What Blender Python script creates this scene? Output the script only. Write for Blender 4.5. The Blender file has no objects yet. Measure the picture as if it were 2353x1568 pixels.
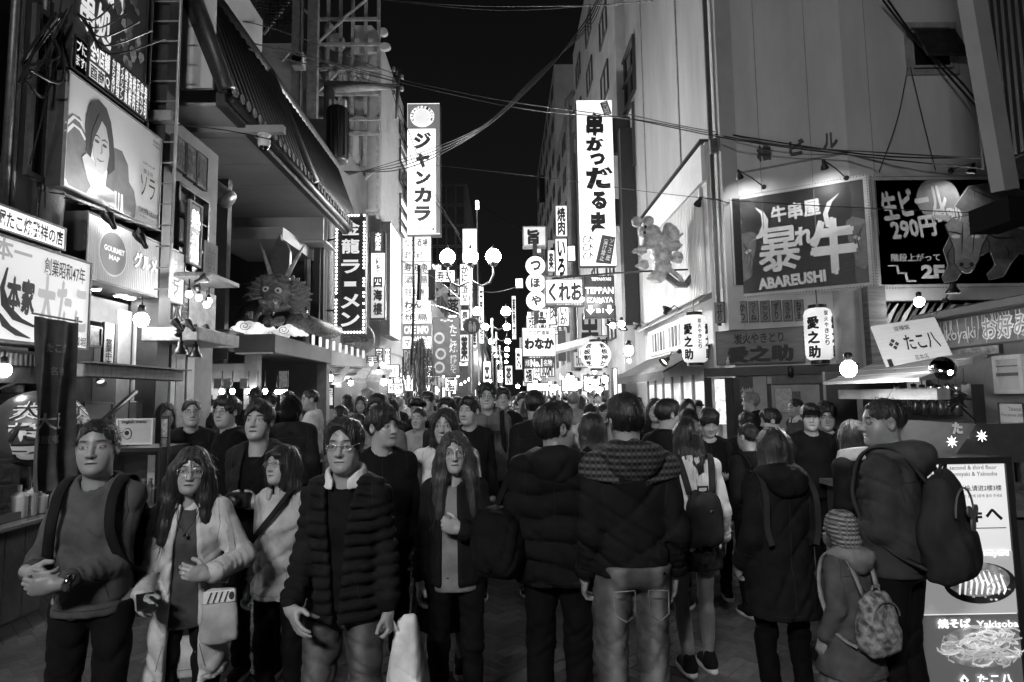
import bpy, math, random
import numpy as np
from mathutils import Matrix, Vector
from mathutils.bvhtree import BVHTree
C = bpy.context.scene.collection
SC = bpy.context.scene
# ------------------------------------------------------------------ camera, night sky, exposure
FPX, PITCH, ROLL, YAW, CAMZ = 1400.0, math.atan(126 / 1400.0), 0.0144, 0.0152, 1.72
_F = Vector((math.sin(YAW) * math.cos(PITCH), math.cos(YAW) * math.cos(PITCH), math.sin(PITCH)))
_R0 = Vector((math.cos(YAW), -math.sin(YAW), 0))
_U0 = _R0.cross(_F)
_R = _R0 * math.cos(ROLL) - _U0 * math.sin(ROLL)
_U = _U0 * math.cos(ROLL) + _R0 * math.sin(ROLL)
CAM = Vector((0, 0, CAMZ))
cd = bpy.data.cameras.new('camera')
cd.sensor_width = 36
cd.lens = 36 * FPX / 2353.0
cd.clip_start = 0.05
cd.clip_end = 900
cam = bpy.data.objects.new('camera', cd)
C.objects.link(cam)
mw = Matrix((_R, _U, -_F)).transposed().to_4x4()
mw.translation = CAM
cam.matrix_world = mw
SC.camera = cam
wd = bpy.data.worlds.new('World')
SC.world = wd
wd.use_nodes = True
nt = wd.node_tree
bg = nt.nodes['Background']
tc = nt.nodes.new('ShaderNodeTexCoord')
sp = nt.nodes.new('ShaderNodeSeparateXYZ')
rp = nt.nodes.new('ShaderNodeValToRGB')
nt.links.new(tc.outputs['Generated'], sp.inputs[0])
nt.links.new(sp.outputs['Z'], rp.inputs[0])
nt.links.new(rp.outputs[0], bg.inputs['Color'])
rp.color_ramp.elements[0].color = (.0045, .0045, .0045, 1)      # city glow low over the horizon
rp.color_ramp.elements[1].position = .7
rp.color_ramp.elements[1].color = (.001, .001, .001, 1)
bg.inputs['Strength'].default_value = 1.0
SC.view_settings.view_transform = 'Standard'
SC.view_settings.look = 'None'
SC.view_settings.exposure = 1.2
SC.view_settings.gamma = 1.0
try:
    SC.cycles.use_denoising = True
    SC.cycles.max_bounces = 6
    SC.cycles.diffuse_bounces = 3
    SC.cycles.glossy_bounces = 3
    SC.cycles.transmission_bounces = 4
    SC.cycles.sample_clamp_indirect = 3.0
    SC.cycles.caustics_reflective = False
    SC.cycles.caustics_refractive = False
except Exception:
    pass

# ------------------------------------------------------------------ helpers
def ray(px, py):
    return _F + _R * ((px - 1176.5) / FPX) - _U * ((py - 784.0) / FPX)
def atY(px, py, Y):
    d = ray(px, py)
    return CAM + d * (Y / d.y)
def atX(px, py, X):
    d = ray(px, py)
    return CAM + d * (X / d.x)
def hit(plane, px, py):
    if plane[0] == 'y': return atY(px, py, plane[1])
    if plane[0] == 'x': return atX(px, py, plane[1])
    (x0, y0), (x1, y1) = plane[1], plane[2]
    n = Vector((y1 - y0, x0 - x1, 0))
    d = ray(px, py)
    return CAM + d * (n.dot(Vector((x0, y0, CAMZ)) - CAM) / n.dot(d))
def frame(plane, xl, xr, ytl, ybl, ytr=None, ybr=None):
    """an upright rectangle in a vertical plane: (matrix with x right, y up, z towards the street; width; height)"""
    ytr = ytl if ytr is None else ytr
    ybr = ybl if ybr is None else ybr
    a, b, c, d = hit(plane, xl, ytl), hit(plane, xl, ybl), hit(plane, xr, ytr), hit(plane, xr, ybr)
    l, r = (a + b) / 2, (c + d) / 2
    u = r - l; u.z = 0
    w = u.length; u.normalize()
    h = ((a.z - b.z) + (c.z - d.z)) / 2
    o = (l + r) / 2
    v = Vector((0, 0, 1))
    m = Matrix((u, v, u.cross(v))).transposed().to_4x4()
    m.translation = o
    return m, w, h

MATS = {}
def M(tone, rough=.7, var=.25, scale=6.0, bump=.15, metal=0.0, stretch=(1, 1, 1), spec=.5, bscale=None):
    """a grey procedural surface: base tone, blotchy wear, fine relief"""
    key = ('m', tone, rough, var, scale, bump, metal, stretch, spec, bscale)
    if key in MATS: return MATS[key]
    m = bpy.data.materials.new('surface_%d' % len(MATS)); m.use_nodes = True
    n, l = m.node_tree.nodes, m.node_tree.links
    b = n['Principled BSDF']
    b.inputs['Roughness'].default_value = rough
    b.inputs['Metallic'].default_value = metal
    b.inputs['Specular IOR Level'].default_value = spec
    t = n.new('ShaderNodeTexCoord'); mp = n.new('ShaderNodeMapping')
    mp.inputs['Scale'].default_value = stretch
    l.new(t.outputs['Object'], mp.inputs[0])
    nz = n.new('ShaderNodeTexNoise'); nz.inputs['Scale'].default_value = scale
    nz.inputs['Detail'].default_value = 6; nz.inputs['Roughness'].default_value = .65
    l.new(mp.outputs[0], nz.inputs['Vector'])
    r = n.new('ShaderNodeMapRange')
    r.inputs[1].default_value = .3; r.inputs[2].default_value = .7
    r.inputs[3].default_value = tone * (1 - var); r.inputs[4].default_value = min(tone * (1 + var), .95)
    l.new(nz.outputs[0], r.inputs[0]); l.new(r.outputs[0], b.inputs['Base Color'])
    if bump:
        n2 = n.new('ShaderNodeTexNoise'); n2.inputs['Scale'].default_value = bscale or scale * 9
        n2.inputs['Detail'].default_value = 3
        l.new(mp.outputs[0], n2.inputs['Vector'])
        bp = n.new('ShaderNodeBump'); bp.inputs['Strength'].default_value = bump; bp.inputs['Distance'].default_value = .02
        l.new(n2.outputs[0], bp.inputs['Height']); l.new(bp.outputs[0], b.inputs['Normal'])
    MATS[key] = m
    return m
def G(strength, tone=1.0, tubes=0.0, scale=2.0, stretch=(1, 1, 1)):
    """a lit face: lamp, screen or backlit sign; tubes = unevenness of the tubes behind it"""
    if strength < 3.2: strength *= .5              # backlit faces are dim next to bare lamps
    key = ('g', strength, tone, tubes, scale, stretch)
    if key in MATS: return MATS[key]
    m = bpy.data.materials.new('lit_%d' % len(MATS)); m.use_nodes = True
    n, l = m.node_tree.nodes, m.node_tree.links
    b = n['Principled BSDF']
    b.inputs['Base Color'].default_value = (min(tone, .8),) * 3 + (1,)
    b.inputs['Roughness'].default_value = .4
    b.inputs['Emission Color'].default_value = (1, 1, 1, 1)
    b.inputs['Emission Strength'].default_value = strength
    if tubes:
        t = n.new('ShaderNodeTexCoord'); mp = n.new('ShaderNodeMapping'); mp.inputs['Scale'].default_value = stretch
        nz = n.new('ShaderNodeTexNoise'); nz.inputs['Scale'].default_value = scale; nz.inputs['Detail'].default_value = 1
        r = n.new('ShaderNodeMapRange'); r.inputs[1].default_value = .3; r.inputs[2].default_value = .7
        r.inputs[3].default_value = strength * (1 - tubes); r.inputs[4].default_value = strength * (1 + tubes)
        l.new(t.outputs['Object'], mp.inputs[0]); l.new(mp.outputs[0], nz.inputs['Vector'])
        l.new(nz.outputs[0], r.inputs[0]); l.new(r.outputs[0], b.inputs['Emission Strength'])
    MATS[key] = m
    return m
def glass(tone=.9, rough=.03, refl=.1):
    """clear glass: seen through, with a faint reflection"""
    key = ('gl', tone, rough, refl)
    if key in MATS: return MATS[key]
    m = bpy.data.materials.new('glass_%d' % len(MATS)); m.use_nodes = True
    n, l = m.node_tree.nodes, m.node_tree.links
    n.remove(n['Principled BSDF'])
    a = n.new('ShaderNodeBsdfTransparent'); a.inputs[0].default_value = (tone,) * 3 + (1,)
    b = n.new('ShaderNodeBsdfGlossy'); b.inputs['Roughness'].default_value = rough
    x = n.new('ShaderNodeMixShader'); fr = n.new('ShaderNodeLayerWeight'); fr.inputs[0].default_value = .3
    k = n.new('ShaderNodeMath'); k.operation = 'MULTIPLY_ADD'; k.inputs[1].default_value = .4; k.inputs[2].default_value = refl * .5
    l.new(fr.outputs['Fresnel'], k.inputs[0]); l.new(k.outputs[0], x.inputs[0])
    l.new(a.outputs[0], x.inputs[1]); l.new(b.outputs[0], x.inputs[2])
    l.new(x.outputs[0], n['Material Output'].inputs['Surface'])
    MATS[key] = m
    return m

def mesh_np(name, v, f, smooth=False):
    me = bpy.data.meshes.new(name)
    v = np.asarray(v, dtype=np.float32).reshape(-1, 3)
    if isinstance(f, np.ndarray) and f.ndim == 2:
        k = f.shape[1]; flat = f.astype(np.int32).ravel(); nf = len(f)
        st = np.arange(nf, dtype=np.int32) * k
    else:
        flat = np.array([i for q in f for i in q], dtype=np.int32); nf = len(f)
        ln = np.array([len(q) for q in f], dtype=np.int32)
        st = np.concatenate([[0], np.cumsum(ln)[:-1]]).astype(np.int32) if nf else np.zeros(0, np.int32)
    me.vertices.add(len(v)); me.vertices.foreach_set('co', v.ravel())
    me.loops.add(len(flat)); me.loops.foreach_set('vertex_index', flat)
    me.polygons.add(nf); me.polygons.foreach_set('loop_start', st)
    me.polygons.foreach_set('use_smooth', np.full(nf, bool(smooth)))
    me.update(calc_edges=True)
    return me

class MB:
    def __init__(s): s.v, s.f = [], []
    def add(s, vs, fs):
        o = len(s.v); s.v += [tuple(x) for x in vs]; s.f += [tuple(i + o for i in q) for q in fs]; return s
    def box(s, x0, x1, y0, y1, z0, z1, bev=0.0, m=None):
        if x0 > x1: x0, x1 = x1, x0
        if y0 > y1: y0, y1 = y1, y0
        if z0 > z1: z0, z1 = z1, z0
        b = min(bev, (x1 - x0) * .3, (y1 - y0) * .3, (z1 - z0) * .3)
        if b <= 0:
            vs = [(x, y, z) for z in (z0, z1) for y in (y0, y1) for x in (x0, x1)]
            fs = [(0, 2, 3, 1), (4, 5, 7, 6), (0, 1, 5, 4), (2, 6, 7, 3), (0, 4, 6, 2), (1, 3, 7, 5)]
        else:
            vs, idx = [], {}
            for i, x in enumerate((x0, x1)):
                for j, y in enumerate((y0, y1)):
                    for k, z in enumerate((z0, z1)):
                        sx, sy, sz = (1 - 2 * i) * b, (1 - 2 * j) * b, (1 - 2 * k) * b
                        idx[i, j, k] = len(vs)
                        vs += [(x, y + sy, z + sz), (x + sx, y, z + sz), (x + sx, y + sy, z)]
            g = lambda i, j, k, a: idx[i, j, k] + a
            fs = []
            for i in (0, 1):
                q = [g(i, 0, 0, 0), g(i, 1, 0, 0), g(i, 1, 1, 0), g(i, 0, 1, 0)]; fs.append(tuple(q if i else q[::-1]))
                q = [g(0, i, 0, 1), g(0, i, 1, 1), g(1, i, 1, 1), g(1, i, 0, 1)]; fs.append(tuple(q if i else q[::-1]))
                q = [g(0, 0, i, 2), g(1, 0, i, 2), g(1, 1, i, 2), g(0, 1, i, 2)]; fs.append(tuple(q if i else q[::-1]))
            for i in (0, 1):
                for j in (0, 1):
                    q = [g(i, j, 0, 0), g(i, j, 1, 0), g(i, j, 1, 1), g(i, j, 0, 1)]; fs.append(tuple(q if i != j else q[::-1]))
                    q = [g(i, 0, j, 0), g(i, 0, j, 2), g(i, 1, j, 2), g(i, 1, j, 0)]; fs.append(tuple(q if i == j else q[::-1]))
                    q = [g(0, i, j, 1), g(1, i, j, 1), g(1, i, j, 2), g(0, i, j, 2)]; fs.append(tuple(q if i == j else q[::-1]))
            for i in (0, 1):
                for j in (0, 1):
                    for k in (0, 1):
                        q = [g(i, j, k, 0), g(i, j, k, 1), g(i, j, k, 2)]
                        fs.append(tuple(q if (i + j + k) % 2 else q[::-1]))
        if m is not None: vs = [tuple(m @ Vector(v)) for v in vs]
        return s.add(vs, fs)
    def tube(s, pts, r, n=6, caps=True):
        pts = [Vector(p) for p in pts]
        rs = r if isinstance(r, (list, tuple)) else [r] * len(pts)
        vs, fs = [], []
        up = None
        for i, p in enumerate(pts):
            t = (pts[min(i + 1, len(pts) - 1)] - pts[max(i - 1, 0)])
            t = t.normalized() if t.length > 1e-9 else Vector((0, 0, 1))
            if up is None:
                up = Vector((0, 0, 1)) if abs(t.z) < .9 else Vector((1, 0, 0))
            a = (up - t * up.dot(t)).normalized(); up = a
            b = t.cross(a)
            for k in range(n):
                w = 2 * math.pi * k / n
                vs.append(p + (a * math.cos(w) + b * math.sin(w)) * rs[i])
        for i in range(len(pts) - 1):
            for k in range(n):
                k2 = (k + 1) % n
                fs.append((i * n + k, i * n + k2, (i + 1) * n + k2, (i + 1) * n + k))
        if caps:
            fs.append(tuple(range(n))[::-1]); fs.append(tuple((len(pts) - 1) * n + k for k in range(n)))
        return s.add(vs, fs)
    def lathe(s, prof, n=16, m=None, closed=True):
        """prof: (radius, z) pairs from bottom to top, about local z"""
        vs, fs = [], []
        for r, z in prof:
            for k in range(n):
                w = 2 * math.pi * k / n
                vs.append((r * math.cos(w), r * math.sin(w), z))
        for i in range(len(prof) - 1):
            for k in range(n):
                k2 = (k + 1) % n
                fs.append((i * n + k, i * n + k2, (i + 1) * n + k2, (i + 1) * n + k))
        if closed:
            fs.append(tuple(range(n))[::-1]); fs.append(tuple((len(prof) - 1) * n + k for k in range(n)))
        if m is not None: vs = [tuple(m @ Vector(v)) for v in vs]
        return s.add(vs, fs)
    def ball(s, c, r, n=12, k=8, sq=(1, 1, 1)):
        prof = [(max(math.sin(math.pi * i / k), .02) * r, -math.cos(math.pi * i / k) * r) for i in range(k + 1)]
        return s.lathe(prof, n, Matrix.Translation(c) @ Matrix.Diagonal((*sq, 1)))
    def poly(s, pts, z0, z1):
        """prism of an outline in the local xy plane"""
        n = len(pts)
        a = sum(pts[i][0] * pts[(i + 1) % n][1] - pts[(i + 1) % n][0] * pts[i][1] for i in range(n))
        if a < 0: pts = pts[::-1]
        vs = [(x, y, z0) for x, y in pts] + [(x, y, z1) for x, y in pts]
        fs = [tuple(range(n))[::-1], tuple(range(n, 2 * n))] + [(i, (i + 1) % n, n + (i + 1) % n, n + i) for i in range(n)]
        return s.add(vs, fs)
    def quad(s, *p): return s.add(p, [tuple(range(len(p)))])
    def build(s, name, mat, parent=None, smooth=False, label=None):
        return ob(name, mesh_np(name, s.v, s.f, smooth), mat, parent, label)

def densify(mb, n=2):
    """split the faces so that lettering can follow a curved surface"""
    tr = []
    for q in mb.f: tr += [(q[0], q[i], q[i + 1]) for i in range(1, len(q) - 1)]
    v = list(mb.v)
    for _ in range(n):
        mid, out = {}, []
        def m(a, b):
            k = (min(a, b), max(a, b))
            if k not in mid: mid[k] = len(v); v.append(tuple((v[a][i] + v[b][i]) / 2 for i in range(3)))
            return mid[k]
        for a, b, c in tr:
            ab, bc, ca = m(a, b), m(b, c), m(c, a); out += [(a, ab, ca), (ab, b, bc), (ca, bc, c), (ab, bc, ca)]
        tr = out
    mb.v, mb.f = v, tr
    return mb
def ob(name, me, mat, parent=None, label=None):
    o = bpy.data.objects.new(name, me); C.objects.link(o)
    if mat is not None and not len(me.materials): me.materials.append(mat)
    if parent is not None: o.parent = parent
    if label: o['label'] = label
    return o
def tag(o, label=None, cat=None, group=None, kind=None):
    for k, v in (('label', label), ('category', cat), ('group', group), ('kind', kind)):
        if v: o[k] = v
    return o
def thing(name, label, cat, mat=None, group=None):
    o = bpy.data.objects.new(name, None); C.objects.link(o); o.empty_display_size = .1
    if mat is not None:
        o.matrix_world = mat if isinstance(mat, Matrix) else Matrix.Translation(mat)
    return tag(o, label, cat, group)
def kids(o): return list(o.children)
def dup(o, m, label=None, group=None):
    def cp(x, p):
        y = x.copy(); C.objects.link(y); y.parent = p
        for ch in x.children: cp(ch, y)
        return y
    r = cp(o, None); r.matrix_world = m
    if label: r['label'] = label
    if group: r['group'] = group
    return r
_TX = {}
def text_geo(s, bold=0.0, ext=0.0, res=2):
    key = (s, bold, ext, res)
    if key not in _TX:
        c = bpy.data.curves.new('lettering', 'FONT'); c.body = s; c.resolution_u = res
        c.offset = bold; c.extrude = ext; c.align_x = 'CENTER'; c.space_line = .92
        o = bpy.data.objects.new('lettering', c); C.objects.link(o)
        me = bpy.data.meshes.new_from_object(o)
        v = np.array([x.co[:] for x in me.vertices], dtype=np.float32).reshape(-1, 3)
        f = [tuple(p.vertices) for p in me.polygons]
        bpy.data.objects.remove(o); bpy.data.curves.remove(c); bpy.data.meshes.remove(me)
        _TX[key] = (v, f)
    return _TX[key]
def put_text(mb, s, x0, y0, x1, y1, z=.004, bold=.015, ext=0.0, vertical=False, rot=0.0, shear=0.0):
    """lettering fitted into a rectangle of the local xy plane"""
    if vertical: s = '\n'.join(s)
    dense = max(bold, 0) > .02 and any(ord(c) > 0x4dff for c in s) and not ext
    v, f = text_geo(s, .0 if dense else bold, ext)
    if not len(v): return
    if dense:                        # crowded characters: thicken with shifted copies instead of swelling the outline
        k = len(v); b = bold * .8; vv, ff = [], []
        for i, (dx, dy) in enumerate(((0, 0), (b, b * .4), (-b, -b * .4), (b * .4, -b), (-b * .4, b))):
            q = v.copy(); q[:, 0] += dx; q[:, 1] += dy; q[:, 2] += .0; vv.append(q); ff += [tuple(j + i * k for j in t) for t in f]
        v = np.concatenate(vv); f = ff
    lo, hi = v.min(0), v.max(0)
    w, h = max(hi[0] - lo[0], 1e-6), max(hi[1] - lo[1], 1e-6)
    p = v.copy()
    p[:, 0] = ((v[:, 0] - lo[0]) / w - .5) * (x1 - x0)
    p[:, 1] = ((v[:, 1] - lo[1]) / h - .5) * (y1 - y0)
    if shear: p[:, 0] += shear * p[:, 1]
    if rot:
        c, q = math.cos(rot), math.sin(rot)
        p[:, 0], p[:, 1] = c * p[:, 0] - q * p[:, 1], q * p[:, 0] + c * p[:, 1]
    p[:, 0] += (x0 + x1) / 2; p[:, 1] += (y0 + y1) / 2
    p[:, 2] = z + (v[:, 2] + ext) * (1.0 if ext else 0)
    if dense: p[:, 2] += np.repeat(np.arange(5), k) * .0006
    mb.add(p.tolist(), f)
# ------------------------------------------------------------------ people: implicit surfaces meshed by surface nets
f32 = np.float32
def grid(lo, hi, h):
    ax = [np.arange(lo[i], hi[i] + h, h, dtype=f32) for i in range(3)]
    return ax[0][:, None, None], ax[1][None, :, None], ax[2][None, None, :]
def snet(F, P):
    o = np.array([P[0].flat[0], P[1].flat[0], P[2].flat[0]], dtype=f32); h = float(P[2].flat[1] - P[2].flat[0])
    s = F < 0
    nx, ny, nz = F.shape
    cnt = np.zeros((nx - 1, ny - 1, nz - 1), dtype=np.int8)
    offs = [(a, b, c) for a in (0, 1) for b in (0, 1) for c in (0, 1)]
    for a, b, c in offs: cnt += s[a:nx - 1 + a, b:ny - 1 + b, c:nz - 1 + c]
    act = np.argwhere((cnt > 0) & (cnt < 8))
    if not len(act): return np.zeros((0, 3), f32), np.zeros((0, 4), np.int32)
    ids = np.full(cnt.shape, -1, dtype=np.int32)
    ids[act[:, 0], act[:, 1], act[:, 2]] = np.arange(len(act))
    acc = np.zeros((len(act), 3), f32); n = np.zeros(len(act), f32)
    val = {q: F[act[:, 0] + q[0], act[:, 1] + q[1], act[:, 2] + q[2]] for q in offs}
    for q in offs:
        for ax in range(3):
            if q[ax]: continue
            r = list(q); r[ax] = 1; r = tuple(r)
            f0, f1 = val[q], val[r]
            m = (f0 < 0) != (f1 < 0)
            t = f0[m] / (f0[m] - f1[m])
            p = np.tile(np.array(q, f32), (len(t), 1)); p[:, ax] = t
            acc[m] += p; n[m] += 1
    v = o + (act + acc / n[:, None]) * h
    fs = []
    for ax in range(3):
        b, c = (ax + 1) % 3, (ax + 2) % 3
        sl0 = [slice(None)] * 3; sl1 = [slice(None)] * 3
        sl0[ax] = slice(0, -1); sl1[ax] = slice(1, None)
        for k in (b, c): sl0[k] = sl1[k] = slice(1, -1)
        e0, e1 = s[tuple(sl0)], s[tuple(sl1)]
        for flip, mm in ((False, e0 & ~e1), (True, e1 & ~e0)):
            i = np.argwhere(mm)
            if not len(i): continue
            i[:, b] += 1; i[:, c] += 1
            def g(db, dc):
                j = i.copy(); j[:, b] += db; j[:, c] += dc
                return ids[j[:, 0], j[:, 1], j[:, 2]]
            q = np.stack([g(-1, -1), g(0, -1), g(0, 0), g(-1, 0)], 1)
            fs.append(q[:, ::-1] if flip else q)
    return v.astype(f32), np.concatenate(fs).astype(np.int32)
def ell(P, c, r):
    x, y, z = P[0] - f32(c[0]), P[1] - f32(c[1]), P[2] - f32(c[2])
    k0 = np.sqrt((x / f32(r[0])) ** 2 + (y / f32(r[1])) ** 2 + (z / f32(r[2])) ** 2)
    return (k0 - 1) * f32(min(r)) * f32(1.0) if max(r) / min(r) < 1.6 else (k0 - 1) * k0 / np.sqrt((x / f32(r[0] ** 2)) ** 2 + (y / f32(r[1] ** 2)) ** 2 + (z / f32(r[2] ** 2)) ** 2 + f32(1e-6))
def cap(P, a, b, ra, rb, want=False):
    a = [f32(q) for q in a]; b = [f32(q) for q in b]
    ba = [b[i] - a[i] for i in range(3)]
    L = f32(sum(float(q) ** 2 for q in ba) + 1e-9)
    pa = [P[i] - a[i] for i in range(3)]
    h = np.clip((pa[0] * ba[0] + pa[1] * ba[1] + pa[2] * ba[2]) / L, 0, 1)
    d = np.sqrt((pa[0] - ba[0] * h) ** 2 + (pa[1] - ba[1] * h) ** 2 + (pa[2] - ba[2] * h) ** 2) - (f32(ra) + f32(rb - ra) * h)
    return (d, h) if want else d
def smin(a, b, k):
    h = np.maximum(f32(k) - np.abs(a - b), 0) / f32(k)
    return np.minimum(a, b) - h * h * f32(k * .25)
def smax(a, b, k): return -smin(-a, -b, k)
def prof(P, tab, off=0.0, n=2.3):
    z = P[2].ravel(); t = np.array(tab, dtype=f32)
    a, b, cy = [np.interp(z, t[:, 0], t[:, i]).astype(f32)[None, None, :] for i in (1, 2, 3)]
    a = a + f32(off); b = b + f32(off)
    k = ((np.abs(P[0]) / a) ** f32(n) + (np.abs(P[1] - cy) / b) ** f32(n)) ** f32(1 / n)
    return (k - 1) * np.minimum(a, b) * f32(.9)
def rnoise(P, seed, f, terms=4, an=(1, 1, 1)):
    r = np.random.RandomState(seed)
    out = f32(0)
    for i in range(terms):
        k = r.normal(size=3); k = k / np.linalg.norm(k) * f * r.uniform(.7, 1.5) * np.array(an)
        q = r.normal(size=3); q = q / np.linalg.norm(q) * f * .45
        ph = r.uniform(0, 6.28, 2)
        w = np.sin(f32(q[0]) * P[0] + f32(q[1]) * P[1] + f32(q[2]) * P[2] + f32(ph[0])) * f32(1.6)
        out = out + np.sin(f32(k[0]) * P[0] + f32(k[1]) * P[1] + f32(k[2]) * P[2] + w + f32(ph[1]))
    return out / f32(terms)

def crease(P, seed, f):
    """sharp folds in cloth, here and there: positive in the grooves"""
    r = np.random.RandomState(seed); out = f32(0)
    for i in range(3):
        a = r.uniform(-.7, .7); k = np.array((math.cos(a) * r.choice((-.8, .8)), r.normal() * .5, 1.0 if i else .35)); k = k / np.linalg.norm(k) * f * r.uniform(.8, 1.3)
        ph = r.uniform(0, 6.28)
        w = rnoise(P, seed + 5 * i, f * .32, 2) * f32(2.2)
        g = f32(1) - np.abs(np.sin(f32(k[0]) * P[0] + f32(k[1]) * P[1] + f32(k[2]) * P[2] + w + f32(ph)))
        m = np.clip(rnoise(P, seed + 50 + i, f * .3, 2) * f32(1.6) + f32(.25), 0, 1)
        out = out + g * g * g * m
    return out
def strands(v, f, style, seed, n):
    """loose fine strands lying over a head of hair, so that its outline is not a clean edge"""
    r = np.random.RandomState(seed + 99)
    nr = np.zeros_like(v); a = v[f[:, 0]]; nn = np.cross(v[f[:, 1]] - a, v[f[:, 2]] - a)
    for k in range(4): np.add.at(nr, f[:, k], nn)
    nr /= np.linalg.norm(nr, axis=1, keepdims=True) + 1e-9
    ok = np.nonzero(~((v[:, 1] > .03) & (np.abs(v[:, 0]) < .07) & (v[:, 2] < .07)))[0]
    i = ok[r.choice(len(ok), n)]; p, q = v[i], nr[i]
    lng = style in ('long', 'longf', 'mid', 'bob')
    t = np.tile(np.array((0, -.1, -1.0)), (n, 1)) if lng else p - np.array((.01, -.06, .13))
    t = t + r.normal(size=(n, 3)) * (.16 if lng else .35)
    t = t - q * (t * q).sum(1, keepdims=True); t /= np.linalg.norm(t, axis=1, keepdims=True) + 1e-9
    L = r.uniform(.06, .15, (n, 1)) if lng else r.uniform(.022, .055, (n, 1))
    s = np.cross(t, q) * r.uniform(.0008, .0017, (n, 1))
    li = r.uniform(.001, .005, (n, 1)); c = 1 / (.5 if lng else .11)
    p0 = p - q * .002; p1 = p + t * L * .5 + q * (li - c * L * L * .125); p2 = p + t * L + q * (li * 1.2 - c * L * L * .5 * .8) + r.normal(size=(n, 3)) * .003
    V = np.concatenate([p0 - s, p0 + s, p1 + s * .8, p1 - s * .8, p2 + s * .3, p2 - s * .3]).astype(f32); k = np.arange(n, dtype=np.int32)
    return V, np.concatenate([np.stack([k, k + n, k + 2 * n, k + 3 * n], 1), np.stack([k + 3 * n, k + 2 * n, k + 4 * n, k + 5 * n], 1)])
_HEADS = {}
def head_geo(kind, var, h, mouth=0.0):
    """head and neck in the head's own frame (face towards +y): vertices, quads, tone of the skin per vertex"""
    key = (kind, var, h, mouth)
    if key in _HEADS: return _HEADS[key]
    r = random.Random(var * 7 + (kind == 'w'))
    u = lambda a, b: r.uniform(a, b)
    P = grid((-.102, -.125, -.225), (.102, .135, .135), h)
    A = (np.abs(P[0]), P[1], P[2])
    jw = u(.95, 1.12) * (.93 if kind == 'w' else 1.02)
    d = ell(A, (0, -.012, .032), (.075, .095, .086))
    d = smin(d, ell(A, (0, .02, -.032), (.059 * jw, .07, .092)), .03)
    d = smin(d, ell(A, (.012, .044, -.09), (.034 * jw, .034, .03)), .03)
    d = smin(d, ell(A, (.033 * jw, .05, -.04), (.027, .027, .032)), .03)
    d = smin(d, ell(A, (0, .07, -.102), (.018, .017, .015)), .028)
    nl = u(0, .006)
    d = smin(d, cap(A, (0, .07, .024), (.036, .064, .026), .014, .011), .016)
    d = smax(d, -ell(A, (.033, .102, .005), (.02, .02, .014)), .02)
    d = smin(d, ell(A, (.033, .066, .003), (.018, .0165, .0115)), .006)
    d = smin(d, cap(A, (0, .08, .012), (0, .1 + nl, -.032), .0075, .0125), .011)
    d = smin(d, ell(A, (.0125, .09, -.035), (.0095, .012, .0085)), .006)
    d = smax(d, -ell(A, (.006, .1, -.0435), (.0045, .006, .004)), .004)
    d = smin(d, ell(A, (0, .078, -.064), (.023, .0145, .0065)), .006)
    d = smin(d, ell(A, (0, .076, -.077), (.019, .0145, .0075)), .006)
    d = smax(d, -ell(A, (0, .096, -.0695), (.023, .012, .0018 + mouth)), .004)
    e = ell(A, (.078, -.012, -.004), (.011, .021, .033))
    e = smax(e, -ell(A, (.088, -.006, -.002), (.009, .011, .02)), .006)
    d = smin(d, e, .01)
    nr = .047 if kind == 'w' else .055
    d = smin(d, cap(A, (0, -.018, -.06), (0, -.032, -.23), nr, nr + .008), .03)
    v, f = snet(d, P)
    x, y, z = np.abs(v[:, 0]), v[:, 1], v[:, 2]
    t = np.ones(len(v), f32)
    def band(q, w): return np.clip(1.6 - 1.6 * q / w, 0, 1)
    fr = y > .045
    bt = .06 if kind == 'm' else .14
    bz = .029 + .05 * (x - .02) * (x < .045) - .12 * np.maximum(x - .045, 0)
    t -= (1 - bt) * fr * band(np.abs(z - bz), .0065 if kind == 'm' else .0045) * band(np.abs(x - .035), .026)
    ev = np.sqrt(((x - .033) / .0175) ** 2 + ((z - .0025 - .12 * (x - .033)) / .0068) ** 2)
    lash = fr * np.clip(1.2 - np.abs(ev - 1.02) * 3.4, 0, 1) * np.where(z > .0015, 1.0, .35)
    iris = fr * band(np.sqrt((x - .033) ** 2 + (z - .0035) ** 2), .0092)
    t += .55 * fr * (ev < .95)
    t = np.where(fr & (lash > 0), t * (1 - .85 * lash), t)
    t = np.where(fr & (ev < 1.15), t * (1 - .93 * iris), t)
    t *= 1 - .35 * fr * np.clip(1.3 - np.sqrt((x / .026) ** 2 + ((z + .070) / .0135) ** 2) * 1.2, 0, 1).clip(0, 1)
    t *= 1 - .8 * fr * band(np.abs(z + .0695), .003 + mouth) * (x < .024)  # shade of the mouth slit, then the nostrils, painted into the tone
    t *= 1 - .6 * fr * band(np.sqrt((x - .006) ** 2 + (z + .0425) ** 2), .006) * (y > .08)
    t *= 1 - .18 * fr * np.clip(1 - np.sqrt(((x - .033) / .024) ** 2 + ((z + .001) / .016) ** 2), 0, 1)
    _HEADS[key] = (v, f, t)
    return _HEADS[key]

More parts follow.
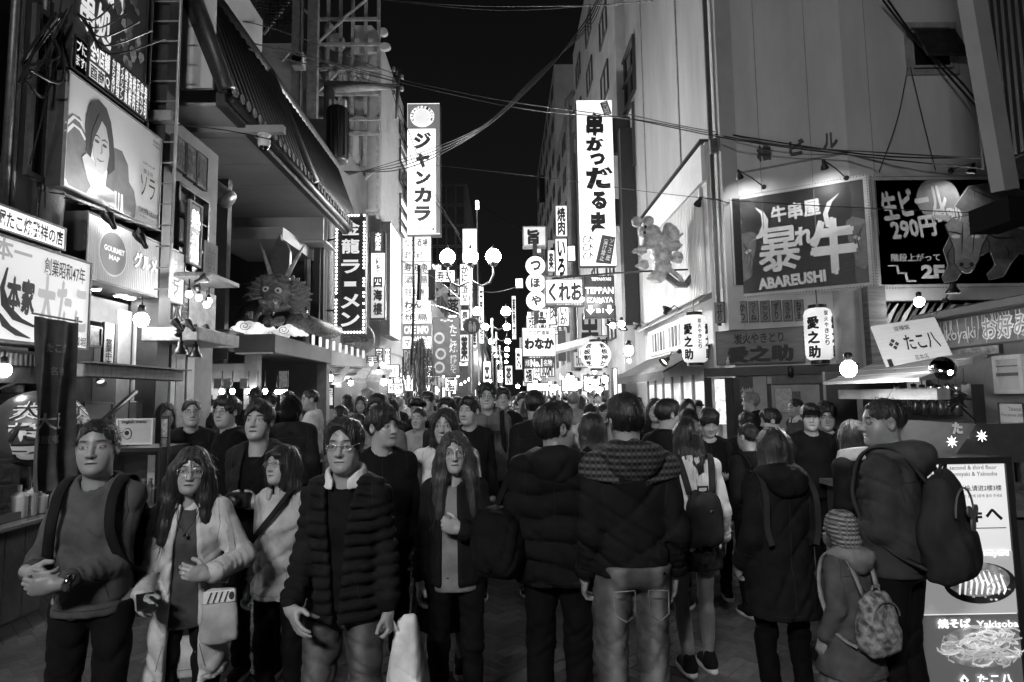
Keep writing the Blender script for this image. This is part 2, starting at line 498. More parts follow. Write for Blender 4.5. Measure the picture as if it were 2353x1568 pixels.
_HAIR = {}
def hair_geo(style, seed, h):
    key = (style, seed, h)
    if key in _HAIR: return _HAIR[key]
    lowz = {'long': -.43, 'longf': -.43, 'mid': -.3, 'bob': -.235}.get(style, -.17)
    P = grid((-.16, -.185, lowz), (.16, .15, .17), h)
    A = (np.abs(P[0]), P[1], P[2])
    ang = np.arctan2(P[0], P[1] + f32(.01))
    r = np.random.RandomState(seed + 3)
    ph = r.uniform(0, 6.28, 6)
    clump = (np.sin(ang * 13 + ph[0] + 18 * P[2]) + np.sin(ang * 29 + ph[1] - 25 * P[2]) * .7 + np.sin(ang * 47 + ph[2] + 14 * P[1]) * .5) * f32(.0016)
    clump = clump + rnoise(P, seed, 55, 3) * f32(.0032)
    if style in ('short', 'bowl', 'crop', 'curly', 'side'):
        vol = {'short': .016, 'bowl': .021, 'crop': .006, 'curly': .022, 'side': .017}[style]
        d = ell(A, (0, -.013, .034), (.076 + vol * .8, .097 + vol, .087 + vol))
        if style in ('short', 'curly', 'side', 'bowl'):
            d = smin(d, ell(P, (.012 * (1 if seed % 2 else -1), .03, .088), (.062, .062, .036)), .03)
        cut = ell(A, (0, .112, -.032), (.072, .074, {'bowl': .075, 'crop': .122}.get(style, .1)))
        if style == 'side': cut = np.minimum(cut, ell(P, (.012, .114, -.01), (.066, .07, .112)))
        d = smax(d, -cut, .012)
        side = {'bowl': -.035, 'crop': -.0}.get(style, -.028)
        low = (f32(side) + f32(.62) * (P[1] + f32(.0)) * (P[1] < .02) + f32(.25) * np.maximum(P[1], 0)) - P[2]
        d = smax(d, low, .014)
        ear = ell(A, (.09, -.008, -.012), (.024, .024, .036))
        d = smax(d, -ear, .008)
        d = d + clump * (2.3 if style == 'curly' else 1.15)
        if style == 'curly': d = d + rnoise(P, seed + 9, 130, 4) * f32(.006)
    else:
        bot = {'long': -.37, 'longf': -.37, 'mid': -.25, 'bob': -.175}[style]
        d = ell(A, (0, -.013, .03), (.089, .111, .1))
        tab = [(bot - .05, .11, .05, -.08), (bot, .12, .062, -.075), (-.2, .122, .085, -.055), (-.1, .108, .095, -.03), (0, .095, .104, -.014), (.05, .08, .098, -.01), (.11, .03, .05, -.01)]
        if style == 'bob': tab[0] = (bot - .05, .06, .06, -.04); tab[1] = (bot, .098, .082, -.035)
        d = smin(d, smax(prof(P, tab, 0, 2.0), P[2] - f32(.045), .05), .03)
        low = f32(bot) + rnoise(P, seed, 60, 2) * f32(.012) - P[2]
        d = smax(d, low, .02)
        op = ell(A, (0, .115, -.03), (.064, .082, .098))
        op = np.minimum(op, cap(A, (0, .1, -.06), (0, .14, -.5), .062, .085))
        op = smin(op, cap(A, (0, -.01, -.12), (0, .02, -.5), .05, .12), .02)
        d = smax(d, -op, .015)
        if style == 'longf':         # locks falling forward over the chest
            lk = smin(cap(A, (.078, .03, .0), (.086, .05, -.16), .034, .032), cap(A, (.086, .05, -.16), (.1, .085, -.36), .034, .024), .03)
            lk = smin(lk, cap(A, (.105, .0, -.06), (.125, .03, -.33), .03, .026), .04)
            d = smin(d, lk, .035)
        part = np.abs(P[0] - f32(.012)) + np.maximum(.06 - P[2], 0)
        d = d + f32(.006) * np.clip(1 - part / f32(.014), 0, 1)
        if seed % 3 == 1:
            d = smin(d, smax(ell(P, (.0, .07, .058), (.066, .034, .034)), -ell(P, (.02, .11, .03), (.05, .04, .04)), .01), .012)
        d = d + clump * 1.0
    _HAIR[key] = snet(d, P)
    return _HAIR[key]
def hat_geo(style, h):
    key = ('hat', style, h)
    if key in _HAIR: return _HAIR[key]
    P = grid((-.17, -.2, -.24), (.17, .24, .17), h); A = (np.abs(P[0]), P[1], P[2])
    if style == 'beanie':
        d = ell(A, (0, -.014, .04), (.09, .112, .102)); d = smax(d, f32(.03) - P[2] - f32(.35) * -P[1] * (P[1] < 0), .01)
        d = d - f32(.004) * (np.abs(P[2] - .045) < .02) + rnoise(P, 5, 60, 3) * f32(.003)
    elif style == 'cap':
        d = smax(ell(A, (0, -.014, .04), (.088, .108, .092)), f32(.036) - P[2], .006)
        d = smin(d, smax(ell(A, (0, .1, .05), (.075, .085, .06)), np.abs(P[2] - f32(.052) + f32(.22) * (P[1] - .1)) - f32(.0055), .004), .006)
        d = smax(d, f32(-.2) + 0 * P[2], .01)
    else:
        d = ell(A, (0, -.026, .026), (.104, .128, .124))
        d = smin(d, ell(A, (0, -.085, .085), (.05, .075, .06)), .05)
        d = smin(d, cap(A, (0, -.035, -.12), (0, -.05, -.24), .078, .12), .05)
        d = d + f32(.006) * np.clip(f32(1) - np.abs(P[0]) / f32(.006), 0, 1) - f32(.007) * (np.abs(P[1] - f32(.045)) < .012)
        d = smin(d, ell(P, (.0, -.12, -.06), (.085, .05, .05)), .03)
        d = smax(d, -ell(A, (0, .13, -.03), (.07, .11, .105)), .02)
        d = d + rnoise(P, 11, 22, 3) * f32(.008) + crease(P, 12, 26) * f32(.012)
    _HAIR[key] = snet(d, P)
    return _HAIR[key]

_HAND = {}
def hand_geo(curl, spread, h, thumb=0.5):
    """a left hand: wrist at the origin, fingers along +z, thumb side +x, palm towards +y"""
    key = (round(curl, 2), round(spread, 2), h, thumb)
    if key in _HAND: return _HAND[key]
    P = grid((-.062, -.045, -.04), (.085, .12, .2), h)
    d = cap(P, (0, 0, -.035), (0, 0, .012), .026, .026)
    d = smin(d, ell(P, (0, .001, .05), (.041, .0165, .052)), .02)
    d = smin(d, ell(P, (.026, .012, .034), (.017, .016, .032)), .012)
    for i, (x, L) in enumerate(((.029, .07), (.0095, .078), (-.0105, .073), (-.0285, .056))):
        a = [curl * (.85 + .1 * i), curl * (1.25 + .05 * i), curl * .9]
        p = np.array([x, 0.0, .088 - .004 * abs(i - 1)]); w = 0.0; rr = .0098 - .0007 * (i == 3)
        fd = None
        for k, q in enumerate((.46, .3, .24)):
            w += a[k]
            n = p + L * q * np.array([spread * (x / .03) * .3 * math.cos(w), math.sin(w), math.cos(w)])
            c = cap(P, p, n, rr, rr - .0009); rr -= .0009
            fd = c if fd is None else smin(fd, c, .004)
            p = n
        d = smin(d, fd, .006)
    p0, p1 = (.03, .012, .03), (.052 + .01 * spread, .02 + .02 * thumb, .056)
    p2 = (p1[0] + .008 * (1 - thumb), p1[1] + .024 * thumb, p1[2] + .032 - .008 * thumb)
    d = smin(d, smin(cap(P, p0, p1, .0145, .0118), cap(P, p1, p2, .0116, .0098), .004), .01)
    _HAND[key] = snet(d, P)
    return _HAND[key]

TORSO = {
    'm': [(.70, .148, .112, 0), (.95, .146, .11, 0), (1.08, .142, .106, 0), (1.22, .148, .11, 0), (1.32, .138, .102, -.008), (1.40, .1, .078, -.018), (1.455, .06, .06, -.022), (1.52, .03, .03, -.025)],
    'w': [(.70, .148, .112, 0), (.93, .146, .11, 0), (1.07, .126, .096, 0), (1.21, .132, .114, .006), (1.30, .122, .094, -.004), (1.39, .088, .072, -.016), (1.445, .05, .053, -.02), (1.52, .025, .028, -.022)]}
def ik(S, W, l1, l2, hint):
    S, W = np.array(S, float), np.array(W, float)
    v = W - S; D = np.linalg.norm(v)
    if D > (l1 + l2) * .995:
        W = S + v / D * (l1 + l2) * .995; v = W - S; D = np.linalg.norm(v)
    v = v / D
    a = (l1 * l1 - l2 * l2 + D * D) / (2 * D)
    hh = math.sqrt(max(l1 * l1 - a * a, 0))
    hv = np.array(hint, float); hv = hv - v * hv.dot(v); hv /= np.linalg.norm(hv) + 1e-9
    return S + v * a + hv * hh, W
def unit(v):
    v = np.array(v, float); return v / (np.linalg.norm(v) + 1e-12)

def skin_mat(tone):
    key = ('skin', tone)
    if key in MATS: return MATS[key]
    m = bpy.data.materials.new('skin_%d' % len(MATS)); m.use_nodes = True
    n, l = m.node_tree.nodes, m.node_tree.links
    b = n['Principled BSDF']; b.inputs['Roughness'].default_value = .42
    b.inputs['Subsurface Weight'].default_value = .12; b.inputs['Subsurface Scale'].default_value = .012
    at = n.new('ShaderNodeAttribute'); at.attribute_name = 'tone'
    nz = n.new('ShaderNodeTexNoise'); nz.inputs['Scale'].default_value = 45
    t = n.new('ShaderNodeTexCoord'); l.new(t.outputs['Object'], nz.inputs['Vector'])
    r = n.new('ShaderNodeMapRange'); r.inputs[3].default_value = tone * .86; r.inputs[4].default_value = tone * 1.14
    mu = n.new('ShaderNodeMath'); mu.operation = 'MULTIPLY'
    l.new(nz.outputs[0], r.inputs[0]); l.new(r.outputs[0], mu.inputs[0]); l.new(at.outputs['Fac'], mu.inputs[1])
    l.new(mu.outputs[0], b.inputs['Base Color'])
    MATS[key] = m
    return m
def cloth(tone, pattern=None):
    """woven cloth; 'denim' has worn lighter patches, 'print' an all-over print, 'knit' bands of a woven yoke"""
    key = ('cloth', tone, pattern)
    if key in MATS: return MATS[key]
    m = bpy.data.materials.new('cloth_%d' % len(MATS)); m.use_nodes = True
    n, l = m.node_tree.nodes, m.node_tree.links
    b = n['Principled BSDF']; b.inputs['Roughness'].default_value = .85
    b.inputs['Specular IOR Level'].default_value = .1
    t = n.new('ShaderNodeTexCoord')
    big = n.new('ShaderNodeTexNoise'); big.inputs['Scale'].default_value = {'denim': 14, 'print': 22}.get(pattern, 9); big.inputs['Detail'].default_value = 5
    l.new(t.outputs['Object'], big.inputs['Vector'])
    r = n.new('ShaderNodeMapRange'); r.inputs[1].default_value = .35; r.inputs[2].default_value = .65
    k = {'denim': .28, 'print': .7}.get(pattern, .22)
    r.inputs[3].default_value = tone * (1 - k); r.inputs[4].default_value = min(.9, tone * (1 + k))
    l.new(big.outputs[0], r.inputs[0])
    col = r.outputs[0]
    if pattern == 'knit':
        sx = n.new('ShaderNodeSeparateXYZ'); l.new(t.outputs['Object'], sx.inputs[0])
        w1 = n.new('ShaderNodeMath'); w1.operation = 'MULTIPLY'; w1.inputs[1].default_value = 210; l.new(sx.outputs['Z'], w1.inputs[0])
        s1 = n.new('ShaderNodeMath'); s1.operation = 'SINE'; l.new(w1.outputs[0], s1.inputs[0])
        w2 = n.new('ShaderNodeMath'); w2.operation = 'MULTIPLY'; w2.inputs[1].default_value = 260; l.new(sx.outputs['X'], w2.inputs[0])
        s2 = n.new('ShaderNodeMath'); s2.operation = 'SINE'; l.new(w2.outputs[0], s2.inputs[0])
        mm = n.new('ShaderNodeMath'); mm.operation = 'MULTIPLY'; l.new(s1.outputs[0], mm.inputs[0]); l.new(s2.outputs[0], mm.inputs[1])
        ad = n.new('ShaderNodeMath'); ad.operation = 'ADD'; l.new(mm.outputs[0], ad.inputs[0]); l.new(s1.outputs[0], ad.inputs[1])
        rr = n.new('ShaderNodeMapRange'); rr.inputs[1].default_value = -.6; rr.inputs[2].default_value = .9
        rr.inputs[3].default_value = tone * .3; rr.inputs[4].default_value = tone * 1.5
        l.new(ad.outputs[0], rr.inputs[0]); col = rr.outputs[0]
    if pattern == 'denim':               # thighs and seat worn pale
        sx = n.new('ShaderNodeSeparateXYZ'); l.new(t.outputs['Object'], sx.inputs[0])
        ab = n.new('ShaderNodeMath'); ab.operation = 'ABSOLUTE'; l.new(sx.outputs['X'], ab.inputs[0])
        pg = n.new('ShaderNodeMath'); pg.operation = 'PINGPONG'; pg.inputs[1].default_value = .095; l.new(ab.outputs[0], pg.inputs[0])
        mr = n.new('ShaderNodeMapRange'); mr.interpolation_type = 'SMOOTHSTEP'; mr.inputs[1].default_value = .04; mr.inputs[2].default_value = .095; mr.inputs[3].default_value = .62; mr.inputs[4].default_value = 1.5
        l.new(pg.outputs[0], mr.inputs[0])
        mz = n.new('ShaderNodeMath'); mz.operation = 'MULTIPLY'; l.new(col, mz.inputs[0]); l.new(mr.outputs[0], mz.inputs[1]); col = mz.outputs[0]
    l.new(col, b.inputs['Base Color'])
    fine = n.new('ShaderNodeTexNoise'); fine.inputs['Scale'].default_value = 190; fine.inputs['Detail'].default_value = 2
    l.new(t.outputs['Object'], fine.inputs['Vector'])
    bp = n.new('ShaderNodeBump'); bp.inputs['Strength'].default_value = .35; bp.inputs['Distance'].default_value = .006
    l.new(fine.outputs[0], bp.inputs['Height']); l.new(bp.outputs[0], b.inputs['Normal'])
    MATS[key] = m
    return m
def hair_mat(tone):
    return M(tone, .42, .5, 40, .5, 0, (1, 1, .12), .5, 120)

def rotm(yaw, pitch, roll):
    return np.array((Matrix.Rotation(yaw, 3, 'Z') @ Matrix.Rotation(pitch, 3, 'X') @ Matrix.Rotation(roll, 3, 'Y')))

def person(label, px, top, Y, face=180.0, sex='m', hair='short', look=(0, 0), tilt=0, seed=0, H=None, skin=.33, hairtone=.012,
           coat=None, inner=None, legs=None, wl=None, wr=None, el=None, er=None, hl=None, hr=None, stride=.0, glasses=None, hat=None, hattone=.02, mouth=0.0,
           wide=1.0, fine=1, group=None, boxy=False, bare=False, shoes=.02, skirt=None, hood=None, collar=None, seedhair=None, detail=True, collect=None):
    """px, top: where the crown stands in the picture; Y: metres down the street. face: heading in degrees (0 = walking away, 180 = towards us)."""
    top_p = atY(px, top, Y)
    Hh = top_p.z if H is None else H
    S = Hh / 1.715
    hb = (.0105 if fine == 1 else .018 if fine == 2 else .026) / S
    hh = (.0023 if fine == 1 else .0055 if fine == 2 else .009)
    if sex == 'w': shx = .127
    else: shx = .146
    shx *= wide
    sh = {s: (s * shx, -.014, 1.358) for s in (-1, 1)}
    W = {1: wr or (.19 * wide + .01, .04, .85), -1: wl or (-.19 * wide - .01, .04, .85)}
    E = {}
    for s in (-1, 1):
        hint = (er if s > 0 else el) or (s * .16, -.9, -.25)
        E[s], W[s] = ik(sh[s], W[s], .285, .25, hint)
    st = stride
    hip = {s: (s * .088, 0, .9) for s in (-1, 1)}
    knee = {s: (s * .098, .03 + s * st * .45, .49) for s in (-1, 1)}
    ank = {s: (s * .1, -.02 + s * st * (1.0 if s * st > 0 else 1.2), .085 + (.05 if s * st < 0 else 0)) for s in (-1, 1)}
    R = rotm(look[0], look[1], tilt)
    HS = 1.0 if sex == 'm' else .98
    hc = np.array((0, .026, 1.583))
    # --- body: one mesh of head, neck, trunk, limbs and hands
    vs, fs, ts = [], [], []
    def addgeo(v, f, t=None):
        o = sum(len(q) for q in vs)
        vs.append(v.astype(f32)); fs.append(f + o); ts.append(np.ones(len(v), f32) if t is None else t)
    hv, hf, ht = head_geo(sex, seed % 7, hh, mouth)
    R = R * HS
    addgeo(hv @ R.T.astype(f32) + hc.astype(f32), hf, ht)
    hbc = hb * 1.5 if not bare else hb
    P = grid((-.5, -.42, .0), (.5, .5, 1.52), hbc)
    d = prof(P, TORSO[sex], -.016)
    d = smax(d, f32(.84) - P[2], .02)
    for s in (-1, 1):
        q = smin(cap(P, (s * .04, -.01, 1.41), sh[s], .035, .042), cap(P, sh[s], E[s], .042, .034), .03)
        d = smin(d, smin(q, cap(P, E[s], W[s], .034, .024), .02), .03)
        lg = smin(cap(P, hip[s], knee[s], .078, .05), cap(P, knee[s], ank[s], .05, .034), .02)
        if bare: lg = smin(lg, cap(P, (knee[s][0], knee[s][1] - .025, .38), (ank[s][0], ank[s][1] - .01, .2), .045, .03), .04)
        lg = smin(lg, cap(P, (ank[s][0], ank[s][1], .05), (ank[s][0] * 1.1, ank[s][1] + .13, .035), .034, .026), .02)
        d = smin(d, lg, .03)
    addgeo(*snet(d, P))
    for s in (-1, 1):
        spec = (hr if s > 0 else hl) or {}
        if spec.get('skip'): continue
        zd = unit(spec.get('dir', W[s] - E[s])); xd = np.array(spec.get('thumb', (0, 1, .1)), float)
        xd = unit(xd - zd * xd.dot(zd)); yd = np.cross(zd, xd)
        B = np.stack([xd, yd * (1 if s < 0 else -1), zd], 1)
        gv, gf = hand_geo(spec.get('curl', .45), spec.get('spread', .2), .0048 if fine == 1 else .008, spec.get('thumbin', .5))
        addgeo((gv @ B.T.astype(f32)) + np.array(W[s], f32), gf if s < 0 else gf[:, ::-1])
    me = mesh_np('person', np.concatenate(vs), np.concatenate(fs), True)
    at = me.attributes.new('tone', 'FLOAT', 'POINT'); at.data.foreach_set('value', np.clip(np.concatenate(ts), .02, 1.3))
    root = ob('person', me, skin_mat(skin))
    tag(root, label, 'person', group)
    yaw = math.radians(face)
    d_ = ray(px, top)
    fwd = Vector((-math.sin(yaw), math.cos(yaw), 0))
    base = top_p - fwd * .028 * S
    root.matrix_world = Matrix.Translation((base.x, base.y, 0)) @ Matrix.Rotation(yaw, 4, 'Z') @ Matrix.Diagonal((S, S, S, 1))
    def part(name, v, f, m, lab=None):
        return ob(name, mesh_np(name, v, f, True), m, root, lab)
    # --- hair and hats
    if hat != 'hood' or True:
        if hair:
            sd = seed if seedhair is None else seedhair
            g = hair_geo(hair, sd, .0052 if fine == 1 else .008 if fine == 2 else .012)
            if fine < 3 and not hat:
                sv, sf = strands(g[0], g[1], hair, sd, 900 if fine == 1 else 380); g = (np.concatenate([g[0], sv]), np.concatenate([g[1], sf + len(g[0])]))
            part('hair', g[0] @ R.T.astype(f32) + hc.astype(f32), g[1], hair_mat(hairtone))
    if hat:
        g = hat_geo(hat, .006 if fine == 1 else .009)
        part({'beanie': 'beanie', 'cap': 'cap', 'hood': 'hood'}[hat], g[0] @ R.T.astype(f32) + hc.astype(f32), g[1], cloth(hattone, 'knit' if hat == 'hood' and hattone > .1 else None))
    # --- clothes
    def upper(spec, arms=True, off0=0.0):
        tone = spec.get('t', .02); off = spec.get('off', .014) + off0; hem = spec.get('hem', .84); puff = spec.get('puff', 0)
        flare = spec.get('flare', 0.0)
        P = grid((-.56, -.48, hem - .03), (.56, .56, 1.56), hb)
        tab = [list(q) for q in TORSO[sex]]
        wmin = .14 if sex == 'm' else .13
        tab = [[z, max(a, wmin) * wide if z < 1.35 else a, max(b, .106) if z < 1.25 else b, c] for z, a, b, c in tab]
        if hem < .8: tab = [[hem - .05, .17 + flare, .13 + flare, 0]] + [q for q in tab if q[0] > .9]
        elif flare: tab[0][1] += flare; tab[1][1] += flare * .7; tab[0][2] += flare
        d = prof(P, tab, off, 2.4)
        for s in (-1, 1):
            d = smin(d, cap(P, (s * .03, -.02, 1.418), sh[s], .04 + off * .5, .044 + off), .05)
        ridge = 0
        if puff:
            q = np.abs(np.sin((P[2] + f32(.03) * P[0] * (1 if seed % 2 else -1)) * f32(math.pi / puff) + rnoise(P, seed, 14, 3) * f32(.8)))
            d = d + f32(.016) - q ** f32(.5) * f32(.03)
        if arms:
            for s in (-1, 1):
                ua, h1 = cap(P, sh[s], E[s], .044 + off, .037 + off * .9, True)
                wdir = unit(np.array(W[s]) - np.array(E[s]))
                fa, h2 = cap(P, E[s], np.array(W[s]) - wdir * .035, .037 + off * .9, .031 + off * .8, True)
                if puff:
                    ua = ua + f32(.012) - np.abs(np.sin(h1 * f32(.285 * math.pi / puff))) ** f32(.5) * f32(.024)
                    fa = fa + f32(.012) - np.abs(np.sin(h2 * f32(.22 * math.pi / puff))) ** f32(.5) * f32(.024)
                else:
                    fa = fa + np.sin(h2 * f32(38) + f32(s) + rnoise(P, seed + 5, 22, 2) * 2) * f32(.0035)
                d = smin(d, smin(ua, fa, .03), .022)
        fr = spec.get('fold', .006)
        d = d + rnoise(P, seed + 17, 20, 4, (1, 1, .6)) * f32(fr * .8) + crease(P, seed + 31, 17) * f32(fr * 1.5) + crease(P, seed + 77, 33) * f32(fr * .75)
        d = smax(d, f32(hem) - P[2] + rnoise(P, seed + 3, 14, 2) * f32(.006), .012)
        op = spec.get('open')
        if op:                       # (half width at the collar, at the hem)
            w = np.interp(P[2].ravel(), [hem, 1.2, 1.42, 1.5], [op[1], (op[0] + op[1]) / 2, op[0], op[0] * 1.6]).astype(f32)[None, None, :]
            sl = np.maximum(np.abs(P[0] - f32(op[2] if len(op) > 2 else 0)) - w, f32(.035) - P[1])
            d = smax(d, -sl, .012)
            d = np.where(P[1] > .0, d - f32(.004) * (sl < .03), d)
        d = smax(d, P[2] - f32(1.458) + f32(.12) * P[1], .012)
        nk = spec.get('neck', .066)
        d = smax(d, -cap(P, (0, .012, 1.43), (0, .07, 1.6), nk, nk + .03), .008)
        if spec.get('rib'):
            d = d + f32(.006) * (np.abs(P[2] - f32(hem + .055)) < .006)
        v, f = snet(d, P)
        return v, f, cloth(tone, spec.get('pat'))
    if inner: part('shirt', *upper(dict(dict(off=.0), **inner) if coat else inner, arms=coat is None or inner.get('arms', False)))
    if coat:
        cm_ = upper(dict(dict(off=.024 if inner else .014), **coat))
        part(coat.get('name', 'jacket'), *cm_)
        if fine < 3:                 # seams, zip and pockets laid onto the cloth
            bv = BVHTree.FromPolygons(cm_[0].tolist(), cm_[1].tolist())
            hm = coat.get('hem', .84); sm = MB()
            def seam(pts, sd, r=.0026, n=14):
                run = []
                for i in range(len(pts) - 1):
                    for k in range(n + (i == len(pts) - 2)):
                        x, z = pts[i][0] + (pts[i + 1][0] - pts[i][0]) * k / n, pts[i][1] + (pts[i + 1][1] - pts[i][1]) * k / n
                        h_ = bv.ray_cast(Vector((x, sd * .5, z)), Vector((0, -sd, 0)))[0]
                        if h_ is not None: run.append(h_)
                if len(run) > 2: sm.tube(run, r, 4)
            if not coat.get('open') and seed % 3 != 1: seam([(0, 1.40), (.004, hm + .02)], 1, .0035)
            seam([(0, 1.3), (-.003, hm + .02)], -1) if seed % 2 else seam([(-.15, 1.3), (0, 1.315), (.15, 1.3)], -1)
            for s in (-1, 1):
                seam([(s * .085, hm + .2), (s * .115, hm + .08)], 1); seam([(s * .14, 1.42), (s * .155, 1.3), (s * .14, 1.2)], 1, .002); seam([(s * .14, 1.42), (s * .155, 1.3), (s * .14, 1.2)], -1, .002)
            seam([(-.13, hm + .035), (.13, hm + .035)], 1, .002); seam([(-.13, hm + .035), (.13, hm + .035)], -1, .002)
            if sm.v: sm.build('seam', cloth(coat.get('t', .02) * (.45 if coat.get('t', .02) > .03 else 2.2)), root)
            for s in (-1, 1):
                wd_ = unit(np.array(W[s]) - np.array(E[s])); c_ = np.array(W[s]) - wd_ * .03; ro = .031 + coat.get('off', .02) * .8
                cf = MB(); cf.tube([c_ - wd_ * .035, c_ - wd_ * .03, c_ + wd_ * .004, c_ + wd_ * .008], [ro * .98, ro * 1.05, ro * 1.05, ro * .96], 12); cf.build('cuff', cloth(coat.get('t', .02) * .85), root, True)
        if coat.get('hood'):
            P = grid((-.24, -.3, 1.16), (.24, .16, 1.56), hb)
            d = smax(ell(P, (0, -.045, 1.435), (.155, .15, .07)), -ell(P, (0, .05, 1.5), (.088, .13, .1)), .02)
            d = smin(d, ell(P, (0, -.13, 1.385), (.108, .055, .082)), .06)
            d = smax(d, -cap(P, (0, 0, 1.42), (0, .03, 1.62), .07, .085), .02)
            d = d + crease(P, seed + 73, 24) * f32(.014) + rnoise(P, seed + 71, 24, 4) * f32(.009) + rnoise(P, seed + 72, 55, 3) * f32(.004)
            part('hood', *snet(d, P), cloth(coat.get('ht', coat.get('t', .02)), coat.get('hpat')))
    if collar:                       # a shirt or puffer collar standing round the neck
        P = grid((-.17, -.17, 1.34), (.17, .19, 1.56), min(hb, .009))
        rr = np.sqrt((P[0] / f32(1.0)) ** 2 + (P[1] + f32(.005)) ** 2)
        cr = collar.get('r', .075)
        d = np.abs(rr - f32(cr) - (f32(1.5) - P[2]) * f32(.25)) - f32(collar.get('th', .012))
        d = smax(d, np.abs(P[2] - f32(1.445) + f32(.22) * P[1]) - f32(collar.get('h', .045)), .012)
        d = smax(d, -(np.maximum(np.abs(P[0]) - (f32(1.53) - P[2]) * f32(-.0) - f32(collar.get('gap', .02)) - np.maximum(P[2] - f32(1.43), 0) * f32(.9), f32(.0) - P[1])), .008)
        part('collar', *snet(d, P), cloth(collar.get('t', .6)))
    if skirt:
        P = grid((-.34, -.32, skirt['hem'] - .03), (.34, .32, 1.06), hb)
        d = prof(P, [(skirt['hem'] - .05, .185 + skirt.get('flare', .03), .15 + skirt.get('flare', .03), 0), (.9, .175, .135, 0), (1.1, .15, .11, 0)])
        ang = np.arctan2(P[0], P[1])
        d = d + np.sin(ang * f32(17) + seed) * f32(.006) * np.clip(f32(1.05) - P[2], 0, .4) * f32(2.5)
        d = smax(d, f32(skirt['hem']) - P[2], .008)
        part('skirt', *snet(d, P), cloth(skirt['t'], skirt.get('pat')))
    if legs:
        lo = legs.get('hem', .07)
        P = grid((-.3, -.42, lo - .03), (.3, .46, 1.03), hb)
        o = legs.get('off', .012)
        d = ell(P, (0, -.005, .93), (.152 * (wide * .5 + .5) + o * .5, .115 + o, .13))
        for s in (-1, 1):
            t1, h1 = cap(P, hip[s], knee[s], .078 + o, .055 + o, True)
            t2, h2 = cap(P, knee[s], ank[s], .055 + o, .042 + o * 1.2, True)
            cr = crease(P, seed + 4, 42) * f32(.011) * np.exp(-((P[2] - f32(.5)) / f32(.16)) ** 2)
            cr = cr + crease(P, seed + 6, 40) * f32(.013) * np.exp(-((P[2] - f32(.16)) / f32(.13)) ** 2)
            d = smin(d, smin(t1, t2, .03) + cr, .03)
        d = smin(d, ell(P, (.06, -.075, .92), (.085, .07, .1)), .04); d = smin(d, ell(P, (-.06, -.075, .92), (.085, .07, .1)), .04)
        d = d + rnoise(P, seed + 41, 26, 4) * f32(.003) + crease(P, seed + 43, 20) * f32(.010) + crease(P, seed + 47, 38) * f32(.006)
        d = smax(d, f32(lo) - P[2], .01); d = smax(d, P[2] - f32(max(.8, min(1.0, (coat or inner or {}).get('hem', .95) + .05))), .01)
        part('trousers' if not legs.get('short') else 'shorts', *snet(d, P), cloth(legs.get('t', .012), legs.get('pat')))
    if fine <= 2 and shoes is not None:
        for s in (-1, 1):
            a = ank[s]; z0 = a[2] - .085
            P = grid((-.07, -.12, -.02), (.07, .22, .13), .009)
            d = smin(cap(P, (0, -.035, .045), (0, .12, .03), .044, .038), cap(P, (0, -.02, .06), (0, -.02, .1), .042, .04), .03)
            d = smax(d, -P[2] + f32(.0), .006)
            sole = smax(ell(P, (0, .045, .01), (.05, .145, .022)), -P[2], .004)
            v, f = snet(d, P); v2, f2 = snet(sole - f32(.004), P)
            c = np.array([a[0], a[1], z0], f32)
            so = part('shoe', v + c, f, cloth(shoes))
            ob('sole', mesh_np('sole', v2 + c, f2, True), cloth(.55), so)
    if glasses:
        mb = MB()
        rr, sq = glasses.get('r', .024), glasses.get('sq', .85)
        for s in (-1, 1):
            c = np.array((s * .034, .0985, .000))
            pts = [R @ (c + np.array((rr * math.cos(w), -.004 * abs(math.cos(w)) * (s * math.cos(w) > 0) * 2, rr * sq * math.sin(w)))) + hc for w in [2 * math.pi * k / 20 for k in range(21)]]
            mb.tube(pts, glasses.get('th', .0016), 5, False)
            mb.tube([R @ np.array((s * (.034 + rr), .09, .006)) + hc, R @ np.array((s * .076, .05, .012)) + hc, R @ np.array((s * .083, -.02, .008)) + hc], .0016, 5)
        mb.tube([R @ np.array((-.011, .1, .004)) + hc, R @ np.array((0, .103, .007)) + hc, R @ np.array((.011, .1, .004)) + hc], .0015, 5)
        o = mb.build('glasses', M(glasses.get('t', .5), .25, .1, 20, 0, .8), root, True)
        mb = MB()
        for s in (-1, 1):
            mb.add([R @ (np.array((s * .034, .0965, 0)) + np.array((rr * math.cos(w), 0, rr * sq * math.sin(w)))) + hc for w in [2 * math.pi * k / 16 for k in range(16)]], [tuple(range(16))])
        mb.build('lens', glass(.95, .02), o)
    root['_dummy'] = 1
    del root['_dummy']
    return root
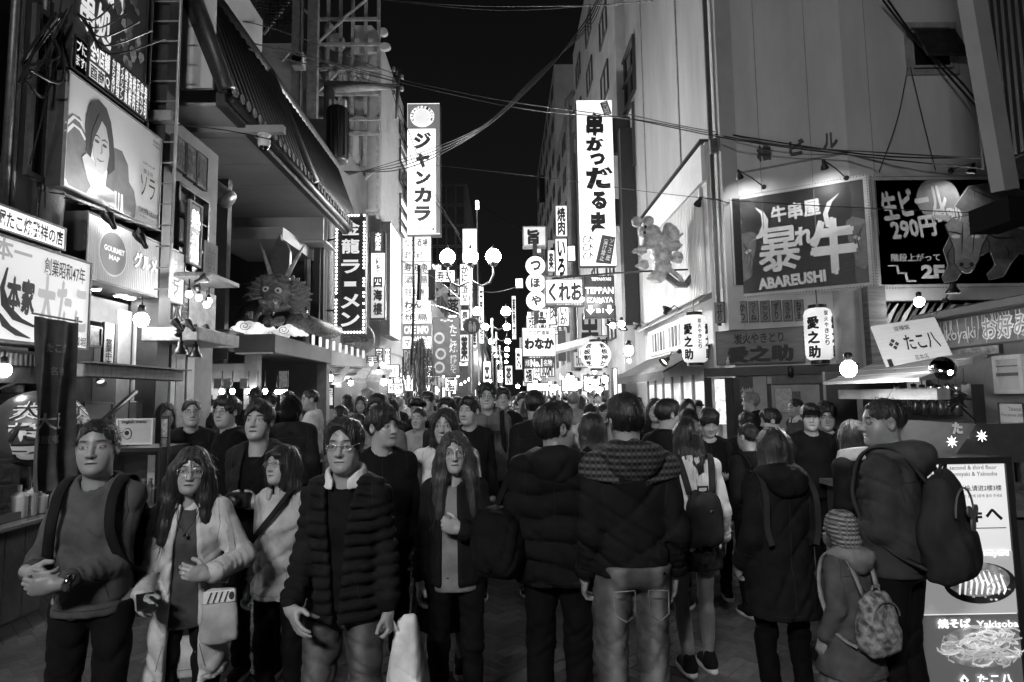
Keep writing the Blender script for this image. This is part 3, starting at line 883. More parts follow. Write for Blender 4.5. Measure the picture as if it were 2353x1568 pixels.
# ------------------------------------------------------------------ materials shared by the street
INK = M(.012, .6, .2, 20, 0)
DARK = M(.02, .55, .3, 12, .1)
STEEL = M(.09, .45, .3, 14, .1, .6)
WHITE = M(.62, .6, .12, 9, .08)
PAINT = M(.75, .6, .08, 15, .05)
WOOD = M(.16, .6, .45, 3, .25, 0, (1, 1, 9))
WOODX = M(.2, .6, .4, 3, .25, 0, (9, 1, 1))
CHROME = M(.5, .12, .1, 5, 0, 1.0)
BLACK = M(.008, .4, .3, 10, .05)
CAB = M(.05, .5, .3, 10, .08, .3)
def lerp(a, b, t): return a + (b - a) * t
def letters(root, w, h, texts, z=.006):
    """lettering parts on a panel: entries (words, x0, y0, x1, y1, options); 0..1 from the panel's upper left corner"""
    by = {}
    for t in texts:
        s, x0, y0, x1, y1 = t[:5]; o = t[5] if len(t) > 5 else {}
        m = o.get('m', INK)
        mb = by.setdefault(m.name, (MB(), m))[0]
        put_text(mb, s, -w / 2 + x0 * w, h / 2 - y1 * h, -w / 2 + x1 * w, h / 2 - y0 * h, z + o.get('z', 0), o.get('b', .02), o.get('e', 0.0), o.get('v', False), o.get('r', 0.0), o.get('s', 0.0))
    for mb, m in by.values():
        if mb.v: mb.build('lettering', m, root)
def rimframe(w, h, t, d0, d1):
    mb = MB()
    mb.box(-w / 2, w / 2, h / 2 - t, h / 2, d0, d1); mb.box(-w / 2, w / 2, -h / 2, -h / 2 + t, d0, d1)
    mb.box(-w / 2, -w / 2 + t, -h / 2 + t, h / 2 - t, d0, d1); mb.box(w / 2 - t, w / 2, -h / 2 + t, h / 2 - t, d0, d1)
    return mb
def sign(name, label, fr, face, texts=(), cat='sign', depth=.14, rim=.03, rimmat=None, cab=None, group=None, back=None):
    m, w, h = fr
    r = thing(name, label, cat, m, group)
    b = MB(); b.box(-w / 2 + .004, w / 2 - .004, -h / 2 + .004, h / 2 - .004, -depth, -.012); b.build('cabinet', cab or CAB, r)
    p = MB(); p.box(-w / 2 + rim * .8, w / 2 - rim * .8, -h / 2 + rim * .8, h / 2 - rim * .8, -.01, 0); p.build('panel', face, r)
    if back is not None:
        p = MB(); p.box(-w / 2 + rim, w / 2 - rim, -h / 2 + rim, h / 2 - rim, -depth - .006, -depth - .002); p.build('panel', back, r)
    if rim: rimframe(w, h, rim, -.02, .012).build('frame', rimmat or CAB, r)
    letters(r, w, h, texts)
    return r, w, h
def shape(root, name, pts, w, h, mat, z=.004, t=.003):
    """flat printed outline; points 0..1 from the upper left"""
    mb = MB(); mb.poly([(-w / 2 + x * w, h / 2 - y * h) for x, y in pts], z, z + t); return mb.build(name, mat, root)
def ellpts(cx, cy, rx, ry, n=28, a0=0, a1=6.2832): return [(cx + rx * math.cos(a0 + (a1 - a0) * i / n), cy + ry * math.sin(a0 + (a1 - a0) * i / n)) for i in range(n)]
def stroke(pts, wd):
    """outline of a brush stroke through pts with widths wd"""
    l, r = [], []
    for i, p in enumerate(pts):
        a, b = pts[max(i - 1, 0)], pts[min(i + 1, len(pts) - 1)]
        dx, dy = b[0] - a[0], b[1] - a[1]; L = math.hypot(dx, dy) or 1
        w = wd[i] if isinstance(wd, (list, tuple)) else wd
        l.append((p[0] - dy / L * w, p[1] + dx / L * w)); r.append((p[0] + dy / L * w, p[1] - dx / L * w))
    return l + r[::-1]
def bulb(label, p, r=.05, s=60, group='bare bulbs', cord=None, name='light_bulb'):
    root = thing(name, label, 'bulb', Matrix.Translation(p), group)
    MB().ball((0, 0, 0), r, 12, 8, (1, 1, 1.12)).build('bulb_glass', G(s), root, True)
    mb = MB(); mb.lathe([(r * .55, r * .8), (r * .55, r * 2.0), (r * .3, r * 2.2)], 10)
    if cord: mb.tube([(0, 0, r * 2.1), (cord[0], cord[1], r * 2.1 + cord[2])], .008, 5)
    mb.build('socket', BLACK, root, True)
    return root
def spot(label, p, aim, arm=None, r=.06, s=40, group='sign spotlights'):
    """a small hooded sign lamp: hood, lit glass, arm back to the wall"""
    p = Vector(p); root = thing('spotlight', label, 'spotlight', Matrix.Translation(p), group)
    z = -Vector(aim).normalized(); q = z.to_track_quat('Z', 'Y').to_matrix().to_4x4()
    MB().lathe([(r * 1.1, -.015), (r * 1.05, .01), (r * .75, .05), (r * .5, .075), (r * .48, .13), (r * .3, .14), (.001, .141)], 14, q, False).build('hood', BLACK, root, True)
    MB().lathe([(r * .8, .03), (r * .8, .033)], 14, q, True).build('lamp_glass', G(s), root)
    if arm is not None:
        a = Vector(arm) - p
        mb = MB(); mb.tube([q @ Vector((0, 0, .13)), a * .5 + Vector((0, 0, .08)), a], .012, 6); mb.build('arm', BLACK, root)
        mb = MB(); mb.ball(a, .045, 8, 6); mb.build('mount', BLACK, root)
    return root
def window(parent, m, w, h, lit=None, bars=(2, 2), name='window', fw=.05):
    """a window in the frame m (matrix relative to the parent): frame, glazing bars, pane"""
    mb = MB()
    a = rimframe(w, h, fw, -.03, .05)
    for i in range(1, bars[0]): x = -w / 2 + w * i / bars[0]; a.box(x - fw * .3, x + fw * .3, -h / 2 + fw, h / 2 - fw, -.02, .04)
    for i in range(1, bars[1]): y = -h / 2 + h * i / bars[1]; a.box(-w / 2 + fw, w / 2 - fw, y - fw * .3, y + fw * .3, -.018, .038)
    f = a.build(name, STEEL, parent); f.matrix_local = m
    p = MB(); p.box(-w / 2 + fw, w / 2 - fw, -h / 2 + fw, h / 2 - fw, -.028, -.022); p.build('pane', lit or M(.012, .08, .2, 3, 0), f)
    return f
def wire(pts, r=.012, label='black overhead cable sagging across the street between the buildings', group='overhead cables over the street', mat=None):
    mb = MB(); P = [Vector(p) for p in pts]
    o = []
    for i in range(len(P) - 1):                    # Catmull-Rom through the given points
        p0, p1, p2, p3 = P[max(i - 1, 0)], P[i], P[i + 1], P[min(i + 2, len(P) - 1)]
        for k in range(5):
            t = k / 5
            o.append(.5 * ((2 * p1) + (p2 - p0) * t + (2 * p0 - 5 * p1 + 4 * p2 - p3) * t * t + (3 * p1 - p0 - 3 * p2 + p3) * t ** 3))
    o.append(P[-1])
    mb.tube(o, r, 5)
    ob_ = mb.build('overhead_cable', mat or BLACK)
    return tag(ob_, label, 'cable', group)
def ribbon(mb, pts, w, t=.006, side=None):
    """a flat strap along pts"""
    P_ = [Vector(p) for p in pts]; pts = []
    for i in range(len(P_) - 1):                   # rounded between the given points
        q0, q1, q2, q3 = P_[max(i - 1, 0)], P_[i], P_[i + 1], P_[min(i + 2, len(P_) - 1)]
        for k in range(4): u = k / 4; pts.append(.5 * ((2 * q1) + (q2 - q0) * u + (2 * q0 - 5 * q1 + 4 * q2 - q3) * u * u + (3 * q1 - q0 - 3 * q2 + q3) * u ** 3))
    pts.append(P_[-1]); vs, fs = [], []
    for i, p in enumerate(pts):
        d = (pts[min(i + 1, len(pts) - 1)] - pts[max(i - 1, 0)]).normalized()
        s = Vector(side) if side else Vector((1, 0, 0))
        s = (s - d * s.dot(d)).normalized(); n = d.cross(s)
        vs += [p - s * w / 2 - n * t, p + s * w / 2 - n * t, p + s * w / 2 + n * t, p - s * w / 2 + n * t]
    for i in range(len(pts) - 1):
        for k in range(4): fs.append((i * 4 + k, i * 4 + (k + 1) % 4, i * 4 + 4 + (k + 1) % 4, i * 4 + 4 + k))
    fs += [(3, 2, 1, 0), tuple(len(vs) - 4 + k for k in range(4))]
    return mb.add(vs, fs)

# ------------------------------------------------------------------ ground
def paving_mat():
    m = bpy.data.materials.new('paving'); m.use_nodes = True
    n, l = m.node_tree.nodes, m.node_tree.links; b = n['Principled BSDF']
    t = n.new('ShaderNodeTexCoord'); br = n.new('ShaderNodeTexBrick')
    br.inputs['Scale'].default_value = 1.0; br.inputs['Brick Width'].default_value = .2; br.inputs['Row Height'].default_value = .1
    br.inputs['Mortar Size'].default_value = .006
    br.inputs['Color1'].default_value = (.075,) * 3 + (1,); br.inputs['Color2'].default_value = (.11,) * 3 + (1,); br.inputs['Mortar'].default_value = (.05,) * 3 + (1,)
    mp = n.new('ShaderNodeMapping'); mp.inputs['Rotation'].default_value = (0, 0, .785)
    l.new(t.outputs['Object'], mp.inputs[0]); l.new(mp.outputs[0], br.inputs['Vector'])
    l.new(br.outputs['Color'], b.inputs['Base Color']); b.inputs['Roughness'].default_value = .85
    bp = n.new('ShaderNodeBump'); bp.inputs['Strength'].default_value = .4; bp.inputs['Distance'].default_value = .01
    l.new(br.outputs['Fac'], bp.inputs['Height']); bp.invert = True; l.new(bp.outputs[0], b.inputs['Normal'])
    return m
g = MB(); g.box(-120, 120, -30, 260, -.6, -.005); street = g.build('street', paving_mat()); tag(street, None, None, None, 'structure')
rg = random.Random(4)
pav_mesh = []
for k in range(4):
    b = MB(); b.box(-.0985, .0985, -.0485, .0485, -.012, .0, .003)
    me = mesh_np('paver', b.v, b.f); me.materials.append(M((.07, .09, .11, .085)[k], .7, .3, 18, .12)); pav_mesh.append(me)
def gaps(x, y):          # the gaps between the walkers through which the paving shows, nearest first
    p = Vector((x, y, 0)) - CAM; dz = p.dot(_F)
    px, py = 1176.5 + p.dot(_R) / dz * FPX, 784 - p.dot(_U) / dz * FPX
    if py > 1585 or px < -20 or px > 2120: return 9
    return 0 if (1095 < px < 1215 and py > 1270) or px < 110 or (560 < px < 700 and py > 1380) or (1540 < px < 1720 and py > 1330) else 1
cells = []
n45 = math.cos(math.pi / 4)
for i in range(-80, 81):
    for j in range(-80, 81):
        r4 = (i - j) % 4                  # herringbone: lying pavers start at 0, standing ones at 3
        if r4 not in (0, 3): continue
        cx, cy = ((i + 1) * .1, (j + .5) * .1) if r4 == 0 else ((i + .5) * .1, (j + 1) * .1)
        X, Y = (cx - cy) * n45, 5.2 + (cx + cy) * n45
        if abs(X) < 3.6 and 2.2 < Y < 8.4: cells.append((gaps(X, Y), Y, X, 0 if r4 == 0 else 1))
cells.sort()
rest = MB()
for k, (gq, Y, X, rz) in enumerate(cells):
    z = rg.uniform(-.0006, .0006)
    if k < 300 and gq < 9:
        o = bpy.data.objects.new('paver', pav_mesh[rg.randrange(4)]); C.objects.link(o); o.parent = street
        o.location = (X, Y, z); o.rotation_euler = (rg.uniform(-.002, .002), rg.uniform(-.002, .002), math.pi / 4 + rz * math.pi / 2)
    else:
        mm = Matrix.Translation((X, Y, z)) @ Matrix.Rotation(math.pi / 4 + rz * math.pi / 2, 4, 'Z')
        rest.box(-.0985, .0985, -.0485, .0485, -.012, 0, 0, mm)
o = rest.build('pavers', M(.087, .85, .3, 11, .12), street); o['kind'] = 'stuff'
mh = thing('manhole_cover', 'round iron manhole cover set in the paving behind the woman in the pale jacket', 'manhole cover', Matrix.Translation(atY(640, 1470, 4.3).xy.to_3d() + Vector((0, 0, .002))))
MB().lathe([(.3, -.01), (.3, .006), (.27, .008)], 28).build('rim', STEEL, mh)
b = MB()
for r_ in (.06, .12, .18, .24): b.lathe([(r_, .008), (r_ - .008, .013), (r_ - .022, .013), (r_ - .03, .008)], 24, None, False)
b.build('ribs', STEEL, mh)
# ------------------------------------------------------------------ big structure, left side
def facade_box(name, label, x0, x1, y0, y1, z1, mat, cat='building', z0=0.0, group=None):
    r = thing(name, label, cat, Matrix.Translation(((x0 + x1) / 2, (y0 + y1) / 2, 0)), group)
    w, d = (x1 - x0) / 2, (y1 - y0) / 2
    MB().box(-w, w, -d, d, z0, z1).build('wall', mat, r)
    return r
def loc(r, m): return r.matrix_world.inverted() @ m
def refresh(): bpy.context.view_layer.update()
WALL_D = M(.10, .7, .3, 3, .2)
WALL_G = M(.26, .7, .18, 2.2, .15)
WALL_L = M(.42, .7, .14, 1.6, .12)
b1 = facade_box('shop_building', 'dark shop building with pipes and cables behind the octopus ball stall', -9, -4.45, 1.0, 5.75, 13, M(.13, .7, .35, 1.2, .25))
def on(r, mb, name, mat, lab=None, smooth=False):
    """a part given in world coordinates under a thing that is already placed"""
    inv = r.matrix_world.inverted()
    mb.v = [tuple(inv @ Vector(v)) for v in mb.v]
    return mb.build(name, mat, r, smooth, lab)
refresh()
mb = MB(); mb.box(-4.44, -4.2, 1.0, 4.65, 4.0, 12); on(b1, mb, 'wall_panel', M(.3, .7, .2, 2, .15))
for px in (38, 52, 108):
    p = atX(px, 200, -4.2); mb = MB(); mb.tube([(-4.25, p.y, 2.9), (-4.25, p.y, 9)], .035, 8); on(b1, mb, 'drain_pipe', STEEL, None, True)
fr = frame(('x', -4.18), 62, 118, 20, 420); mb = rimframe(fr[1], fr[2], .05, 0, .04); o = mb.build('window', STEEL, b1); o.matrix_local = loc(b1, fr[0])
mb = MB(); mb.box(-fr[1] / 2 + .05, fr[1] / 2 - .05, -fr[2] / 2 + .05, fr[2] / 2 - .05, .0, .01); mb.build('pane', M(.02, .1, .2, 3, 0), o)
b2 = facade_box('entrance_building', 'narrow dark shop building with the illuminated gourmet sign over its entrance', -9, -4.55, 5.76, 7.35, 12, M(.05, .6, .35, 2, .2)); refresh()
b3 = facade_box('grill_shop_building', 'narrow two storey shop with brown character boards and bulbs on its ledges', -9, -4.15, 7.36, 8.75, 5.3, M(.2, .7, .3, 2, .2)); refresh()
# Utility pole
p0, p1 = atY(112, 560, 5.5), atY(165, 0, 5.9)
up = thing('utility_pole', 'dark leaning utility pole wrapped in cables in front of the tall billboards', 'utility pole', Matrix.Translation((p0.x - .02, p0.y, 0)))
refresh()
mb = MB(); mb.tube([(p0.x - .03, p0.y, 0), p0, p1, p1 + (p1 - p0) * .5], [.1, .095, .085, .08], 14); on(up, mb, 'pole', M(.07, .6, .3, 5, .2), None, True)
mb = MB(); mb.tube([p0 + Vector((.09, -.04, -.5)), atY(128, 250, 5.7), atY(170, 0, 5.8)], .03, 8); on(up, mb, 'conduit', M(.22, .5, .2, 6, .1), None, True)
mb = MB(); q = atY(93, 155, 5.6); mb.lathe([(.06, -.02), (.065, .02), (.03, .04)], 14, Matrix.Translation(q) @ Matrix.Rotation(1.57, 4, 'X')); on(up, mb, 'disc', WHITE, None, True)
for px, py in ((136, 95), (122, 325), (108, 435)):
    q = atY(px, py, 5.6); mb = MB(); mb.box(q.x - .05, q.x + .07, q.y - .14, q.y - .05, q.z - .06, q.z + .06, .01); on(up, mb, 'clamp', STEEL)
rw = random.Random(8)
for k in range(16):
    a = atY(rw.uniform(90, 175), rw.uniform(0, 60), rw.uniform(5.2, 5.6)); e = atY(rw.uniform(0, 120), rw.uniform(110, 470), rw.uniform(4.9, 5.7))
    m_ = (a + e) / 2 + Vector((rw.uniform(-.2, .2), rw.uniform(-.1, .1), rw.uniform(-.45, 0)))
    wire([a, m_, e], rw.uniform(.006, .014), 'black cable looping between the leaning utility pole and the shop wall', 'cables at the leaning utility pole')
for k in range(5):
    a = atY(165 + 10 * k, 20 + 8 * k, 5.6); wire([a, a + Vector((.2, 0, -.12 - .05 * k)), atY(260 + 30 * k, 10 + 20 * k, 6.0)], .009, 'black cable looping between the leaning utility pole and the shop wall', 'cables at the leaning utility pole')
# Steel post with ladder between the billboards and the tiled roof
sp_ = thing('steel_post', 'dark steel sign post with ladder rungs beside the tall billboards', 'sign post', Matrix.Translation((-4.0, 7.2, 0))); refresh()
mb = MB(); mb.box(-4.3, -3.98, 7.05, 7.3, 0, 12); on(sp_, mb, 'post', M(.035, .5, .3, 6, .15))
mb = MB()
l0, l1 = atY(338, 320, 7.0), atY(382, 0, 7.0)
mb.tube([(l0.x, 6.98, 2.9), (l0.x + .02, 6.98, 12)], .018, 8); mb.tube([(l0.x + .34, 6.98, 2.9), (l0.x + .36, 6.98, 12)], .018, 8)
on(sp_, mb, 'ladder_rail', M(.3, .4, .2, 9, .1, .5), None, True)
for k in range(34):
    z = 3.0 + k * .25; mb = MB(); mb.tube([(l0.x, 6.98, z), (l0.x + .35, 6.98, z)], .01, 6); on(sp_, mb, 'rung', M(.3, .4, .2, 9, .1, .5))
mb = MB(); q = atY(340, 268, 6.95); mb.box(q.x, q.x + .3, 6.9, 7.04, q.z - .06, q.z + .06, .01); on(sp_, mb, 'bracket', M(.3, .4, .2, 9, .1, .5))
# ------------------------------------------------------------------ left signs
PX = -4.02
fr = frame(('x', PX), 170, 338, -260, 165, -150, 288)
r, w, h = sign('billboard', 'tall dark billboard for a food hall with white characters and a daytime opening line', fr, M(.03, .4, .4, 5, 0), [
    ('昼12時から営業!', .26, .80, .985, .93, dict(m=G(.42), b=.03)), ('大衆酒場', .12, .26, .62, .52, dict(m=G(.38), b=.05)), ('串処', .08, .55, .48, .76, dict(m=G(.42), b=.04)),
    ], 'billboard', .2, .02, DARK)
for k in range(26):
    x, y = rw.uniform(.5, .95), rw.uniform(.3, .76)
    a = rw.uniform(.02, .06); shape(r, 'poster_print', [(x + a * math.cos(t) * rw.uniform(.5, 1.2), y + a * .9 * math.sin(t) * rw.uniform(.5, 1.2)) for t in [i * .9 for i in range(7)]], w, h, M(rw.choice((.12, .2, .35, .5)), .5, .4, 30, 0), .004 + .0002 * k)
fr = frame(('x', PX + .01), 202, 338, 90, 182, 188, 278)
r, w, h = sign('shop_list_board', 'black board listing nine shops in white columns under the tall billboard', fr, M(.02, .4, .3, 5, 0), [
    ('全9店舗', .02, .06, .32, .55, dict(m=G(.5), b=.04)), ('酉商', .03, .62, .24, .96, dict(m=INK, z=.004)), ('Q', .26, .64, .33, .92, dict(m=G(.5)))] +
    [(s, .36 + .071 * i, .06, .415 + .071 * i, .95, dict(v=True, m=G(.5), b=.03)) for i, s in enumerate(['からあげ', '韓国料理', 'イタリアン', '焼き鳥', '海鮮', '焼肉', '石焼き', '串カツ', '寿司'])], 'board', .12, .01, DARK)
shape(r, 'plate', [(.02, .6), (.25, .6), (.25, .98), (.02, .98)], w, h, G(.4))
fr = frame(('x', PX), 171, 200, 77, 160, 100, 190)
sign('small_board', 'small black board with white exclamation at the pole beside the nine shops list', fr, M(.02, .4, .3, 5, 0), [('プに', .1, .1, .9, .42, dict(m=G(.45))), ('ます!', .1, .5, .9, .8, dict(m=G(.45)))], 'board', .1, .01, DARK)
# portrait billboard
fr = frame(('x', PX + .06), 150, 368, 165, 440, 310, 526)
r, w, h = sign('portrait_billboard', 'large lit poster billboard of a long haired person leaning on folded arms', fr, M(.64, .5, .08, 1.2, 0), [
    ('ソラ', .75, .50, .93, .72, dict(b=.0)), ('蝶主所', .78, .43, .9, .48, dict(b=0)), ('STAFF大募集 日給20,000円', .74, .83, .985, .90, dict(b=.01)), ('GROUP', .77, .36, .92, .385, dict(b=0)), ('お電話ください', .76, .915, .95, .935, dict(b=0)), ('営業中', .88, .07, .97, .1, dict(b=0)), ('年中無休', .88, .11, .97, .14, dict(b=0))], 'billboard', .16, .012, M(.3, .4, .2, 8, .1, .5))
KH, KS, KJ, KW, KD = M(.03, .6, .5, 9, 0, 0, (1, .15, 1)), M(.42, .6, .08, 4, 0), M(.13, .6, .3, 5, 0), M(.7, .6, .05, 4, 0), M(.05, .6, .2, 8, 0)
shape(r, 'print_sleeve', [(.0, .46), (.05, .35), (.11, .34), (.16, .42), (.17, .55), (.2, .72), (.25, .86), (.2, .97), (.05, .97), (0, .9)], w, h, KJ, .002)
shape(r, 'print_sleeve', [(.42, .42), (.53, .4), (.6, .5), (.62, .66), (.68, .72), (.71, .85), (.7, .99), (.42, .99), (.38, .8)], w, h, KJ, .002)
for y in (.37, .44): shape(r, 'print_stripe', stroke([(.0, y + .1), (.06, y), (.12, y + .01), (.17, y + .07)], .012), w, h, KW, .0035)
shape(r, 'print_hair', [(.17, .28), (.2, .14), (.27, .07), (.35, .1), (.4, .2), (.43, .34), (.45, .48), (.46, .62), (.4, .7), (.36, .6), (.3, .45), (.24, .5), (.22, .66), (.18, .6), (.16, .42)], w, h, KH, .004)
shape(r, 'print_face', [(.23, .42), (.25, .3), (.3, .24), (.35, .28), (.385, .4), (.395, .52), (.38, .66), (.34, .74), (.28, .71), (.245, .6)], w, h, KS, .006)
shape(r, 'print_hair', stroke([(.3, .2), (.27, .3), (.235, .42), (.215, .56)], [.02, .022, .016, .004]), w, h, KH, .0075)
for cx in (.27, .345):
    shape(r, 'print_brow', stroke([(cx - .03, .425), (cx, .405), (cx + .028, .415)], [.004, .007, .003]), w, h, KH, .008)
    shape(r, 'print_eye', ellpts(cx, .46, .022, .014, 14), w, h, KD, .008)
shape(r, 'print_nose', stroke([(.315, .47), (.325, .53), (.31, .55)], [.002, .005, .007]), w, h, M(.25, .6, .1, 4, 0), .008)
shape(r, 'print_mouth', stroke([(.275, .612), (.31, .622), (.35, .6)], [.002, .007, .002]), w, h, M(.12, .6, .1, 4, 0), .008)
shape(r, 'print_hand', [(.14, .68), (.18, .62), (.25, .66), (.3, .74), (.36, .82), (.48, .84), (.5, .98), (.36, .98), (.26, .93), (.2, .84), (.17, .76)], w, h, KS, .009)
shape(r, 'print_cuff', [(.46, .82), (.55, .82), (.56, .99), (.47, .99)], w, h, KW, .0105)
for x in (.485, .515): shape(r, 'print_stripe', [(x, .82), (x + .012, .82), (x + .014, .99), (x + .002, .99)], w, h, KJ, .012)
refresh()
for i, (px, py) in enumerate(((248, 498), (322, 545))):
    q = atX(px, py, PX + .35); spot('black lamp under the portrait billboard, %s one' % ('nearer' if i == 0 else 'farther'), q, (-.6, 0, 1), atX(px - 8, py - 6, PX + .1), .05, 330, 'lamps under the portrait billboard')
mb = MB()
for k in range(9):
    t = k / 8; q = lerp(atX(150, 447, PX + .2), atX(366, 530, PX + .2), t); mb.tube([q, q + Vector((-.14, 0, .02))], .008, 5)
mb.tube([atX(146, 446, PX + .2), atX(368, 531, PX + .2)], .012, 6); mb.tube([atX(146, 446, PX + .1), atX(368, 531, PX + .1)], .012, 6)
tag(mb.build('lamp_rail', STEEL), 'thin steel rail along the foot of the portrait billboard', 'rail')
# gourmet sign
fr = frame(('x', -4.0), 196, 424, 486, 641, 580, 703)
r, w, h = sign('gourmet_sign', 'wide backlit corrugated shop sign with a round gourmet map emblem', fr, G(.26, .4, .45, 1.6, (1.3, .8, 1)), [
    ('GOURMET', .135, .40, .315, .49, dict(m=G(.6), z=.012, b=.04)), ('MAP', .18, .53, .275, .61, dict(m=G(.55), z=.012, b=.04)),
    ('グルメ', .40, .30, .66, .62, dict(m=G(.12, .1), b=.13, z=.006)), ('グルメ', .41, .32, .65, .60, dict(m=G(.62), b=.03, z=.012)),
    ('マップ', .68, .52, .95, .92, dict(m=G(.12, .1), b=.13, z=.006)), ('マップ', .69, .55, .94, .89, dict(m=G(.3), b=.03, z=.012)),
    ('Information', .70, .2, .88, .27, dict(m=G(.5), z=.01)), ('Office and', .70, .29, .88, .36, dict(m=G(.5), z=.01)), ('Tourism', .72, .38, .86, .45, dict(m=G(.5), z=.01))], 'sign', .5, .02, STEEL, M(.04, .5))
shape(r, 'emblem', ellpts(.225, .5, .125, .36), w, h, G(.35, .4), .004)
shape(r, 'emblem', ellpts(.225, .5, .115, .33), w, h, G(.12, .12), .008)
mb = MB()
for k in range(54): mb.tube([(-w / 2 + .03 + (w - .06) * k / 53, -h / 2 + .02, .001), (-w / 2 + .03 + (w - .06) * k / 53, h / 2 - .02, .001)], .004, 4, False)
o = mb.build('corrugation', G(.3, .4, .45, 1.6, (1.3, .8, 1)), r); o['kind'] = 'stuff'
refresh()
for i, (zx, zy) in enumerate(((665, 735), (850, 780), (915, 768), (1010, 778))):
    q = atX(zx * .3241, 433 + zy * .3241, -4.25)
    rt = thing('downlight', 'recessed round downlight under the gourmet sign', 'downlight', Matrix.Translation((q.x, q.y, r.matrix_world.translation.z - h / 2 - .02)), 'downlights under the gourmet sign')
    MB().lathe([(.07, .0), (.075, .02), (.06, .06)], 16).build('ring', WHITE, rt); MB().lathe([(.055, -.004), (.055, .0)], 16).build('lamp_glass', G(22), rt)
bulb('large bare bulb hanging at the entrance under the gourmet sign', atX(325, 735, -3.95), .075, 45, None, (0, 0, .1))
# entrance below: black sheet for the shaded door recess, posters, pipes, beams
refresh()
def wbox(root, name, mat, x0, x1, y0, y1, z0, z1, bev=0.0, lab=None):
    mb = MB(); mb.box(x0, x1, y0, y1, z0, z1, bev); return on(root, mb, name, mat, lab)
def at_x(px, X): d = ray(px, 900); return X / d.x * d.y
def zat(px, py, X): return atX(px, py, X).z
wbox(b2, 'fascia', M(.1, .6, .3, 3, .1), -4.54, -4.3, 5.8, 7.0, zat(230, 745, -4.4), zat(230, 690, -4.4))
wbox(b2, 'doorway', BLACK, -4.54, -4.5, at_x(250, -4.5), at_x(312, -4.5), 0, 2.5)  # flat black sheet stands in for the shade inside the entrance
for nm, a, b_, m_ in (('door_panel', 262, 300, M(.4, .5, .2, 5, .1)), ('door_panel', 312, 326, M(.35, .5, .2, 5, .1)), ('pillar', 352, 376, M(.06, .5, .3, 5, .1)), ('pillar', 376, 388, WHITE)):
    wbox(b2, nm, m_, -4.54, -4.28, at_x(a, -4.3), at_x(b_, -4.3), 0, 2.75)
for k, (px, rr) in enumerate(((309, .045), (322, .02))):
    mb = MB(); mb.tube([(-4.24, at_x(px, -4.24), 0), (-4.24, at_x(px, -4.24), 2.7)], rr, 10); on(b2, mb, 'drain_pipe', M(.25, .4, .2, 6, .1), None, True)
fr = frame(('x', -4.2), 204, 233, 750, 798)
rr, w, h = sign('framed_photo', 'framed dish photo hung beside the corner of the octopus sign', fr, M(.2, .3, .8, 12, 0), (), 'picture', .04, .02, STEEL)
fr = frame(('x', -4.2), 236, 262, 742, 862)
sign('paper_banner', 'narrow paper banner with a column of characters beside the entrance door', fr, M(.4, .7, .4, 9, 0), [('営業中本日', .2, .3, .8, .97, dict(v=True))], 'banner', .02, .005, STEEL)
fr = frame(('x', -3.7), 192, 422, 838, 872, 850, 872)
rr = thing('wooden_beam', 'long wooden beam fixed over the drinks cooler by the entrance', 'beam', fr[0]); MB().box(-fr[1] / 2, fr[1] / 2, -fr[2] / 2, fr[2] / 2, -.12, 0, .01).build('beam', WOODX, rr)
MB().box(-fr[1] / 2 - .02, fr[1] / 2 + .03, fr[2] / 2, fr[2] / 2 + .015, -.2, .08).build('capping', M(.05, .5), rr)
mb = MB(); a, b_ = atX(215, 985, -3.65), atX(312, 900, -3.65); mb.tube([a, b_], .022, 8); o = mb.build('brace_rod', STEEL, None, True); tag(o, 'slanting steel brace rod under the long wooden beam', 'rod')
for i, (a, b_, t, bt, tone) in enumerate(((190, 258, 924, 1010, .07), (312, 384, 922, 1010, .28))):
    fr = frame(('x', -4.12), a, b_, t, bt); rr = thing('shutter_box' if i == 0 else 'notice_panel', ('dark metal cabinet under the wooden beam' if i == 0 else 'plain pale panel leaning under the wooden beam'), 'cabinet' if i == 0 else 'panel', fr[0])
    MB().box(-fr[1] / 2, fr[1] / 2, -fr[2] / 2, fr[2] / 2, -.08, 0, .01).build('body', M(tone, .5, .2, 6, .1), rr); rimframe(fr[1], fr[2], .025, 0, .012).build('rim', M(tone * .5, .5), rr)
fr = frame(('x', -4.1), 226, 238, 872, 888); q = fr[0].translation
spot('small black spotlight under the wooden beam beside the cabinet', q, (.5, -.5, -.6), q + Vector((-.2, 0, .1)), .045, 1.0, None)
# octopus stall: signs
fr = frame(('x', -3.88), -560, 150, 250, 355, 527, 572)
r, w, h = sign('octopus_strip_sign', 'long white lit strip sign about octopus balls on top of the stall sign', fr, G(.9, .8, .2, 1.2), [('道頓堀たこ焼発祥の店', .59, .18, .985, .85, dict(b=.02))], 'sign', .16, .015, M(.3, .5))
fr = frame(('x', -3.84), -560, 206, 340, 735, 612, 801)
r, w, h = sign('octopus_stall_sign', 'big white lit stall sign with grey brush characters and an old founding year', fr, G(.52, .7, .2, .9), [
    ('創業昭和47年', .77, .09, .965, .27, dict(b=.01)), ('日本一', .50, .02, .715, .24, dict(m=G(.2, .3), b=.03)), ('本家', .622, .36, .735, .72, dict(b=.06)),
    ('大たこ', .745, .26, .98, .84, dict(m=G(.24, .4), b=.045)), ('道頓堀', .89, .86, .985, .96, dict(b=.01))], 'sign', .3, .02, STEEL)
shape(r, 'print_stroke', stroke([(.622, .3), (.606, .5), (.622, .66), (.67, .77), (.74, .82)], [.003, .008, .016, .022, .01]), w, h, M(.03))
shape(r, 'print_stroke', stroke([(.6, .74), (.63, .85), (.68, .915), (.725, .94)], [.006, .018, .02, .004]), w, h, M(.06))
refresh()
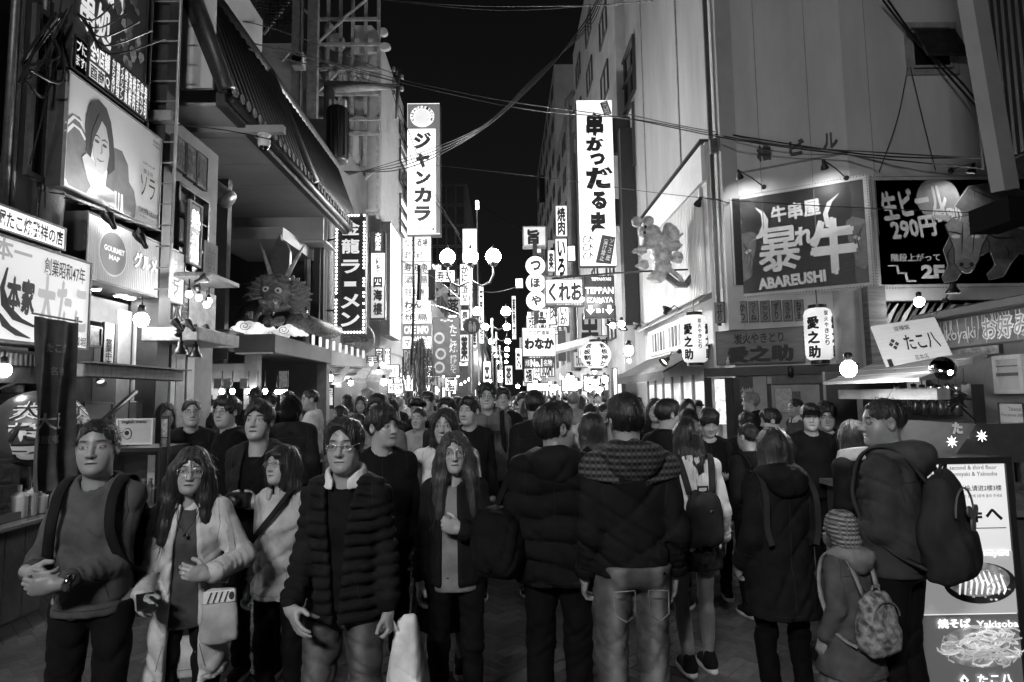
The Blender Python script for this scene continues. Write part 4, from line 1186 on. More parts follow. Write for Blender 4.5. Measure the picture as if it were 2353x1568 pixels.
# stall body
st = thing('octopus_stall', 'dark wooden octopus ball stall with counter below the big white sign', 'stall', Matrix.Translation((-4.0, 4.2, 0))); refresh()
wbox(st, 'back_wall', M(.09, .6, .4, 2, .2, 0, (1, 1, .2)), -4.43, -4.36, 1.5, 5.72, 0, 3.0)
for k in range(26):
    wbox(st, 'wall_plank', WOOD, -4.355, -4.335, 3.3 + k * .092, 3.3 + k * .092 + .086, 0, 1.95)
zt, zb = zat(80, 808, -4.0), zat(80, 850, -4.0)
wbox(st, 'slat_box', M(.03, .5), -4.33, -4.02, 2.5, 5.6, zb, zt)
for k in range(60): wbox(st, 'slat', M(.2, .5, .2, 8, .1), -4.02, -4.0, 2.6 + k * .05, 2.6 + k * .05 + .022, zb + .03, zt - .03)
wbox(st, 'fascia', M(.03, .5), -4.33, -3.95, 2.5, 5.65, zb - .12, zb)
wbox(st, 'counter', M(.08, .55, .4, 3, .25, 0, (1, 3, .5)), -4.33, -3.62, 2.3, 4.95, .12, .80)
wbox(st, 'counter_top', M(.35, .25, .2, 5, .05, .5), -4.36, -3.56, 2.3, 5.0, .80, .84, .008)
for k in range(14): wbox(st, 'counter_board', M(.1, .55, .4, 4, .2), -3.62, -3.605, 2.34 + k * .185, 2.34 + k * .185 + .176, .14, .79)
wbox(st, 'griddle', M(.3, .3, .3, 5, .1, .8), -4.25, -3.62, 2.6, 4.35, .84, 1.02, .01)
mb = MB(); mb.tube([atX(-40, 905, -4.0), atX(66, 868, -4.0)], .02, 6); on(st, mb, 'brace', STEEL)
for k in range(5):
    q = Vector((-3.95, 2.0 + k * .72, 1.98)); bulb('bare bulb lighting the griddle under the octopus stall sign', q, .05, 30, 'bulbs under the octopus stall sign', (0, 0, .05))
fr = frame(('x', -4.3), 0, 60, 868, 905)
sign('dish_photos', 'row of small dish photos on the back wall of the octopus stall', fr, M(.25, .4, .8, 26, 0), (), 'picture', .02, .01, STEEL)
for i, (px, py, hh_) in enumerate(((44, 1150, .2), (66, 1152, .22), (90, 1150, .16))):
    q = atX(px, 1172, -3.72); rr = thing('condiment_tub', ('tall white tub', 'white pump tub', 'small white tub')[i] + ' on the octopus stall counter', 'tub', Matrix.Translation((q.x, q.y, .842)))
    MB().lathe([(.04, 0), (.05, .01), (.055, hh_ * .8), (.058, hh_ * .8 + .01)], 14).build('cup', WHITE, rr, True)
    MB().lathe([(.05, hh_ * .82), (.03, hh_ * .95), (.012, hh_ * 1.0), (.012, hh_ * 1.25)], 10).build('lid', WHITE, rr, True)
q = atX(61, 1158, -4.3); fr = frame(('x', -4.3), 52, 70, 1142, 1170)
fr = frame(('x', -4.3), 50, 66, 1143, 1170); sign('wall_switch', 'small white switch plate on the octopus stall wall', fr, WHITE, [('注意', .2, .2, .8, .5)], 'switch', .02, .002, WHITE)
dcase = thing('display_case', 'glass display case of octopus balls lit from inside on the octopus stall counter', 'display case', Matrix.Translation((-3.95, 4.45, 1.02))); refresh()
wbox(dcase, 'base', M(.3, .3, .2, 6, .05, .7), -4.2, -3.68, 4.1, 4.9, .845, .9); wbox(dcase, 'top', M(.25, .3, .2, 6, .05, .7), -4.2, -3.72, 4.1, 4.9, 1.27, 1.3); wbox(dcase, 'lamp_strip', G(2.6), -4.0, -3.95, 4.15, 4.85, 1.255, 1.269)
for y in (4.1, 4.88): wbox(dcase, 'post', STEEL, -3.72, -3.7, y, y + .02, .9, 1.27)
wbox(dcase, 'glass_pane', glass(.9), -3.712, -3.706, 4.12, 4.88, .9, 1.27)
for z in (.9, 1.08): wbox(dcase, 'tray', M(.4, .4, .3, 9), -4.15, -3.76, 4.13, 4.87, z, z + .012)
mb = MB()
for i in range(14):
    for j in range(4):
        for z in (.94, 1.12): mb.ball((-4.1 + j * .1, 4.16 + i * .05, z), .024, 7, 5)
o = on(dcase, mb, 'octopus_balls', M(.25, .4, .5, 20), None, True); o['kind'] = 'stuff'
for k, (y, hh_, n_) in enumerate(((3.5, .22, 'stack of paper trays'), (3.7, .16, 'chopstick holder'), (3.9, .25, 'tall sauce can'), (3.3, .12, 'folded cloth pile'))):
    rr = thing('counter_item', n_ + ' on the near end of the octopus stall counter', 'tray stack' if k == 0 else 'holder' if k == 1 else 'can' if k == 2 else 'cloth', Matrix.Translation((-3.7, y, .842)))
    if k in (0, 3):
        for q in range(6): MB().box(-.08, .08, -.06, .06, q * hh_ / 6, q * hh_ / 6 + hh_ / 7, .004).build('layer', M((.5, .3, .6)[q % 3], .6), rr)
    else:
        MB().lathe([(.04, 0), (.045, .01), (.045, hh_ * .7), (.04, hh_ * .72)], 14).build('can_body', M(.2, .3, .3, 9, 0, .6), rr, True); MB().lathe([(.02, hh_ * .72), (.02, hh_), (.01, hh_ * 1.02)], 10).build('cap', WHITE, rr)
# balloon lantern of the stall
q = atX(94, 985, -3.72)
bl = thing('balloon_sign', 'round balloon sign with outlined brush characters at the octopus stall', 'balloon sign', Matrix.Translation(q)); refresh()
R0 = .33
mb = MB(); mb.ball((0, 0, 0), R0, 28, 18, (1, 1, .93)); mb.build('balloon', M(.07, .35, .3, 4, .05), bl, True)
mb = MB(); mb.lathe([(.07, -.33), (.09, -.31), (.09, -.29)], 16); mb.build('collar', DARK, bl)
mb = MB(); mb.tube([(0, 0, -.32), (-.1, 0, -q.z + .84)], .02, 8); mb.build('stand', STEEL, bl)
def wrap(mb, R, sq, ang):
    """bend lettering lying in local xz round a ball"""
    out = []
    for x, y, z in mb.v:
        a = ang + x / R; rr_ = R + z
        zz = y; c = math.sqrt(max(1 - (zz / (R * sq)) ** 2, .02))
        out.append((rr_ * c * math.sin(a), -rr_ * c * math.cos(a), zz))
    mb.v = out; return mb
for ang in (.35, 1.6):
    for col, bb, z in ((M(.85, .5), .21, .004), (INK, .0, .010)):
        for i, chh in enumerate('大たこ'):
            m2 = MB(); put_text(m2, chh, -.12, .22 - .16 * i - .145, .12, .22 - .16 * i, z, bb); wrap(densify(m2), R0, .93, ang).build('lettering', col, bl)
# nobori flag
fx = -3.2
p = atX(176, 735, fx); nb = thing('nobori_flag', 'dark hanging street flag with pale characters on a thin pole', 'flag', Matrix.Translation((p.x, p.y, 0))); refresh()
mb = MB(); mb.tube([(p.x, p.y, 0), (p.x, p.y, p.z + .02)], .013, 8); on(nb, mb, 'pole', M(.35, .4, .2, 8, .05, .3))
a, b_ = atX(73, 738, fx), atX(188, 736, fx); mb = MB(); mb.tube([(p.x, a.y, p.z - .01), (p.x, b_.y, p.z - .01)], .007, 6); on(nb, mb, 'crossbar', STEEL)
ya, yb = atX(70, 760, fx).y, atX(172, 760, fx).y; zt_, zb_ = p.z - .03, zat(120, 1125, fx)
vs, fs = [], []
nu, nv = 24, 40
def flagpt(i, j):
    u, v = i / nu, j / nv
    w_ = .035 * math.sin(u * 13 + v * 2) * (.3 + v) + .03 * math.sin(v * 5 + u * 3) * v
    k = 1 - .25 * v * v
    return (p.x + .02 + w_, yb + (ya - yb) * (1 - u) * k + .0, zt_ + (zb_ - zt_) * v)
for i in range(nu + 1):
    for j in range(nv + 1): vs.append(flagpt(i, j))
fs = [(i * (nv + 1) + j, (i + 1) * (nv + 1) + j, (i + 1) * (nv + 1) + j + 1, i * (nv + 1) + j + 1) for i in range(nu) for j in range(nv)]
on(nb, MB().add(vs, fs), 'cloth', cloth(.09), None, True)
for s, y0, y1, wd, tone in (('名物', .28, .33, .25, .2), ('たこ焼', .14, .2, .4, .16), ('大阪', .55, .65, .6, .5), ('道頓堀', .68, .73, .5, .2)):
    m2 = MB(); put_text(m2, s, -.5 * wd, 0, .5 * wd, 1, 0, .02)
    out = []
    for x, y, z in m2.v:
        u, v = .5 + x, y0 + (y1 - y0) * (1 - y)
        fp = flagpt(u * nu, v * nv); out.append((fp[0] + .012, fp[1], fp[2]))
    m2.v = out; on(nb, m2, 'lettering', M(tone, .8))
# drinks cooler with the English menu board
fr = frame(('y', 5.1), 250, 362, 1030, 1410); m_, w, h = fr
z0 = m_.translation.z - h / 2; dc = thing('drinks_cooler', 'tall dark glass drinks cooler with bottles under the English menu board', 'cooler', Matrix.Translation((m_.translation.x, m_.translation.y, 0))); hh_ = m_.translation.z + h / 2
mb = MB(); mb.box(-w / 2, -w / 2 + .04, 0, .5, .0, hh_); mb.box(w / 2 - .04, w / 2, 0, .5, 0, hh_); mb.box(-w / 2, w / 2, .46, .5, 0, hh_); mb.box(-w / 2 + .04, w / 2 - .04, 0, .46, hh_ - .06, hh_); mb.box(-w / 2 + .04, w / 2 - .04, 0, .46, 0, .42)
mb.build('body', M(.02, .4), dc)
for z in (.62, .86): MB().box(-w / 2 + .04, w / 2 - .04, .03, .45, z, z + .015).build('shelf', M(.5, .4, .1, 9, 0, .5), dc)
MB().box(-w / 2 + .04, w / 2 - .04, .44, .455, .44, hh_ - .07).build('lit_back', G(.12), dc)
MB().box(-w / 2 + .02, w / 2 - .02, -.012, -.002, .43, hh_ - .03).build('glass_door', glass(.8), dc)
for k in range(7): MB().box(-w / 2 + .06, w / 2 - .06, -.008, 0, .06 + k * .035, .075 + k * .035).build('vent_slat', M(.04, .5), dc)
for row, z in enumerate((.635, .875)):
    for k in range(5):
        q = thing('drink_bottle', 'plastic drink bottle on the %s shelf of the drinks cooler' % ('lower', 'upper')[row], 'bottle', Matrix.Translation((m_.translation.x - w / 2 + .085 + k * (w - .17) / 4, m_.translation.y + .12, z)), 'bottles in the drinks cooler')
        MB().lathe([(.03, 0), (.033, .02), (.033, .12), (.014, .165), (.014, .18)], 12).build('bottle', M((.35, .2, .45, .28)[k % 4], .25, .2, 9, 0), q, True)
        MB().lathe([(.016, .18), (.016, .2)], 10).build('cap', WHITE, q)
fr = frame(('y', 5.05), 268, 353, 962, 1022); q = fr
r, w, h = sign('english_menu_board', 'pale English menu board with a round emblem on top of the drinks cooler', fr, M(.45, .5, .12, 5, 0), [('English menu', .14, .06, .8, .22, dict(b=.02))], 'board', .03, .014, M(.6, .4))
shape(r, 'emblem', ellpts(.3, .58, .12, .22, 22), w, h, INK, .002); shape(r, 'emblem', ellpts(.3, .58, .105, .19, 22), w, h, M(.5), .006); shape(r, 'emblem', ellpts(.3, .55, .06, .09, 16), w, h, INK, .010)
fr = frame(('y', 5.2), 366, 386, 955, 1130); rr = thing('menu_stand', 'slim dark stand holding dish photos beside the drinks cooler', 'stand', fr[0]); MB().box(-fr[1] / 2, fr[1] / 2, -fr[2] / 2 - 1, fr[2] / 2, -.03, 0).build('stand_panel', DARK, rr)
for k in range(4): MB().box(-fr[1] / 2 + .01, fr[1] / 2 - .01, fr[2] / 2 - .02 - .16 * (k + 1), fr[2] / 2 - .03 - .16 * k, 0, .006).build('photo', M((.35, .2, .28, .15)[k], .4, .7, 30, 0), rr)
# grill shop: boards, window, ledges, bulbs
zz = lambda zx, zy: (zx * .3241, 433 + zy * .3241)
refresh()
for i, (a, b_, t0, t1, u0, u1, ch) in enumerate(((400, 427, 306, 380, 326, 404, '焼'), (429, 452, 328, 405, 345, 425, '浜'), (453, 476, 345, 425, 363, 443, '焼'))):
    fr = frame(('x', -3.9), a, b_, t0, t1, u0, u1)
    sign('character_board', 'hanging brown board with a dark brush character, %s of the three' % ('first', 'middle', 'last')[i], fr, M(.11, .6, .3, 5, .1), [(ch, .12, .08, .88, .92, dict(b=.05, m=M(.02)))], 'board', .05, .01, M(.06), None, 'brown character boards over the grill shop')
fr = frame(('x', -4.1), 400, 472, 405, 630, 470, 640); window(b3, loc(b3, fr[0]), fr[1], fr[2], M(.05, .1, .4, 4, 0), (2, 3), fw=.04)
fr = frame(('x', -3.95), 433, 463, 465, 612); sign('neon_window_sign', 'narrow window sign with glowing white characters on the grill shop', fr, M(.06, .3, .3, 5, 0), [('熱', .15, .12, .85, .42, dict(m=G(1.6), b=.04)), ('烈', .2, .48, .8, .7, dict(m=G(.5))), ('心', .2, .76, .8, .96, dict(m=G(1.3), b=.04))], 'sign', .05, .03, M(.3))
fr = frame(('x', -3.6), 470, 500, 552, 625, 565, 638); sign('cloth_banner', 'pale tilted cloth banner hanging past the grill shop ledge', fr, M(.24, .8, .3, 6, .1), [('前', .2, .15, .8, .85, dict(m=M(.08)))], 'banner', .02, .0)
def ledge(x0, x1, pxa, pxb, py, t, name, lab, mat):
    ya, yb_ = at_x(pxa, (x0 + x1) / 2), at_x(pxb, (x0 + x1) / 2); z = zat(pxb, py, (x0 + x1) / 2)
    rr = thing(name, lab, 'ledge', Matrix.Translation(((x0 + x1) / 2, (ya + yb_) / 2, z))); MB().box(-(x1 - x0) / 2, (x1 - x0) / 2, -(yb_ - ya) / 2, (yb_ - ya) / 2, -t, 0, .01).build('ledge', mat, rr); return rr
ledge(-4.15, -3.55, 418, 492, 650, .06, 'wooden_ledge', 'pale wooden ledge with bulbs hanging under it on the grill shop', WOODX)
ledge(-4.15, -3.5, 385, 490, 772, .16, 'tiled_ledge', 'thick carved ledge carrying spotlights above the grill shop doorway', M(.22, .6, .4, 9, .3))
wbox(b3, 'lit_wall', M(.45, .6, .4, 7, .1), -4.148, -4.1, 7.37, 8.7, zat(440, 755, -4.1), zat(440, 660, -4.1))
fr = frame(('x', -4.08), 395, 432, 668, 750, 690, 752); sign('brush_board', 'pale board with big dark brush characters under the wooden ledge', fr, M(.5, .6, .3, 8, 0), [('水産', .05, .1, .95, .9, dict(b=.06))], 'board', .04, .01)
for i, (zx, zy) in enumerate(((1340, 750), (1410, 775), (1480, 800), (1465, 825))):
    bulb('small bright bulb hanging under the wooden ledge of the grill shop', atX(*zz(zx, zy), -3.6), .035, 55, 'bulbs under the wooden ledge', (0, 0, .1))
for i, (zx, zy) in enumerate(((1245, 950), (1330, 950), (1375, 990), (1455, 990))):
    q = atX(*zz(zx, zy), -3.62); spot('small spotlight standing on the carved ledge', q, (-.5, .1, .55), q + Vector((.0, .06, -.12)), .05, 30, 'spotlights on the carved ledge')
q = atX(*zz(1460, 635), -3.55); spot('floodlight fixed at the end of the wooden ledge', q, (.8, .3, .5), q + Vector((-.1, 0, -.12)), .06, 14, None)
for i, (zx, zy) in enumerate(((1280, 1170), (1385, 1190))):
    q = atX(*zz(zx, zy), -3.6); spot('downward shop lamp under the carved ledge, %s one' % ('nearer', 'farther')[i], q, (0, 0, -1), q + Vector((0, 0, .3)), .07, 26, 'downward lamps under the carved ledge')
for a, b_, m_ in ((386, 396, WHITE), (398, 418, M(.3, .5)), (424, 440, WHITE)): wbox(b3, 'pillar', m_, -4.148, -4.02, at_x(a, -4.05), at_x(b_, -4.05), 0, zat(400, 830, -4.05) + .5)
window(b3, loc(b3, frame(('x', -4.09), 400, 424, 812, 850)[0]), .3, .3, M(.1), (1, 6))
# ------------------------------------------------------------------ ramen restaurant with the tiled roof and the dragon
kb = thing('ramen_restaurant', 'ramen restaurant with big tiled eaves, pale soffit panels and an open dark corner', 'building', Matrix.Translation((-4.4, 11.0, 0))); refresh()
SOF = M(.38, .6, .1, 2, .05)
wbox(kb, 'flank_wall', M(.13, .7, .2, 2, .12), -8.5, -4.7, 10.3, 10.45, 0, 6.0)
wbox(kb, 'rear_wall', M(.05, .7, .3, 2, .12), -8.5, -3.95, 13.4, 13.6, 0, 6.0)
wbox(kb, 'gable_panel', M(.5, .6, .08, 1.5, .05), -4.35, -3.72, 7.62, 7.68, 5.75, 9.2)
for k in range(5): wbox(kb, 'soffit_panel', SOF, -6.4, -3.66, 7.64 + k * 1.0, 7.64 + k * 1.0 + .985, 5.52, 5.56)
wbox(kb, 'soffit_panel', M(.42, .6, .1, 2, .05), -8.4, -3.7, 12.65, 13.4, 5.0, 5.04)
for k in range(3): wbox(kb, 'bulkhead_panel', M(.44, .6, .1, 2, .05), -8.4 + k * 1.56, -8.4 + k * 1.56 + 1.545, 12.58, 12.64, 5.04, 5.56)
wbox(kb, 'eave_board', M(.035, .6, .3, 4, .1), -3.66, -3.55, 7.6, 15.2, 5.5, 5.68)
mb = MB(); mb.tube([(-3.5, 7.7, 5.62), (-3.5, 15.2, 5.62)], .06, 8); on(kb, mb, 'gutter', M(.05, .4, .3, 5, .05, .5), None, True)
wbox(kb, 'parapet', M(.4, .6, .15, 2, .1), -4.7, -4.3, 7.62, 10.6, 7.5, 8.6)
e0, e1 = Vector((-3.52, 0, 5.68)), Vector((-4.22, 0, 7.6))
mb = MB(); mb.add([(e0.x, 7.6, e0.z), (e0.x, 15.2, e0.z), (e1.x, 15.2, e1.z), (e1.x, 7.6, e1.z), (e0.x - .1, 7.6, e0.z - .02), (e0.x - .1, 15.2, e0.z - .02), (e1.x - .2, 15.2, e1.z), (e1.x - .2, 7.6, e1.z)], [(0, 1, 2, 3), (7, 6, 5, 4), (0, 3, 7, 4), (1, 5, 6, 2), (3, 2, 6, 7), (0, 4, 5, 1)])
on(kb, mb, 'roof_slope', M(.02, .5, .3, 6, .1))
TILE = M(.035, .38, .4, 14, .15)
b = MB(); b.tube([(0, 0, 0), (e1.x - e0.x, 0, e1.z - e0.z)], .055, 8); tile_me = mesh_np('roof_tile', b.v, b.f, True); tile_me.materials.append(TILE)
b = MB(); b.lathe([(.066, 0), (.066, .03), (.05, .032), (.045, .024)], 14, Matrix.Rotation(math.pi / 2, 4, 'Y')); disc_me = mesh_np('tile_end', b.v, b.f); disc_me.materials.append(M(.16, .4, .3, 20, .1))
inv = kb.matrix_world.inverted()
for k in range(38):
    y = 7.7 + k * .2
    if 10.9 < y < 11.2: continue
    for nm, me_, dx in (('roof_tile', tile_me, 0), ('tile_end', disc_me, .045)):
        o = bpy.data.objects.new(nm, me_); C.objects.link(o); o.parent = kb; o.location = inv @ Vector((e0.x + dx, y, e0.z + .05))
mb = MB(); mb.tube([(e0.x + .03, 11.05, e0.z + .02), (e1.x + .02, 10.6, e1.z + .02)], .13, 8); on(kb, mb, 'hip_ridge', TILE, None, True)
mb = MB(); mb.tube([(e1.x, 7.6, e1.z + .05), (e1.x, 15.2, e1.z + .05)], .12, 8); on(kb, mb, 'roof_ridge', TILE, None, True)
mb = MB(); mb.tube([(e0.x + .02, 7.58, e0.z + .04), (e1.x, 7.58, e1.z + .06)], .09, 8); on(kb, mb, 'verge_tile', TILE, None, True)
# round duct, ceiling box, posts of the dark corner
mb = MB(); a, b_ = atY(470, 418, 9.9), atY(528, 462, 9.9); mb.tube([a + (a - b_) * 1.5, a, b_], .15, 14); mb.tube([b_ - (b_ - a) * .1, b_ - (b_ - a) * .06], .165, 14)
rr = thing('round_duct', 'short round metal duct sticking out under the pale soffit', 'duct', Matrix.Translation((a + b_) / 2)); refresh(); on(rr, mb, 'pipe', M(.3, .4, .4, 6, .2, .6), None, True)
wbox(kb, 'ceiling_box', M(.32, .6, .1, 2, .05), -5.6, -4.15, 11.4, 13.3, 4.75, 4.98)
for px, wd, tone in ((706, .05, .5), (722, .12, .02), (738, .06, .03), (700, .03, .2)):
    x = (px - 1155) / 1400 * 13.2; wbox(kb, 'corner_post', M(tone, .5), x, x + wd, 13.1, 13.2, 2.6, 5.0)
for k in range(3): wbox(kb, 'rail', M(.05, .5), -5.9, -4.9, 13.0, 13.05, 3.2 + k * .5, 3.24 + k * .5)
# canopy and shop front below
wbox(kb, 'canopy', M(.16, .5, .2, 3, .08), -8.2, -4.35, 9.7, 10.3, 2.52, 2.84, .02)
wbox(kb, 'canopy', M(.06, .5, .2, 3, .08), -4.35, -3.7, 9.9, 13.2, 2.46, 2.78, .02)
wbox(kb, 'canopy_valance', M(.05, .6), -8.2, -4.36, 9.68, 9.72, 2.36, 2.52)
wbox(kb, 'fascia', M(.14, .6, .2, 3, .08), -8.2, -4.25, 10.2, 10.29, 2.02, 2.32)
wbox(kb, 'counter_front', M(.3, .6, .4, 3, .2), -8.2, -4.6, 10.1, 10.28, 0, .95)
wbox(kb, 'kitchen_wall', M(.34, .5, .4, 3, .1), -8.2, -4.75, 10.25, 10.29, .95, 2.02)
wbox(kb, 'corner_pillar', M(.1, .6, .3, 4, .1), -4.2, -4.0, 9.95, 10.15, 0, 2.46)
wbox(kb, 'corner_pillar', M(.12, .6, .3, 4, .1), -3.95, -3.75, 13.0, 13.25, 0, 2.46)
for k, px in enumerate((469, 510, 534, 571, 592, 609)): bulb('bright bare bulb in a row over the ramen counter', atY(px, 900, 9.85), .038, 42, 'bulbs over the ramen counter', (0, 0, .25))
for k, zx in enumerate((800, 822, 845, 868)): bulb('small bright bulb in a close cluster at the ramen shop corner', atY(376.5 + zx * .3241, 901, 9.9), .03, 38, 'clustered bulbs at the ramen shop corner', (0, 0, .2))
for k, px in enumerate((500, 522, 560)): fr = frame(('y', 9.8), px - 9, px + 8, 870, 893); sign('cloth_strip', 'short pale cloth strip hanging in the ramen counter opening', fr, M(.4, .8, .3, 9), (), 'cloth', .01, 0, None, None, 'cloth strips in the ramen counter')
fr = frame(('y', 9.6), 640, 662, 852, 890); sign('menu_card', 'pale menu cards hanging under the ramen canopy corner', fr, M(.3, .5, .7, 25, 0), (), 'menu', .02, .01)
# cloud plinth
CZ = .3241 / (1400 / 11.0)
o3 = atY(376.5 + 800 * .3241, 433 + 750 * .3241, 11.0)
D = lambda zx, zy, d=0.0: Vector(((zx - 800) * CZ, d, (750 - zy) * CZ))
cl = thing('cloud_plinth', 'glowing white cloud shaped plinth with spiral lines under the dragon', 'plinth', Matrix.Translation(o3))
P = grid((-.95, -.5, -1.0), (.75, .3, -.4), .022); d = None
rc = random.Random(5)
for zx, zy, r_ in [(515, 1010, 34), (560, 980, 40), (610, 985, 46), (660, 995, 46), (710, 1005, 40), (560, 1030, 32), (620, 1040, 32), (680, 1040, 30), (760, 1010, 34), (800, 1035, 34), (850, 1015, 38), (900, 1010, 40), (940, 1025, 34), (985, 1035, 24), (1015, 1045, 14), (870, 1045, 30)]:
    c = D(zx, zy, rc.uniform(-.08, .02)); q = ell(P, c, (r_ * CZ, .12, r_ * CZ)); d = q if d is None else smin(d, q, .012)
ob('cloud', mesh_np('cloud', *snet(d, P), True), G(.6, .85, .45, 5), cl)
mb = MB()
for cx, cy, r_ in ((610, 985, 40), (515, 1012, 24), (880, 1015, 38), (790, 1040, 24)):
    mb.tube([D(cx + r_ * (1 - t / 26) * math.cos(t * .5), cy + r_ * (1 - t / 26) * .8 * math.sin(t * .5), -.19) for t in range(22)], .006, 4)
mb.build('spiral', M(.1), cl)
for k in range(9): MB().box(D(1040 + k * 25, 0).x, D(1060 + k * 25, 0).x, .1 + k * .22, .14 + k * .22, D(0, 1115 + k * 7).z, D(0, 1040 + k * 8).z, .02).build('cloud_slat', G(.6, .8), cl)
# the dragon
dr = thing('dragon_sculpture', 'large carved dragon head with horns and spiky fins on the cloud plinth', 'sculpture', Matrix.Translation(o3))
P = grid((-.5, -.62, -.85), (.5, .5, .55), .016)
d = ell(P, D(790, 730, .05), (.27, .3, .34))
d = smin(d, ell(P, D(760, 655, -.12), (.14, .12, .07)), .05); d = smin(d, ell(P, D(860, 655, -.12), (.13, .12, .07)), .05)
d = smin(d, cap(P, D(800, 770, -.15), D(810, 850, -.42), .16, .13), .08)
for s in (-1, 1): d = smin(d, ell(P, D(805 + s * 26, 838, -.5), (.055, .06, .05)), .03)
d = smin(d, cap(P, D(720, 850, -.1), D(800, 885, -.4), .07, .075), .04); d = smin(d, cap(P, D(880, 850, -.1), D(810, 885, -.4), .07, .075), .04)
d = smin(d, cap(P, D(760, 945, -.1), D(800, 975, -.36), .09, .07), .05); d = smin(d, cap(P, D(840, 945, -.1), D(800, 975, -.36), .09, .07), .05)
d = smax(d, -ell(P, D(800, 920, -.38), (.11, .2, .075)), .02)
d = d + rnoise(P, 3, 38, 4) * f32(.012) + rnoise(P, 4, 90, 3) * f32(.005)
DRG = M(.14, .26, .6, 16, .3); DRL = M(.34, .35, .5, 12, .3)
ob('head', mesh_np('head', *snet(d, P), True), DRG, dr)
for zx, zy in ((765, 735), (850, 745)):
    e = MB(); e.ball(D(zx, zy, -.27), .06, 14, 10); o = e.build('eye', PAINT, dr, True)
    e = MB(); e.ball(D(zx + 4, zy + 2, -.318), .024, 10, 8); e.build('pupil', INK, o, True)
for pts in (((772, 645), (742, 560), (708, 470), (665, 372)), ((868, 650), (905, 560), (945, 475), (985, 395))):
    e = MB(); e.tube([D(x, y, -.05 + .03 * k) for k, (x, y) in enumerate(pts)], [.05, .04, .03, .012], 9); o = e.build('horn', DRL, dr, True)
    x, y = pts[2]; s = -1 if x < 800 else 1; e = MB(); e.tube([D(x, y, .0), D(x + s * 8, y - 45, .03)], [.022, .006], 7); e.build('tine', DRL, o, True)
for s, n_ in ((-1, 9), (1, 9)):
    for k in range(n_):
        t = k / (n_ - 1); a0 = math.radians(lerp(62, -52, t)); L = lerp(110, 185, math.sin(t * 3.1)) * (1 if s < 0 else .9)
        bx, by = 795 + s * 70, 735 + lerp(-70, 90, t)
        tip = (bx + s * L * math.cos(a0), by - L * .62 * math.sin(a0)); dx, dy = tip[0] - bx, tip[1] - by; ln = math.hypot(dx, dy); nx_, ny_ = -dy / ln, dx / ln; w_ = 40
        pts = [(bx + nx_ * w_, by + ny_ * w_), (bx + dx * .6 + nx_ * w_ * .95, by + dy * .6 + ny_ * w_ * .95), tip, (bx + dx * .55 - nx_ * w_ * .9, by + dy * .55 - ny_ * w_ * .9), (bx - nx_ * w_, by - ny_ * w_)]
        e = MB(); q = [((x - 800) * CZ, (750 - y) * CZ) for x, y in pts]; e.poly(q, -.015, .015)
        e.v = [(x, .05 + .025 * k + .22 * abs(x) * .4 + z, y) for x, y, z in e.v]; fin = e.build('mane_fin', DRG, dr)
        e = MB(); e.tube([Vector(((bx - 800) * CZ, -.0 + .025 * k + .1 * abs((bx - 800) * CZ), (750 - by) * CZ)), Vector(((tip[0] - 800) * CZ, .02 + .025 * k + .09 * abs((tip[0] - 800) * CZ), (750 - tip[1]) * CZ))], [.012, .004], 5); e.build('fin_rib', M(.25, .4, .3, 9), fin)
e = MB(); e.poly([((x - 800) * CZ, (750 - y) * CZ) for x, y in ((745, 620), (730, 520), (735, 430), (765, 360), (798, 300), (805, 345), (845, 365), (872, 430), (870, 520), (845, 620))], 0, .1); e.v = [(x, .12 + z, y) for x, y, z in e.v]; e.build('crest', M(.035, .35, .6, 9, .3), dr)
for s in (-1, 1):
    e = MB(); e.tube([D(800 + s * 40, 800, -.4), D(800 + s * 100, 810, -.42), D(800 + s * 140, 770, -.36), D(800 + s * 190, 790, -.3)], [.014, .012, .01, .004], 6); e.build('whisker', M(.3, .4), dr, True)
    e = MB(); e.tube([D(800 + s * 45, 905, -.42), D(800 + s * 42, 930, -.44)], [.02, .004], 6); e.build('fang', PAINT, dr, True)
e = MB(); e.tube([D(900, 950, .1), D(1000, 960, .0), D(1070, 985, .3), D(1110, 990, .8), D(1090, 960, 1.4)], [.16, .17, .16, .14, .1], 12); e.build('body', DRG, dr, True)
e = MB(); e.tube([D(560, 960, .1), D(580, 860, .25), D(640, 800, .3)], [.2, .17, .12], 10); e.build('body', M(.02, .4, .4, 9, .2), dr, True)
for zx, zy in ((655, 905), (1035, 905)):
    e = MB()
    for k in range(3): e.tube([D(zx, zy + 25, -.2), D(zx - 14 + k * 14, zy - 12, -.26), D(zx - 16 + k * 15, zy + 8, -.34)], [.03, .025, .006], 6)
    e.build('claw', DRL, dr, True)
# tall ramen sign with its border of bulbs
fr = frame(('y', 13.9), 770, 840, 492, 768, 492, 768); m_, w, h = fr
r, w, h = sign('ramen_sign', 'tall dark upright ramen sign with white characters and a border of bulbs', fr, M(.015, .4, .3, 5, 0), [(c, .2, .055 + .155 * i, .8, .055 + .155 * i + .125, dict(m=G(.5), b=.035)) for i, c in enumerate('金龍')] + [('ラ', .2, .385, .82, .5, dict(m=G(.5), b=.035)), ('ー', .42, .535, .58, .64, dict(m=G(.5), b=.03, r=1.5708)), ('メ', .2, .67, .82, .79, dict(m=G(.5), b=.035)), ('ン', .2, .82, .82, .94, dict(m=G(.5), b=.035))], 'sign', .18, .05, M(.05))
b = MB(); b.ball((0, 0, .02), .021, 8, 6); bm_ = mesh_np('border_bulb', b.v, b.f, True); bm_.materials.append(G(9))
pts = [(-w / 2 + .035, -h / 2 + .04 + (h - .08) * i / 33) for i in range(34)] + [(w / 2 - .035, -h / 2 + .04 + (h - .08) * i / 33) for i in range(34)] + [(-w / 2 + .035 + (w - .07) * (i + 1) / 9, y) for i in range(8) for y in (-h / 2 + .04, h / 2 - .04)]
